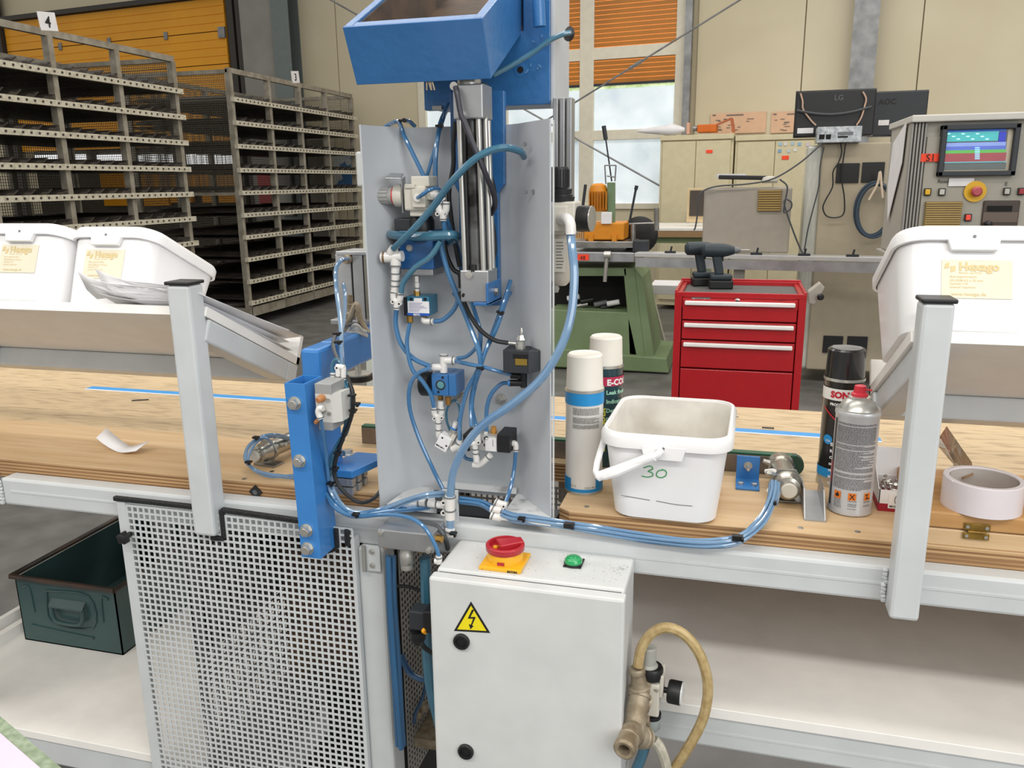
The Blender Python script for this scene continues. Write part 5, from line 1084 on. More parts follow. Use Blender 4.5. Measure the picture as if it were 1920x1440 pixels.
# right aluminium column and filter regulator
g = G()
for k in range(3): g.box((-.296+k*.011, 1.34, 1.46), (-.288+k*.011, 1.37, 1.63))
tag(g.build('guide_column', M_alu, bevel=.001), 'ribbed aluminium guide column behind the press plate', 'column')
FR = thing('filter_regulator', 'air filter regulator with black knob, gauge and clear bowl right of the plate', 'regulator', (-.25, 1.22, 1.43))
def cylpx(g, u, v0, v1, y, prof, n=24):   # vertical lathe between two pixel heights; profile r, fraction
    p, q = A(u, v1, y), A(u, v0, y); L = q.z-p.z
    g.lathe((p.x, y, p.z), (0, 0, 1), [(r, f*L) for r, f in prof], n); return p
YF = 1.26
g = G(); cylpx(g, 1049, 313, 352, YF, [(.0145, 0), (.0145, .9), (.013, 1)]); p = A(1049, 340, YF)
for k in range(20): a = k*PI/10; c0 = Vector((p.x+math.cos(a)*.0143, YF+math.sin(a)*.0143, 0)); g.box((c0.x-.0008, c0.y-.0008, A(1049, 350, YF).z), (c0.x+.0008, c0.y+.0008, A(1049, 318, YF).z))
g.build('knob', M_black, FR, smooth=True)
g = G(); cylpx(g, 1051, 352, 378, YF, [(.021, 0), (.022, .35), (.019, .38), (.019, .5), (.017, .55), (.018, .9), (.013, 1)]); g.build('bonnet', M_black, FR, smooth=True)
a, b = pbox(1032, 378, 1078, 440, 1.24, .05); G().box(a, b).build('body', M_beige, FR, bevel=.003)
a, b = pbox(1037, 386, 1064, 434, 1.235, .01); G().box(a, b).build('body_boss', M_beige, FR, bevel=.002)
g = G(); cylpx(g, 1052, 436, 535, 1.265, [(.008, 0), (.013, .06), (.0165, .14), (.0165, .8), (.018, .82), (.018, 1)]); g.build('bowl', mat('bowl_beige', 'BEB7AA', .3, coat=.4), FR, smooth=True)
g = G(); p, q = A(1040, 510, 1.246), A(1060, 448, 1.246); g.box((p.x, 1.246, p.z), (q.x, 1.247, q.z)); lbl = g.build('bowl_label', mat('label_cream2', 'D8D2C6', .5), FR)
g = G()
for k in range(9):
    zz = q.z-.006-k*.0048; g.box((p.x+.002, 1.2455, zz), (q.x-.002-random.random()*.004, 1.246, zz+.0012))
g.build('fine_print', M_txg, lbl); 
g = G(); cylpx(g, 1042, 533, 548, 1.262, [(.004, 0), (.006, .5), (.004, 1)], 10); g.build('drain', mat('drain_grey', '9C9A94', .5), FR, smooth=True)
g = G(); p, q = A(1078, 410, 1.262), A(1112, 408, 1.262); ax = Vector((1, -.15, 0)).normalized(); g.lathe((p.x, 1.262, p.z), ax, [(.006, 0), (.006, .004), (.018, .0045), (.0195, .007), (.0195, .026), (.018, .0275)], n=30); g.build('gauge', M_black, FR, smooth=True)
g = G(); o2 = Vector((p.x, 1.262, p.z))+ax*.0268; g.lathe(o2, ax, [(.0193, 0), (.0193, .0012), (.017, .0014)], n=30); g.build('gauge_bezel', M_zinc, FR, smooth=True)
# ------------------------------------------------------------------ white push-in fittings
def fit(g, pts, r=.0048): g.tube(pts, r, n=12, k=4)
def collar(g, p, d, r=.0058, h=.005):
    d = Vector(d).normalized(); g.cyl(Vector(p)-d*h/2, Vector(p)+d*h/2, r, n=14)
def fitting(label, segs, y, r=.0052, rings=(), m=None, extra=None, name='push_in_fitting', grp=None):
    c = A(*segs[0][0], y); T = thing(name, label, 'fitting', c, group=grp); g = G()
    for s_ in segs: g.tube([A(p[0], p[1], p[2] if len(p) > 2 else y) for p in s_], r, n=12, k=4)
    g.build('body', m or M_fit, T, smooth=True)
    if rings:
        for (u, v, du, dv) in rings:
            p = A(u, v, y); d = (A(u+du, v+dv, y)-p).normalized(); G().cyl(p-d*.0009, p+d*.0009, r*1.14, n=14).build('collar_ring', M_ring, T, smooth=True)
    if extra:
        for (u, v, rr) in extra:
            p = A(u, v, y-.003); e_ = G().lathe(p+Vector((0, .006, 0)), (0, -1, 0), [(rr, 0), (rr, .007), (rr*.5, .0072)], n=14).build('mounting_eye', M_fit, T, smooth=True)
            p = A(u, v, y-.0043); G().lathe(p, (0, -1, 0), [(rr*.5, 0), (rr*.45, .0003)], n=10).build('eye_hole', M_blk, e_)
    return T
# 1 upper regulator
UR = thing('pressure_regulator', 'beige pressure regulator with silver knob and red ring, upper left of plate', 'regulator', A(780, 370, 1.24))
yk = 1.235
g = G(); p = A(706, 367, yk); q = A(739, 367, yk); L = (q-p).length
g.lathe(p, (1, 0, 0), [(.0105, 0), (.0125, .002), (.0125, L*.75), (.0132, L*.8), (.0132, L)], n=24)
for k in range(14): a = k*2*PI/14; c = Vector((p.x+.002, yk+math.cos(a)*.0125, p.z+math.sin(a)*.0125)); g.obox(c+Vector((L*.36, 0, 0)), (L*.68, .003, .003), rotm(a, 0, 0))
g.build('knob', mat('knob_grey', 'A5A5A3', .4), UR, smooth=True)
g = G(); g.lathe(q, (1, 0, 0), [(.0142, 0), (.0142, .003)], n=24); g.build('red_ring', mat('ring_red', 'D8302A', .4), UR, smooth=True)
g = G(); g.lathe(q+Vector((.003, 0, 0)), (1, 0, 0), [(.0165, 0), (.0175, .003), (.0175, .010), (.015, .014)], n=24); g.build('lock_nut', M_beige, UR, smooth=True)
a, b = pbox(757, 348, 798, 395, 1.215, .05); G().box(a, b).build('body', M_beige, UR, bevel=.003)
a, b = pbox(758, 345, 777, 353, 1.212, .05); G().box(a, b).build('body_step', M_beige, UR, bevel=.001)
a, b = pbox(770, 330, 804, 350, 1.218, .04); G().box(a, b).build('top_cap', M_beige, UR, bevel=.002)
a, b = pbox(772, 354, 797, 389, 1.21, .01); G().box(a, b).build('port_block', M_beige, UR, bevel=.001)
a, b = pbox(797, 355, 812, 375, 1.22, .03); G().box(a, b).build('outlet_block', M_beige, UR, bevel=.002)
a, b = pbox(768, 393, 803, 406, 1.22, .04); G().box(a, b).build('lower_cap', M_beige, UR, bevel=.002)
g = G(); a, b = A(722, 336, 1.19), A(756, 327, 1.26); 
g.prism([A(722, 336, 1.20), A(732, 327, 1.235), A(757, 328, 1.235), A(752, 337, 1.20)], (0, 0, .0025)); g.prism([A(751, 337, 1.225), A(758, 330, 1.25), A(759, 392, 1.25), A(754, 400, 1.225)], (.002, 0, 0)); g.build('angle_bracket', M_alu, UR, bevel=.0008)
g = G(); p = A(784, 371, 1.21); g.lathe(p, (0, -1, 0), [(.0062, 0), (.0062, .004), (.004, .0045)], n=16); g.build('port_ring', M_fit, UR, smooth=True)
# 2 blue valve body below
VB = thing('air_filter_valve', 'blue valve block with black cap under the beige regulator', 'valve', A(775, 460, 1.25))
a, b = pbox(748, 432, 812, 505, 1.235, .05); G().box(a, b).build('body', mat('valve_blue', '1F5C96', .4, coat=.3), VB, bevel=.002)
a, b = pbox(739, 410, 772, 434, 1.235, .05); G().box(a, b).build('grey_cap', M_dark, VB, bevel=.002)
g = G(); cylpx(g, 792, 404, 452, 1.248, [(.018, 0), (.0205, .1), (.0205, .8), (.017, 1)]); g.build('black_cap', M_black, VB, smooth=True)
a, b = pbox(739, 436, 750, 500, 1.24, .045); G().box(a, b).build('side_recess', M_black, VB, bevel=.001)
a, b = pbox(752, 503, 812, 517, 1.237, .05); G().box(a, b).build('base', M_alu, VB, bevel=.002)
g = G(); p = A(768, 465, 1.235); bolt(g, p, r=.0045, h=.003); g.build('nut', M_zinc, VB)
g = G(); cylpx(g, 781, 516, 530, 1.25, [(.0045, 0), (.0055, .1), (.0055, .9), (.0045, 1)], 6); cylpx(g, 781, 530, 545, 1.25, [(.003, 0), (.003, 1)], 10); g.build('outlet_nipple', M_zinc, VB, smooth=False)
# 3 tee with brown end cap
fitting('white tee with brown end cap left of the blue valve block', [((716, 483), (733, 482), (755, 480)), ((742, 482), (742, 500))], 1.215, .0085, ((742, 498, 0, 1), (735, 468, 4, 5)))
g = G(); p = A(720, 483, 1.215); g.lathe(p, (-1, -.25, 0), [(.009, -.001), (.009, .002), (.007, .003)], n=18); o = g.build('end_cap', mat('brown_cap', '75583D', .4), bpy.data.objects['push_in_fitting'], smooth=True)
g = G(); g.tube([A(733, 474, 1.213), A(739, 466, 1.21)], .0075, n=12, sm=False); g.build('hose_socket', M_fit, bpy.data.objects['push_in_fitting'], smooth=True)
fitting('stepped white reducer hanging under the brown-capped tee', [((742, 500), (741, 512)), ((742, 514), (741, 536)), ((741, 536), (741, 548))], 1.215, .0068, ((742, 513, 0, 1), (742, 526, 0, 1), (741, 536, 0, 1)))
fitting('white double Y connector left of the small label valve', [((738, 545), (738, 560), (744, 566)), ((751, 549), (750, 560), (745, 568)), ((745, 563), (743, 580))], 1.213, .0050, ((738, 548, 0, 1), (751, 552, 0, 1), (743, 577, 0, 1)), extra=((736, 566, .0035), (748, 570, .0035)))
fitting('white double Y connector right of the beige regulator', [((822, 378), (824, 395), (830, 402)), ((837, 378), (836, 394), (831, 402)), ((831, 398), (831, 414))], 1.213, .0055, ((823, 382, 0, 1), (837, 382, 0, 1), (831, 411, 0, 1)), extra=((820, 401, .0035), (834, 401, .0035)))
fitting('white elbow leading from the beige regulator outlet', [((810, 366), (822, 366), (830, 378))], 1.225, .007, ((829, 372, 1, 1),))
# 4 small valve with label
V4 = thing('label_valve', 'small teal and blue valve with white data label', 'valve', A(783, 575, 1.245))
a, b = pbox(763, 556, 805, 592, 1.235, .04); G().box(a, b).build('body', mat('teal_body', '1F6F8E', .4, coat=.3), V4, bevel=.0015)
lb = G().box(*pbox(764.5, 565, 804.5, 587, 1.2345, .001)).build('label', M_paper, V4); G().box(*pbox(776, 559, 791, 567, 1.2344, .001)).build('label_tab', M_paper, lb)
G().box(*pbox(763.5, 587, 805, 592, 1.2345, .001)).build('blue_band', mat('band_blue', '2158B8', .4), lb); text('FESTO', .0040, M_txw, lb, A(775, 591.3, 1.234), (1, 0, 0), (0, 0, 1), bold=.0002)
g = G()
for k in range(6): g.box(*pbox(767, 568+k*3, 767+random.uniform(18, 34), 568.7+k*3, 1.2342, .0003))
g.build('fine_print', mat('violet_print', '6A6AA8', .6), lb)
g = G()
for u in (771, 797): p = A(u, 561, 1.2345); g.cyl(p, p-Vector((0, .0005, 0)), .0027, n=12)
g.build('screw_hole', M_blk, V4)
a, b = pbox(757, 558, 764, 592, 1.24, .03); G().box(a, b).build('black_side', M_black, V4)
g = G(); cylpx(g, 782, 543, 556, 1.25, [(.0055, 0), (.0055, .8), (.0045, 1)], 6); cylpx(g, 769, 592, 606, 1.25, [(.0045, 0), (.0055, .2), (.0055, 1)], 6); cylpx(g, 796, 592, 598, 1.25, [(.005, 0), (.005, 1)], 10); g.build('brass_nipple', M_brass, V4)
fitting('white elbow at the lower right of the label valve', [((796, 596), (796, 602), (812, 603))], 1.24, .0052, ((809, 603, 1, 0),))
fitting('slim white plug feeding the label valve from above', [((782, 530), (782, 546))], 1.249, .004, ((782, 540, 0, 1),))
# 5 lower timer valve
V5 = thing('timer_valve', 'blue timer valve with oval window and black dial', 'valve', A(830, 720, 1.245))
a, b = pbox(809, 702, 840, 742, 1.225, .05); G().box(a, b).build('body', mat('valve_blue2', '2E6DA8', .4, coat=.3), V5, bevel=.0015)
G().box((b[0], 1.225+.002, a[2]+.0), (b[0]+.013, 1.272, b[2])).build('body_side', mat('valve_blue2', '2E6DA8', .4), V5, bevel=.001)
g = G(); g.lathe(A(826, 722, 1.2252), (0, -1, 0), [(.0085, 0), (.0085, .0008), (.006, .001)], n=20); g.build('window_ring', M_dark, V5, smooth=True)
g = G(); g.lathe(A(826, 722, 1.2238), (0, -1, 0), [(.0062, 0), (.0058, .0005)], n=20); g.build('window', mat('teal_glass', '4F8E96', .15, coat=.8), V5, smooth=True)
g = G()
for u, v in ((830, 708), (822, 735)): p = A(u, v, 1.225); g.cyl(p, p-Vector((0, .0004, 0)), .0022, n=12)
g.build('screw_hole', M_blk, V5)
g = G(); p = A(806, 716, 1.262); g.lathe((p.x+.006, 1.25, p.z), (-1, 0, 0), [(.02, 0), (.021, .004), (.021, .014), (.018, .017)], n=28); g.build('dial', M_black, V5, smooth=True)
g = G(); cylpx(g, 826, 742, 750, 1.25, [(.0045, 0), (.0045, 1)], 10); g.build('brass_nipple', M_brass, V5)
g = G(); p = A(840, 744, 1.25); g.lathe(p, (.05, -.15, -1), [(.005, 0), (.0055, .004), (.004, .013), (.003, .014)], n=12); g.build('silencer', mat('bronze_silencer', 'B57F35', .6), V5, smooth=True)
fitting('white stacked tee on top of the blue timer valve', [((832, 698), (832, 664)), ((808, 689), (832, 689)), ((832, 676), (854, 676))], 1.235, .0064, ((811, 689, 1, 0), (850, 676, 1, 0), (832, 666, 0, 1)))
fitting('white double Y connector below the timer valve', [((814, 764), (815, 776), (821, 782)), ((828, 764), (827, 776), (822, 782)), ((822, 780), (822, 796)), ((826, 752), (826, 765))], 1.235, .0050, ((814, 767, 0, 1), (828, 767, 0, 1), (822, 793, 0, 1)), extra=((814, 785, .0032), (828, 784, .0032)))
fitting('slim white elbow between the Y connector and the tilted valve', [((822, 796), (822, 812), (823, 818), (830, 822))], 1.235, .0048, ((822, 806, 0, 1),))
# 6 black toggle valve
V6 = thing('toggle_valve', 'dark grey toggle valve with steel lever and brass plate', 'valve', A(975, 680, 1.235))
pk = pbox(943, 657, 990, 700, 1.205, .04); G().box(*pk).build('body', M_dark, V6, bevel=.001)
g = G(); g.prism([(pk[1][0], 1.205, pk[0][2]), (pk[1][0], 1.205, pk[1][2]), (pk[1][0]+.0165, 1.212, pk[1][2]), (pk[1][0]+.0165, 1.212, pk[0][2]+.004)], (0, .032, 0)); g.build('body_end', mat('graphite', '3A3E43', .5), V6, bevel=.001)
G().box(*pbox(966, 673, 988, 685, 1.2035, .0015)).build('type_plate', mat('brass_plate', '9C8136', .35, .5), V6); G().box(*pbox(962, 665, 990, 672, 1.2038, .0015)).build('dark_slot', M_blk, V6)
g = G(); p = A(976, 657, 1.222); cylpx(g, 976, 638, 658, 1.222, [(.0085, 0), (.0085, .55), (.007, .6), (.007, 1)], 20); cylpx(g, 977, 628, 639, 1.222, [(.008, 0), (.0085, .2), (.006, .6), (.005, 1)], 6); cylpx(g, 978, 615, 629, 1.222, [(.002, 0), (.0028, .7), (.001, 1)], 10); g.cyl(A(976, 645, 1.222), A(952, 643, 1.225), .0035, n=10); g.build('toggle_head', M_zinc, V6, smooth=True)
fitting('black push-in fittings under the toggle valve', [((958, 704), (966, 704), (978, 706)), ((955, 718), (966, 718), (980, 718)), ((982, 700), (982, 726))], 1.228, .0056, (), m=M_black)
g = G(); p = A(954, 718, 1.228); g.cyl(p, p+Vector((.003, 0, 0)), .0058, n=12); g.build('blue_ring', M_bluebr, bpy.data.objects['toggle_valve'], smooth=True)
# 8 tilted white valve
V8 = thing('logic_valve', 'small white valve block tilted over, lower left on the plate', 'valve', A(835, 828, 1.235))
c = A(834, 828, 1.23); Rt = rotm(0, -.45, 0); 
Rt = rotm(0, .48, 0)
G().obox(c, (.022, .018, .026), Rt).build('body', M_white, V8, bevel=.001); G().obox(c+Vector((.013, .003, .004)), (.008, .016, .022), Rt).build('body_side', M_beige, V8, bevel=.001)
g = G()
for dx, dz in ((-.005, .008), (.007, -.001)): q = c+Rt @ Vector((dx, -.0092, dz)); g.cyl(q, q+Vector((0, -.0004, 0)), .0016, n=10)
g.build('screw_hole', M_blk, V8); 
lo = c+Rt @ Vector((-.0095, -.0096, -.009)); xd = Rt @ Vector((1, 0, 0)); zd = Rt @ Vector((0, 0, 1)); text('SMC-OP-1', .0035, M_tx, V8, lo, xd, zd, bold=.0002)
g = G(); p = A(848, 812, 1.235); d = (A(856, 795, 1.235)-p).normalized(); g.cyl(p-d*.003, p+d*.008, .006, n=6); g.build('nickel_nut', M_zinc, V8)
fitting('white plug fitting with blue ring rising from the tilted valve', [((851, 804), (856, 792))], 1.235, .005, ()); g = G(); p = A(851, 803, 1.235); g.cyl(p-d*.001, p+d*.002, .0062, n=14); g.build('blue_ring', M_bluebr, V8, smooth=True)
fitting('white elbow at the lower right of the tilted valve', [((862, 825), (860, 835), (848, 843))], 1.225, .0058, ((860, 831, -1, 2),))
# 9 large valve
V9 = thing('spool_valve', 'silver spool valve with black ends and white label, bottom of plate', 'valve', A(915, 832, 1.24))
G().box(*pbox(878, 817, 932, 845, 1.222, .04)).build('body', mat('valve_silver', 'C4C3C0', .35, .3), V9, bevel=.001)
pk = pbox(932, 815, 956, 849, 1.218, .045); G().box(*pk).build('end_cover', M_black, V9, bevel=.001); G().box(*pbox(868, 815, 880, 846, 1.22, .042)).build('end_cover', M_black, V9, bevel=.001)
G().box(*pbox(910, 821, 931, 846, 1.2212, .001)).build('label', M_paper, V9); text('LHSK-EUP', .0028, M_tx, V9, A(923, 824, 1.2208), (0, 0, -1), (1, 0, 0)); 
g = G(); 
for k in range(4): g.box(*pbox(903+k*4, 826+k % 2*6, 905+k*4, 831+k % 2*6, 1.2215, .0006))
g.build('port_marks', M_tx, V9)
g = G(); p = A(912, 822, 1.2218); g.lathe(p, (0, -1, 0), [(.004, 0), (.004, .0006)], n=14); g.build('port', M_blk, V9)
g = G(); cylpx(g, 926, 800, 816, 1.24, [(.005, 0), (.005, .6), (.0045, .62), (.0042, 1)], 14); g.build('silencer', mat('bronze_silencer', 'B57F35', .6), V9, smooth=True)
g = G(); cylpx(g, 910, 806, 817, 1.24, [(.006, 0), (.006, 1)], 6); g.build('nickel_nut', M_zinc, V9)
fitting('white elbow on the right end of the spool valve', [((956, 832), (966, 832), (967, 846))], 1.235, .0050, ((967, 843, 0, 1),))
fitting('white double Y connector in front of the spool valve', [((883, 815), (884, 828), (889, 833)), ((896, 815), (895, 828), (890, 833)), ((890, 830), (891, 842), (893, 865))], 1.212, .0048, ((891, 842, 0, 1), (892, 850, 0, 1)), extra=((881, 832, .0032), (897, 830, .0032)))
fitting('white angled fittings below the spool valve', [((893, 852), (894, 868)), ((887, 872), (900, 871), (920, 853))], 1.222, .0052, ((916, 857, 1, -1), (893, 853, 0, 1)))
# 10 bottom cluster on small bracket
BR = thing('hose_bracket', 'small white angle bracket holding the thick hose tee at the rail', 'bracket', A(845, 950, 1.19))
g = G(); a, b = A(829, 917, 1.2), A(861, 985, 1.2); g.box((a.x, 1.198, b.z), (b.x, 1.202, a.z)); g.prism([(a.x+.02, 1.2, b.z), (b.x, 1.2, b.z), (b.x+.02, 1.225, b.z), (a.x+.03, 1.225, b.z)], (0, 0, .003)); g.build('plate', M_frame, BR, bevel=.0008)
fitting('large white vertical tee where the thick blue hose ends', [((844, 930), (844, 955)), ((844, 958), (844, 973))], 1.178, .0088, ((844, 931, 0, 1), (844, 956, 0, 1)), extra=((831, 943, .0045), (831, 962, .0045)))
fitting('white stepped coupling pointing left from the large tee', [((783, 942), (800, 943)), ((803, 944), (818, 946)), ((820, 946), (838, 948))], 1.185, .0062, ((800, 943, 1, 0), (819, 946, 1, 0), (786, 942, 1, 0)))
fitting('white end piece below the large tee, strapped with a tie', [((844, 992), (843, 1004))], 1.17, .0085, ((844, 995, 0, 1),))
fitting('upper white Y connector of the cluster on the rail', [((928, 940), (938, 945), (950, 948))], 1.19, .0062, ((931, 941, 2, 1),))
fitting('middle white Y connector of the cluster on the rail', [((920, 954), (933, 956), (945, 958))], 1.185, .0062, ((924, 954, 2, 1), (941, 957, 2, 1)), extra=((944, 950, .0035),))
fitting('lower white Y connector of the cluster on the rail', [((920, 966), (932, 970), (942, 968))], 1.18, .0062, ((924, 967, 2, 1),), extra=((936, 973, .0035),))
# ================================================================== MANIFOLD, COUPLING, CONTROL BOX
MF = thing('air_manifold', 'grey aluminium manifold block under the rail with hoses below', 'manifold', A(758, 1015, 1.12))
a, b = A(708, 1012, 1.115), A(812, 1020, 1.115); zt_ = A(708, 992, 1.115).z; zb_ = A(760, 1033, 1.115).z
G().box((a.x, 1.115, zb_), (b.x, 1.172, zt_)).build('block', M_alu, MF, bevel=.002)
for u, v in ((714, 998), (804, 1032)): g = G(); p = A(u, v, 1.115); g.lathe(p, (0, -1, 0), [(.0045, 0), (.0045, .004), (.003, .0045)], n=14); g.build('cap_screw', M_zinc, MF, smooth=True)
for u in (726, 790): g = G(); p = A(u, 1038, 1.14); g.lathe((p.x, 1.14, zb_-.004), (0, 0, 1), [(.011, -.004), (.011, .004)], n=6); g.build('brass_nut', M_brass, MF)
g = G(); p = A(762, 1040, 1.13); g.lathe((p.x, 1.13, zb_), (0, 0, -1), [(.0105, 0), (.0105, .01), (.0115, .012), (.0115, .028), (.010, .030), (.0105, .034), (.0105, .038), (.008, .04)], n=20); g.build('quick_coupling', M_zinc, MF, smooth=True)
g = G(); p = A(823, 1010, 1.13); g.lathe(p, (1, -.2, 0), [(.006, -.006), (.006, .006)], n=6); g.build('brass_plug', M_brass, MF)
BX = thing('control_box', 'white enamel electrical control box with red main switch on top', 'box', (-.275, 1.19, .93))
xl, xr, zt_, zb_ = -.419, -.131, .930, .50
g = G(); t = .002; yb_, yf_ = 1.183, 1.073
g.box((xl, yf_, zb_), (xr, yb_, zt_)); g.build('body', mat('box_enamel', 'D3D5D4', .4, bump=.03, bscale=200), BX, bevel=.005)
g = G(); g.box((xl-.003, 1.047, zb_-.005), (xr+.003, 1.0705, zt_-.002)); dr = g.build('door', mat('box_enamel', 'E3E3DF', .4), BX, bevel=.004)
G().box((xl+.005, 1.0704, zb_), (xr-.005, 1.0732, zt_-.004)).build('seal_gap', M_dark, BX)
def lockp(u, v):
    p = A(u, v, 1.047); g = G(); g.lathe(p, (0, -1, 0), [(.0128, 0), (.0128, .004), (.0118, .0055), (.0085, .0055), (.0080, .002)], n=28); o = g.build('quarter_turn_lock', M_black, dr, smooth=True)
    g = G(); g.lathe(p+Vector((0, -.002, 0)), (0, -1, 0), [(.004, 0), (.004, .003)], n=12); g.obox(p+Vector((0, -.003, 0)), (.014, .002, .002), rotm(0, .6, 0)); return o
lockp(866, 1202); lockp(874, 1408)
tri = [(A(883, 1128, 1.0465)), (A(851, 1183, 1.0465)), (A(919, 1187, 1.0465))]
o = G().prism(tri, (0, .0006, 0)).build('warning_sign', M_tx, dr)
cen = (tri[0]+tri[1]+tri[2])/3; o2 = G().prism([cen+(p-cen)*.80+Vector((0, -.0004, 0)) for p in tri], (0, .0004, 0)).build('yellow_field', mat('sign_yellow', 'F2DF1A', .5), o)
bl_ = [(885, 1143), (877, 1160), (887, 1160), (882, 1174), (880, 1171), (881, 1178), (887, 1174), (884.5, 1174), (892, 1157), (882, 1157), (889, 1144)]
bp3 = [A(u, v, 1.0458) for u, v in bl_]; g = G(); cc = sum(bp3, Vector())/len(bp3)
g.prism(bp3[:4]+bp3[7:], (0, .0003, 0)); g.prism([A(*q, 1.0458) for q in ((879, 1170), (882, 1180), (888, 1174))], (0, .0003, 0)); g.build('lightning_bolt', M_tx, o2)
# main switch: yellow plate, ring, red handle
c = onZ(947, 1056, zt_); M_sy = mat('switch_yellow', 'EDB21F', .4, coat=.2); M_sr = mat('switch_red', 'B2222E', .4, coat=.2)
MS = thing('main_switch', 'red and yellow rotary main switch on the control box', 'switch', (c.x, c.y, zt_))
g = G(); g.box((c.x-.033, c.y-.031, zt_), (c.x+.033, c.y+.033, zt_+.006)); g.build('base_plate', M_sy, MS, bevel=.0015)
g = G(); g.lathe((c.x, c.y+.002, zt_+.006), (0, 0, 1), [(.0275, 0), (.0275, .014), (.0265, .016)], n=40); g.build('collar', M_sy, MS, smooth=True)
G().box((c.x-.005, c.y-.0262, zt_+.008), (c.x+.006, c.y-.0252, zt_+.013)).build('padlock_slot', M_sr, MS)
text('EATON', .0045, M_tx, MS, (c.x+.012, c.y-.0313, zt_+.001), (1, 0, 0), (0, 0, 1), bold=.0003); text('1', .004, M_tx, MS, (c.x-.028, c.y-.0313, zt_+.001), (1, 0, 0), (0, 0, 1))
g = G(); z0 = zt_+.022
cc = Vector((c.x, c.y+.002, z0)); n = 44; prof_ = [(.0285, 0), (.030, .002), (.030, .009), (.0285, .0105), (.025, .0105), (.0235, .003)]
g.lathe(cc, (0, 0, 1), prof_, n=n); g.build('knob_ring', M_sr, MS, smooth=True)
g = G(); ang = .55; g.prism([cc+rotm(0, 0, ang) @ Vector(q) for q in ((-.011, -.014, .002), (.028, -.009, .002), (.028, .009, .002), (-.011, .014, .002))], (0, 0, .012)); g.build('knob_grip', M_sr, MS, bevel=.0015)
g = G(); g.lathe(cc+Vector((-.015, -.002, .003)), (0, 0, 1), [(.004, 0), (.0035, .002)], n=12); g.build('yellow_pin', M_sy, MS)
c = onZ(1075, 1059, zt_)
GL = thing('indicator_lamp', 'green dome indicator lamp with label holder on the control box', 'lamp', (c.x, c.y, zt_))
G().box((c.x-.014, c.y-.012, zt_), (c.x+.014, c.y+.022, zt_+.002)).build('label_holder', M_black, GL, bevel=.001); G().box((c.x-.011, c.y+.012, zt_+.002), (c.x+.011, c.y+.020, zt_+.0025)).build('label', mat('lamp_label', 'BDBDB8', .5), GL)
text('STEUERSPG.', .0034, M_tx, GL, (c.x-.0105, c.y+.0145, zt_+.0028), (1, 0, 0), (0, 1, 0))
g = G(); g.lathe((c.x, c.y, zt_+.002), (0, 0, 1), [(.0145, 0), (.0145, .003)], n=28); g.build('lamp_base', M_black, GL, smooth=True)
g = G(); g.lathe((c.x, c.y, zt_+.005), (0, 0, 1), [(.0138, 0), (.0132, .005), (.010, .0085), (.005, .0098), (.001, .010)], n=28); g.build('lens', mat('green_lens', '1F9A58', .2, coat=.6), GL, smooth=True)
g = G(); rnd = random.Random(4)
for k in range(240):
    u = rnd.gauss(1160, 14) if k < 60 else rnd.uniform(870, 1180); v = rnd.gauss(1066, 4) if k < 60 else rnd.uniform(1012, 1092)
    p = onZ(u, v, zt_+.0004)
    if xl+.01 < p.x < xr-.006 and 1.078 < p.y < 1.178: s_2 = rnd.uniform(.0004, .0012); g.obox(p, (s_2, s_2*.5, .0003), rotm(0, 0, rnd.random()*3))
g.build('metal_filings', M_ring, BX, kind='stuff')
# limit switch block left of the control box
LS = thing('gang_plug', 'black plug connector with yellow latch left of the control box', 'connector', A(790, 1165, 1.10))
G().box(*pbox(767, 1148, 795, 1182, 1.09, .03)).build('housing', M_dark, LS, bevel=.002); G().box(*pbox(794, 1148, 811, 1188, 1.085, .04)).build('socket', M_black, LS, bevel=.002)
g = G(); cylpx(g, 784, 1182, 1206, 1.105, [(.008, 0), (.013, .4), (.013, 1)], 16); g.build('cable_gland', M_black, LS, smooth=True); g = G(); g.lathe(A(794, 1182, 1.088), (1, -.6, 0), [(.0045, 0), (.0045, .006)], n=12); g.build('latch', M_yellow, LS, smooth=True)
g = G()
for k in range(3):
    p = A(776+k*9, 1356-k*12, 1.3); g.lathe(p, (0, 0, 1), [(.008, 0), (.008, .014), (.005, .016), (.005, .024)], n=12)
p = A(770, 1375, 1.28); g.box((p.x-.02, 1.27, p.z-.02), (p.x+.06, 1.36, p.z)); tag(g.build('valve_island', M_brassold, smooth=True), 'small valve base with fittings low in the gap', 'valve')
# ================================================================== BRASS STRAINER AND LOWER REGULATOR
YB = 1.11
ST = thing('strainer_valve', 'dusty brass Y strainer with open threaded end at the box side', 'valve', A(1190, 1330, YB))
a, b = A(1200, 1300, YB), A(1186, 1385, 1.06); d = (b-a).normalized()
g = G(); g.lathe(a, d, [(.0165, -.028), (.0165, -.012), (.0145, -.011), (.0145, 0), (.0175, .001), (.0175, .006), (.0155, .007), (.0165, .045), (.0165, .065)], n=24); g.build('upper_body', M_brassold, ST, smooth=True)
a2, b2 = A(1187, 1368, 1.065), A(1162, 1425, .995); d2 = (b2-a2).normalized()
g = G(); g.lathe(a2, d2, [(.015, -.005), (.0155, .008), (.018, .009), (.018, .014), (.0145, .015), (.0145, .018), (.0155, .019), (.0155, .022), (.0145, .023), (.0145, .028), (.0158, .029), (.0165, .034), (.0165, .047), (.013, .050), (.009, .049), (.008, .03)], n=24); g.build('hose_end', M_brassold, ST, smooth=True)
a3, b3 = A(1192, 1380, 1.075), A(1228, 1386, YB); g = G(); g.lathe(a3, b3-a3, [(.016, 0), (.0165, .014), (.0175, .015), (.0175, .018), (.015, .019), (.015, .026), (.016, .027), (.012, .03)], n=22); g.build('side_branch', M_brassold, ST, smooth=True)
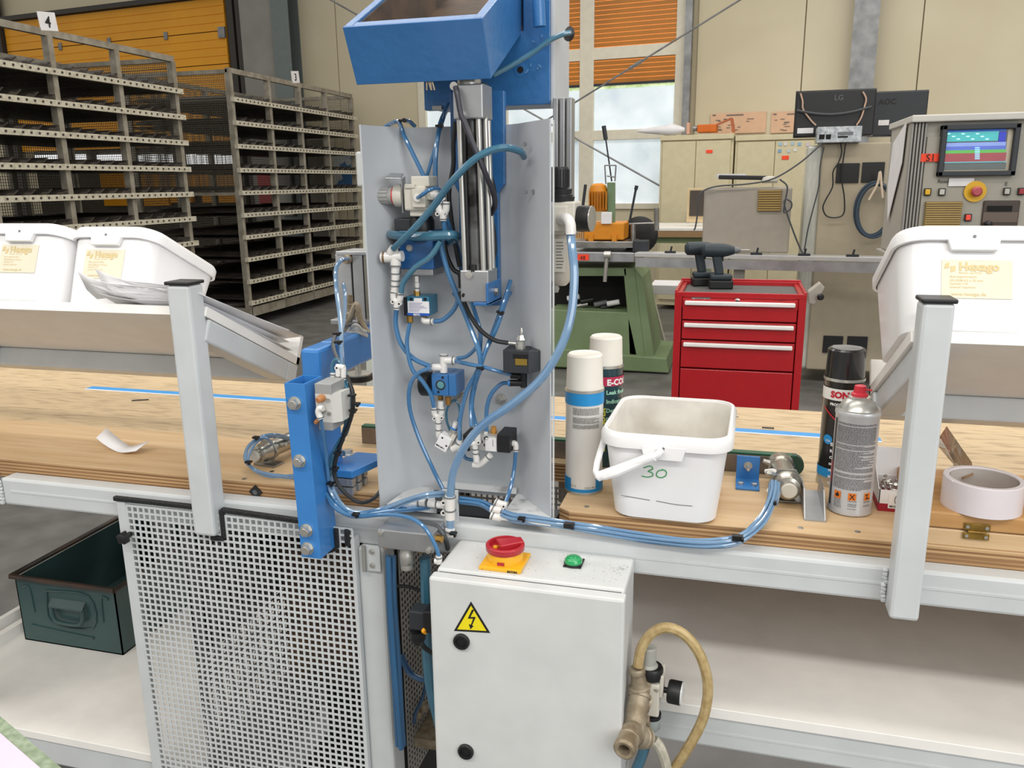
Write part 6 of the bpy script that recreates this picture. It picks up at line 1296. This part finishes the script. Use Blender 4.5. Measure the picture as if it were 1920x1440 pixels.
a4, b4 = A(1208, 1315, YB+.01), A(1226, 1322, YB+.01); g = G(); g.lathe(a4, b4-a4, [(.016, -.01), (.018, 0), (.018, .004), (.016, .006), (.016, .01)], n=22); g.lathe(A(1200, 1350, YB+.01), Vector((1, 0, .1)), [(.012, 0), (.014, .01), (.013, .016)], n=20); g.build('regulator_union', M_brassold, ST, smooth=True)
RG = thing('air_regulator', 'grey air regulator with gauge beside the control box, lower right', 'regulator', A(1225, 1290, 1.13))
yr = 1.13
g = G(); cylpx(g, 1216, 1212, 1250, yr, [(.0145, 0), (.0145, .1), (.0115, .2), (.0115, .95), (.010, 1)], 20); g.build('knob', mat('reg_grey', 'A9AAA2', .45), RG, smooth=True)
g = G(); cylpx(g, 1220, 1248, 1268, yr, [(.0175, 0), (.019, .3), (.019, .8), (.017, 1)], 24); g.build('clamp_ring', M_black, RG, smooth=True)
g = G(); p, q = A(1208, 1282, yr), A(1240, 1236, yr); g.prism([(p.x, yr-.005, p.z+.0), (q.x-.002, yr-.02, p.z), (q.x+.004, yr+.012, p.z), (p.x+.01, yr+.03, p.z)], (0, 0, .004)); g.build('bracket_plate', mat('bracket_grey', 'A8A49A', .4, .4), RG, bevel=.002)
G().box(*pbox(1208, 1284, 1236, 1345, yr-.015, .04)).build('body', M_beige, RG, bevel=.003); G().box(*pbox(1236, 1268, 1244, 1310, yr-.01, .035)).build('side_port', M_beige, RG, bevel=.002)
g = G(); cylpx(g, 1222, 1342, 1366, yr, [(.010, 0), (.0135, .2), (.0135, 1)], 20); g.build('bowl', mat('smoke_bowl', '9EA8A6', .15, coat=.6), RG, smooth=True); g = G(); cylpx(g, 1222, 1336, 1343, yr, [(.0145, 0), (.0145, 1)], 20); g.build('bowl_band', M_black, RG, smooth=True)
g = G(); p = A(1244, 1293, yr); g.lathe(p, (1, -.1, -.02), [(.0045, 0), (.0045, .007), (.0165, .0075), (.018, .010), (.018, .027), (.0175, .028)], n=30); g.build('gauge', M_black, RG, smooth=True); ax = Vector((1, -.1, -.02)).normalized()
g = G(); g.lathe(p+ax*.0275, ax, [(.018, 0), (.018, .002), (.016, .0024)], n=30); g.build('gauge_glass', mat('gauge_face', 'D3D6D6', .2, coat=.6), RG, smooth=True)
g = G(); p = A(1212, 1245, YB); g.lathe(A(1194, 1252, YB), Vector((.15, 0, -1)), [(.011, 0), (.0125, .002), (.0125, .009), (.011, .011), (.012, .02), (.0135, .03), (.0165, .032)], n=20); g.build('hose_barb', M_brassold, ST, smooth=True)
# ================================================================== HOSES
def hose(label, pts, r, m, y=1.25, name='air_hose', grp=None, cat='hose'):
    P = [A(p[0], p[1], p[2] if len(p) > 2 else y) for p in pts]
    o = G().tube(P, r, n=9, k=6).build(name, m, smooth=True); return tag(o, label, cat, grp)
R1 = .0032
hose('thick teal hose arching from the plate flange down to the brown-capped tee', [(982, 294, 1.235), (975, 284, 1.215), (950, 277, 1.195), (920, 282, 1.185), (885, 302, 1.178), (845, 343, 1.175), (810, 390, 1.18), (775, 430, 1.185), (738, 466, 1.205)], .0054, M_hoset)
hose('thickest teal hose looping flat across the blue valve block', [(722, 436, 1.285), (735, 440, 1.235), (760, 443, 1.215), (800, 443, 1.205), (840, 441, 1.205), (856, 443, 1.225), (850, 450, 1.25), (838, 455, 1.275)], .0074, M_hoset)
g = G(); p = A(722, 436, 1.284); g.tube([p+Vector((math.cos(a)*.009, -.003, math.sin(a)*.011)) for a in [i*PI/6 for i in range(13)]], .0018, n=6, k=2); g.build('grommet', M_black, PR, smooth=True)
hose('thick pale clear blue hose sweeping from the filter down across the plate', [(1070, 438, 1.215), (1073, 470, 1.205), (1077, 520, 1.195), (1071, 590, 1.185), (1052, 650, 1.175), (1015, 710, 1.17), (960, 758, 1.168), (905, 797, 1.17), (870, 840, 1.172), (850, 885, 1.175), (844, 930, 1.178)], .0066, M_hosel)
fitting('white elbow on the filter regulator where the thick hose starts', [((1053, 412, 1.235), (1062, 410, 1.222), (1069, 420, 1.215), (1070, 440, 1.213)),], 1.215, .0082, ((1070, 438, 0, 1),))
hose('short thick hose stub below the large white tee', [(844, 970), (844, 995)], .0066, M_hosel, 1.176)
hose('blue hose from the left Y connector bending right to the timer valve', [(743, 580), (742, 610), (752, 645), (775, 672), (807, 687)], .0042, M_hose, 1.225)
hose('blue hose from under the label valve down to the Y connector', [(768, 606), (763, 645), (772, 690), (792, 715), (808, 740), (814, 764)], .0036, M_hose, 1.218)
hose('blue hose leaving the timer valve left and falling to the rail bracket', [(808, 690), (785, 699), (769, 722), (768, 765), (785, 820), (812, 880), (832, 920)], .0036, M_hose, 1.215)
hose('blue hose from the Y connector left end curving up to the right', [(752, 549), (757, 528), (780, 500), (808, 480), (826, 452)], .0044, M_hoset, 1.205)
hose('blue hose from the label valve elbow curving up to the blue bracket', [(811, 603), (830, 600), (850, 582), (858, 562), (850, 548)], .0038, M_hose, 1.245)
hose('blue hose hanging from the upper Y connector to the hose crossing', [(832, 414, 1.215), (834, 440, 1.22), (828, 462), (840, 510), (860, 560, 1.23), (880, 610), (897, 655, 1.21), (902, 688, 1.21)], .0042, M_hose, 1.225)
hose('blue hose behind it from the upper Y connector to the right of the crossing', [(838, 412, 1.22), (848, 440), (862, 480, 1.262), (868, 530, 1.262), (885, 570, 1.25), (900, 620), (900, 660)], .0036, M_hose, 1.24)
hose('blue hose from the upper wall hole down through the crossing to the spool valve', [(957, 527, 1.275), (950, 550, 1.25), (938, 585), (925, 620), (908, 665, 1.215), (897, 700, 1.215), (884, 745), (884, 800, 1.215)], .0036, M_hose, 1.235)
hose('blue hose from the lower wall hole down to the tilted valve', [(957, 549, 1.275), (948, 565, 1.25), (933, 610), (912, 655), (895, 695, 1.222), (875, 735), (863, 785), (862, 825, 1.225)], .0036, M_hose, 1.228)
hose('blue hose arching from the tee down to the crossing, behind the label valve', [(857, 672), (875, 668), (892, 652), (900, 630), (895, 600)], .0032, M_hose, 1.25)
hose('blue hose running level from the tee to the black valve', [(853, 677, 1.235), (880, 683, 1.21), (905, 688, 1.205), (930, 695, 1.21), (958, 703, 1.226)], .0034, M_hose, 1.215)
hose('blue hose from the black fitting bending down to the spool valve', [(956, 718, 1.228), (940, 720), (922, 738), (913, 765), (912, 808)], .0036, M_hose, 1.235)
hose('blue hose from the right spool valve elbow down to the rail', [(967, 846), (964, 880), (957, 915, 1.22), (947, 945, 1.2)], .0034, M_hose, 1.235)
hose('thin grey-blue hose loop between the timer valve and tilted valve', [(846, 812), (838, 790), (838, 768), (848, 752), (858, 755), (862, 775), (858, 792)], .0022, M_hoset, 1.25)
hose('blue hose low behind the spool valve joining the angled fittings', [(868, 845), (872, 858), (882, 862), (888, 862)], .0032, M_hose, 1.25)
hose('blue hose from the crossing down right of the others', [(902, 690), (892, 720), (885, 760), (892, 795), (896, 815, 1.215)], .0034, M_hose, 1.232)
hose('short blue tube entering the beige regulator front', [(783, 371, 1.208), (792, 365, 1.198), (805, 356, 1.20), (820, 354, 1.215), (832, 365, 1.24)], .0032, M_hose)
hose('pair of blue hoses arching over the plate top, left one', [(722, 238, 1.31), (735, 231, 1.30), (748, 229, 1.285), (758, 255, 1.262), (775, 290, 1.255), (796, 333, 1.25)], .0036, M_hose)
hose('blue hose coming over the plate top behind the arching one', [(757, 226, 1.29), (768, 228, 1.30), (778, 237, 1.31)], .0034, M_hose)
hose('blue hose falling from the blue head past the plate top', [(842, 195, 1.30), (828, 225, 1.285), (822, 250, 1.27), (817, 290), (817, 345), (822, 372, 1.235)], .0040, M_hose, 1.26)
hose('blue hose slanting down to the regulator top', [(835, 210, 1.29), (826, 240, 1.28), (812, 290), (800, 332)], .0030, M_hose, 1.268)
hose('pale hose running from the head corner down behind the chute', [(1070, 61, 1.345), (1055, 64, 1.34), (1030, 76, 1.335), (1000, 98, 1.33), (960, 122, 1.32), (925, 141, 1.31)], .0042, M_hoset)
g = G(); p = A(1067, 64, 1.36); g.lathe(p, (.3, -1, .2), [(.008, -.01), (.009, 0), (.007, .014)], n=14); tag(g.build('black_elbow', M_black, smooth=True), 'black elbow fitting at the right edge of the blue head', 'fitting')
hose('black hose bowing out right of the cylinder, upper loop', [(905, 230), (902, 270), (913, 310), (925, 350), (927, 378), (920, 402)], .0038, M_bhose, 1.25)
hose('black hose bowing out right of the cylinder, lower loop', [(908, 388), (920, 405), (926, 440), (927, 475), (919, 505)], .0038, M_bhose, 1.25)
hose('black hose running down left of the cylinder', [(854, 228), (850, 270), (850, 310), (842, 360), (845, 400), (852, 450), (862, 500)], .0038, M_bhose, 1.25)
hose('black hose curving under the thickest hose to the cylinder foot', [(832, 450), (838, 480), (850, 505), (862, 515), (864, 540)], .0038, M_bhose, 1.25)
hose('black hose from the cylinder foot to the toggle valve', [(862, 548, 1.21), (868, 562, 1.205), (882, 592), (902, 620), (928, 638), (952, 643, 1.224)], .0036, M_bhose, 1.215)
def tie(label, u, v, y, w_=.007, h_=.0035, grp='black cable ties on the hoses', rz=0):
    c = A(u, v, y); g = G(); g.obox(c, (w_*1.6, .010, h_), rotm(0, rz, 0)); g.obox(c+Vector((w_*.7, -.006, 0)), (.004, .006, .006), rotm(0, rz, 0)); tag(g.build('cable_tie', M_tie, bevel=.0005), label, 'cable tie')
tie('black cable tie where the blue hoses cross in mid plate', 901, 689, 1.203)
tie('black cable tie around the two hoses below the wall holes', 938, 586, 1.232, rz=.4)
tie('wire tie at the foot of the cylinder bracket', 866, 552, 1.203, rz=.4)
tie('black cable tie on the arching hoses above the plate', 755, 226, 1.28)
tie('black cable tie on the hoses at the plate top left of the cylinder', 824, 236, 1.275)
# bundles
def bundle(label, pts, n, r, m, y=1.2, grp=None):
    P = [A(p[0], p[1], p[2] if len(p) > 2 else y) for p in pts]; S_ = smooth_path(P, 5)
    for k in range(n):
        a = 2*PI*k/n; rr = r*1.05/math.sin(PI/n) if n > 1 else 0
        Q = []
        for i, p in enumerate(S_):
            d = (S_[min(i+1, len(S_)-1)]-S_[max(i-1, 0)]).normalized(); s1, s2, _ = basis(d); w2 = 1+.12*math.sin(i*.5+k*2)
            Q.append(p+(s1*math.cos(a+.02*i)+s2*math.sin(a+.02*i))*rr*w2)
        o = G().tube(Q, r, n=7, k=1, sm=False).build('air_hose', m, smooth=True); tag(o, label, 'hose', grp or label)
bundle('thin blue hose in the bundle running along the rail to the right', [(942, 963, 1.182), (965, 971), (1000, 975), (1067, 985, 1.176), (1130, 995), (1200, 1007), (1280, 1017), (1340, 1019), (1385, 1011, 1.19), (1420, 985, 1.215), (1440, 955, 1.25), (1450, 925, 1.28), (1452, 905, 1.3)], 6, .0027, M_hosel, 1.178)
bundle('thin blue hose in the bundle feeding the rail connectors', [(862, 938, 1.20), (885, 940), (905, 945), (925, 956, 1.19)], 4, .0027, M_hose, 1.2)
bundle('thin blue hose in the bundle from the stanchion to the large tee', [(618, 895, 1.165), (625, 925, 1.15), (645, 955, 1.145), (675, 964, 1.145), (720, 955), (760, 940), (800, 928), (832, 925, 1.19)], 3, .0028, M_hosel, 1.165)
bundle('thin blue hose in the bundle passing under the coupling', [(612, 915, 1.16), (630, 945, 1.14), (660, 966, 1.14), (700, 962, 1.15), (750, 955, 1.17), (800, 950, 1.19), (830, 945, 1.2)], 3, .0028, M_hose, 1.165)
hose('blue hose looping right over the manifold to the white fitting below', [(612, 925, 1.15), (628, 952, 1.135), (665, 968, 1.13), (720, 965, 1.12), (765, 970, 1.11), (795, 988, 1.10), (815, 1020, 1.10), (823, 1042, 1.10)], .0034, M_hose)
fitting('white fitting at the left top corner of the control box', [((823, 1042), (823, 1056)), ((816, 1052), (822, 1052))], 1.10, .0052, ((823, 1045, 0, 1),))
hose('grey cable curving over the manifold and down behind the control box', [(740, 970, 1.18), (780, 978, 1.16), (815, 985, 1.15), (833, 1005, 1.14), (840, 1030, 1.19)], .0042, M_ghose, name='grey_cable', cat='cable')
tie('black cable tie on the hose bend left of the large tee', 667, 964, 1.128); tie('black cable tie and mount on the right worktop edge near the plate', 1067, 985, 1.166, .010, .008); tie('black cable tie mount on the worktop edge right of the bucket', 1383, 1008, 1.18, .010, .008); tie('black cable tie on the hose bundle below the blue bracket', 1447, 940, 1.262); tie('black cable tie on the rail bundle beside the Y connectors', 978, 972, 1.166); tie('black cable tie at the end piece of the thick hose', 850, 1000, 1.158)
# hoses on the stanchion and cylinder
bundle('blue hose in the strand running down the stanchion side', [(643, 690, 1.19), (652, 730, 1.17), (654, 775, 1.165), (645, 815, 1.165), (626, 850, 1.165), (619, 890, 1.165)], 3, .0027, M_hoset, 1.17)
hose('blue hose rising to the port of the upright aluminium cylinder', [(653, 485, 1.435), (640, 488, 1.40), (630, 505, 1.38), (631, 545, 1.36), (638, 600, 1.30), (641, 660, 1.24), (641, 695, 1.20)], .0040, M_hosel)
hose('second blue hose beside it ending free below the port', [(644, 532, 1.38), (647, 555, 1.37), (646, 590, 1.33), (640, 630, 1.27), (640, 690, 1.20)], .0036, M_hosel)
hose('grey cable strapped to the hoses above the blue arm', [(690, 618, 1.40), (668, 608, 1.38), (645, 612, 1.33), (628, 632, 1.27), (626, 655, 1.22), (640, 690, 1.19)], .0034, M_ghose, name='grey_cable', cat='cable')
hose('small hose loop above the white valve fittings on the arm', [(624, 708), (623, 685), (630, 674), (640, 685), (645, 705), (645, 740)], .0028, M_hoset, 1.18)
hose('black cable running down the stanchion and round to the press plate', [(650, 705, 1.18), (662, 740, 1.165), (659, 780, 1.16), (640, 830, 1.16), (628, 870, 1.158), (630, 900, 1.155), (648, 925, 1.15), (675, 942, 1.155), (700, 935, 1.18), (716, 915, 1.21), (720, 890, 1.24)], .0034, M_bhose, name='black_cable', cat='cable')
for (u, v, s2) in ((632, 625, 'upper left above the blue arm'), (634, 641, 'second from top above the blue arm'), (660, 741, 'topmost below the white fittings'), (668, 757, 'second below the white fittings'), (662, 769, 'third below the white fittings'), (633, 849, 'beside the clamp bolt'), (628, 878, 'above the slotted profile'), (620, 906, 'lowest on the stanchion side')): tie('black cable tie %s' % s2, u, v, 1.15)
fitting('white Y connectors above the stanchion valve', [((624, 700), (624, 712)), ((634, 690), (634, 710)), ((644, 690), (644, 712)), ((631, 687), (646, 689))], 1.175, .0044, ((624, 702, 0, 1), (634, 706, 0, 1), (644, 708, 0, 1)), extra=((631, 690, .0035),))
SV = thing('stanchion_valve', 'grey block valve with bronze silencer on the blue stanchion side', 'valve', A(615, 760, 1.14))
Rv = rotm(0, 0, .0)
pk = pbox(592, 738, 622, 792, 1.122, .045); pt = pbox(590, 720, 621, 740, 1.122, .046); pb2 = pbox(598, 791, 623, 807, 1.122, .046)
G().box(*pk).build('body', mat('valve_light', 'D2D1CC', .4), SV, bevel=.001); G().box(*pt).build('top_cap', mat('valve_grey', '9B9C9B', .45), SV, bevel=.001); G().box(*pb2).build('bottom_cap', mat('valve_grey', '9B9C9B', .45), SV, bevel=.001)
g = G(); g.prism([(pk[1][0], 1.122, pk[0][2]), (pk[1][0], 1.122, pk[1][2]), (pk[1][0]+.011, 1.135, pk[1][2]), (pk[1][0]+.011, 1.135, pk[0][2])], (0, .03, 0)); g.build('mount_face', mat('valve_light', 'D2D1CC', .4), SV)
g = G(); g.lathe(A(606, 745, 1.122), (-.3, -1, -.2), [(.0055, 0), (.0065, .004), (.005, .012), (.004, .013)], n=12); g.lathe(A(597, 788, 1.122), (-.3, -1, -.3), [(.004, 0), (.003, .008)], n=10); g.build('silencer', mat('copper_silencer', 'B47A4A', .55), SV, smooth=True)
g = G(); 
for u, v in ((616, 750), (618, 775)): p = A(u, v, 1.122); g.lathe(p, (0, -1, 0), [(.0035, 0), (.0035, .002)], n=6)
g.lathe(A(606, 768, 1.122), (-.2, -1, 0), [(.007, 0), (.007, .006)], n=6); g.build('cap_screw', M_zinc, SV)
fitting('white elbow on the front of the stanchion valve', [((606, 766), (599, 766), (597, 774), (602, 786))], 1.108, .0050, ((601, 783, 1, 4),))
hose('clear blue hose dropping from the stanchion valve elbow', [(602, 787, 1.11), (606, 815, 1.12), (612, 860, 1.14), (616, 900, 1.15)], .0030, M_hose)
# left and right belt cylinders
def belt_cyl(label, p, q, r=.019, fl=1):
    T = thing('air_cylinder', label, 'cylinder', p); p, q = Vector(p), Vector(q); d = (q-p).normalized(); L = (q-p).length
    g = G(); g.lathe(p, d, [(r*.62, -.006), (r*.62, 0), (r*.86, .002), (r*.86, .012), (r*.98, .016), (r*.98, L*.3), (r*.86, L*.32), (r*.86, L*.8), (r, L*.83), (r, L)], n=28); g.build('barrel', mat('satin_steel', 'B9B5AB', .25, .8, h2='9A968C', scale=10), T, smooth=True)
    g = G(); g.lathe(p-d*.008, d, [(r*.5, -.002), (r*.58, 0), (r*.58, .004)], n=20); g.build('front_cap', M_beige, T, smooth=True)
    s1 = Vector((d.y, -d.x, 0)).normalized()
    g = G(); g.lathe(p+d*.028-Vector((0, 0, 0)), d, [(r*1.25, 0), (r*1.25, .003)], n=6); c = p+d*.03; g.obox((c.x, c.y, ZB+.002), (.05, .03, .004), rotm(0, 0, math.atan2(d.y, d.x)-PI/2)); g.build('mount_bracket', M_steel, T, bevel=.0008)
    g = G()
    for f in (.35, .85):
        c = p+d*L*f+s1*fl*r*.8+Vector((0, 0, r*.3)); g.lathe(c, s1*fl+Vector((0, 0, .3)), [(.0045, 0), (.0045, .008), (.0038, .008), (.0038, .014)], n=12)
    g.build('port_nipple', M_zinc, T, smooth=True)
    return T
zc_ = ZB+.026
pL = A(482, 848, 1.285); pL.z = zc_+.002; qL = Vector((pL.x+.02, pL.y+.14, zc_+.002))
belt_cyl('silver air cylinder lying on the left worktop behind the stanchion', pL, qL, fl=1)
pR = A(1478, 925, 1.325); pR.z = zc_+.004; qR = Vector((pR.x-.008, pR.y+.125, zc_+.004))
belt_cyl('silver air cylinder lying on the right worktop beside the blue bracket', pR, qR, .0225, fl=-1)
for k, (pts) in enumerate((((548, 822, 1.36), (520, 815, 1.31), (492, 818, 1.28), (466, 836, 1.27), (459, 860, 1.262), (472, 877, 1.25), (500, 888), (552, 894)), ((510, 832, 1.3), (500, 822, 1.28), (482, 822, 1.27), (464, 842, 1.262), (462, 864, 1.252), (478, 880, 1.245), (505, 891), (552, 897)), ((548, 826, 1.37), (518, 819, 1.32), (488, 824, 1.275), (470, 845, 1.258), (466, 868, 1.248), (482, 885, 1.242), (510, 894), (552, 891)))):
    hose(('outermost', 'middle', 'innermost')[k]+' of three blue hoses looping around the left air cylinder', pts, .0028, M_hosel, 1.235)
tie('black cable tie on the hose loop above the left air cylinder', 480, 820, 1.262); tie('black cable tie on the hose loop below the left air cylinder', 466, 866, 1.24)
T = thing('angle_bracket_foot', 'blue angle bracket screwed to the right worktop beside the air cylinder', 'bracket', (.04, 1.38, ZB))
a, b = onZ(1379, 918, ZB), onZ(1424, 922, ZB); 
G().box((a.x, a.y, ZB), (b.x, a.y+.055, ZB+.004)).build('foot', M_bluebr, T, bevel=.001); G().box((a.x, a.y+.051, ZB), (b.x, a.y+.055, ZB+.045)).build('upright', M_bluebr, T, bevel=.001)
g = G(); bolt(g, ((a.x+b.x)/2, a.y+.051, ZB+.028), r=.006, h=.004); g.lathe(((a.x+b.x)/2, a.y+.047, ZB+.028), (0, -1, 0), [(.0035, 0), (.003, .018)], n=10); g.build('adjusting_bolt', M_zinc, T)
g = G()
for x in (a.x+.009, b.x-.009): g.lathe((x, a.y+.018, ZB+.004), (0, 0, 1), [(.0048, 0), (.0048, .004), (.003, .0045)], n=12)
g.build('cap_screw', M_zinc, T, smooth=True)
fitting('white fittings on the right air cylinder ports', [((1436, 884, 1.38), (1452, 884, 1.37), (1454, 898, 1.36)), ((1440, 922, 1.34), (1452, 908, 1.34), (1453, 925, 1.33))], 1.35, .0042, ((1452, 890, 0, 1), (1453, 918, 0, 1)))
hose('looped pale hose at the right air cylinder ports', [(1450, 888, 1.365), (1460, 895, 1.345), (1461, 920, 1.32), (1455, 945, 1.27)], .0030, M_hosel)
# supply hoses in the gap and at the lower right
bundle('thick teal supply hose dropping from the manifold left outlet', [(731, 1043, 1.14), (733, 1100, 1.14), (738, 1200, 1.14), (745, 1300, 1.14), (752, 1400, 1.15)], 3, .0046, mat('shaded_blue_hose', '28608C', .2, coat=.7), 1.14)  # hose blue darkened to hold the shade of the gap
hose('thick teal supply hose dropping from the manifold right outlet', [(797, 1045), (799, 1120), (800, 1200), (806, 1280), (822, 1350), (835, 1400)], .0095, M_hoset, 1.15)
bundle('dark blue hose in the loop low in the gap', [(752, 1230, 1.2), (770, 1262), (795, 1275), (820, 1272)], 2, .0036, mat('night_blue_hose', '2A4F74', .3, coat=.5), 1.2)
hose('dark blue hose dropping to the low valve base', [(800, 1275), (792, 1310), (780, 1335), (776, 1355)], .0034, mat('night_blue_hose', '2A4F74', .3), 1.25)
hose('black cable crossing the gap behind the supply hoses', [(738, 1098), (765, 1100), (790, 1108), (812, 1113)], .003, M_bhose, 1.2, name='black_cable', cat='cable')
hose('black cable from the plug connector back to the control box', [(788, 1200, 1.1), (795, 1213), (810, 1224, 1.12)], .004, M_bhose, 1.1, name='black_cable', cat='cable')
M_braid = mat('amber_braided_hose', 'BCA678', .4, h2='A48B5C', scale=90, coat=.3)
hose('amber braided hose looping out from the strainer to the floor', [(1196, 1250, 1.11), (1203, 1215, 1.115), (1222, 1188, 1.12), (1252, 1177, 1.12), (1285, 1192, 1.12), (1312, 1228, 1.12), (1327, 1280, 1.12), (1322, 1335, 1.12), (1300, 1385, 1.12), (1262, 1445, 1.12), (1220, 1500, 1.12)], .0080, M_braid)
hose('pale braided hose leaving the strainer branch downwards', [(1226, 1388, 1.11), (1236, 1400), (1246, 1425), (1254, 1460)], .0085, mat('pale_braid', 'C4BFB0', .45, h2='A9A495', scale=110), 1.11)
hose('teal hose leaving below the strainer towards the floor', [(1212, 1385, 1.125), (1206, 1410), (1192, 1445)], .0085, M_hoset, 1.125)
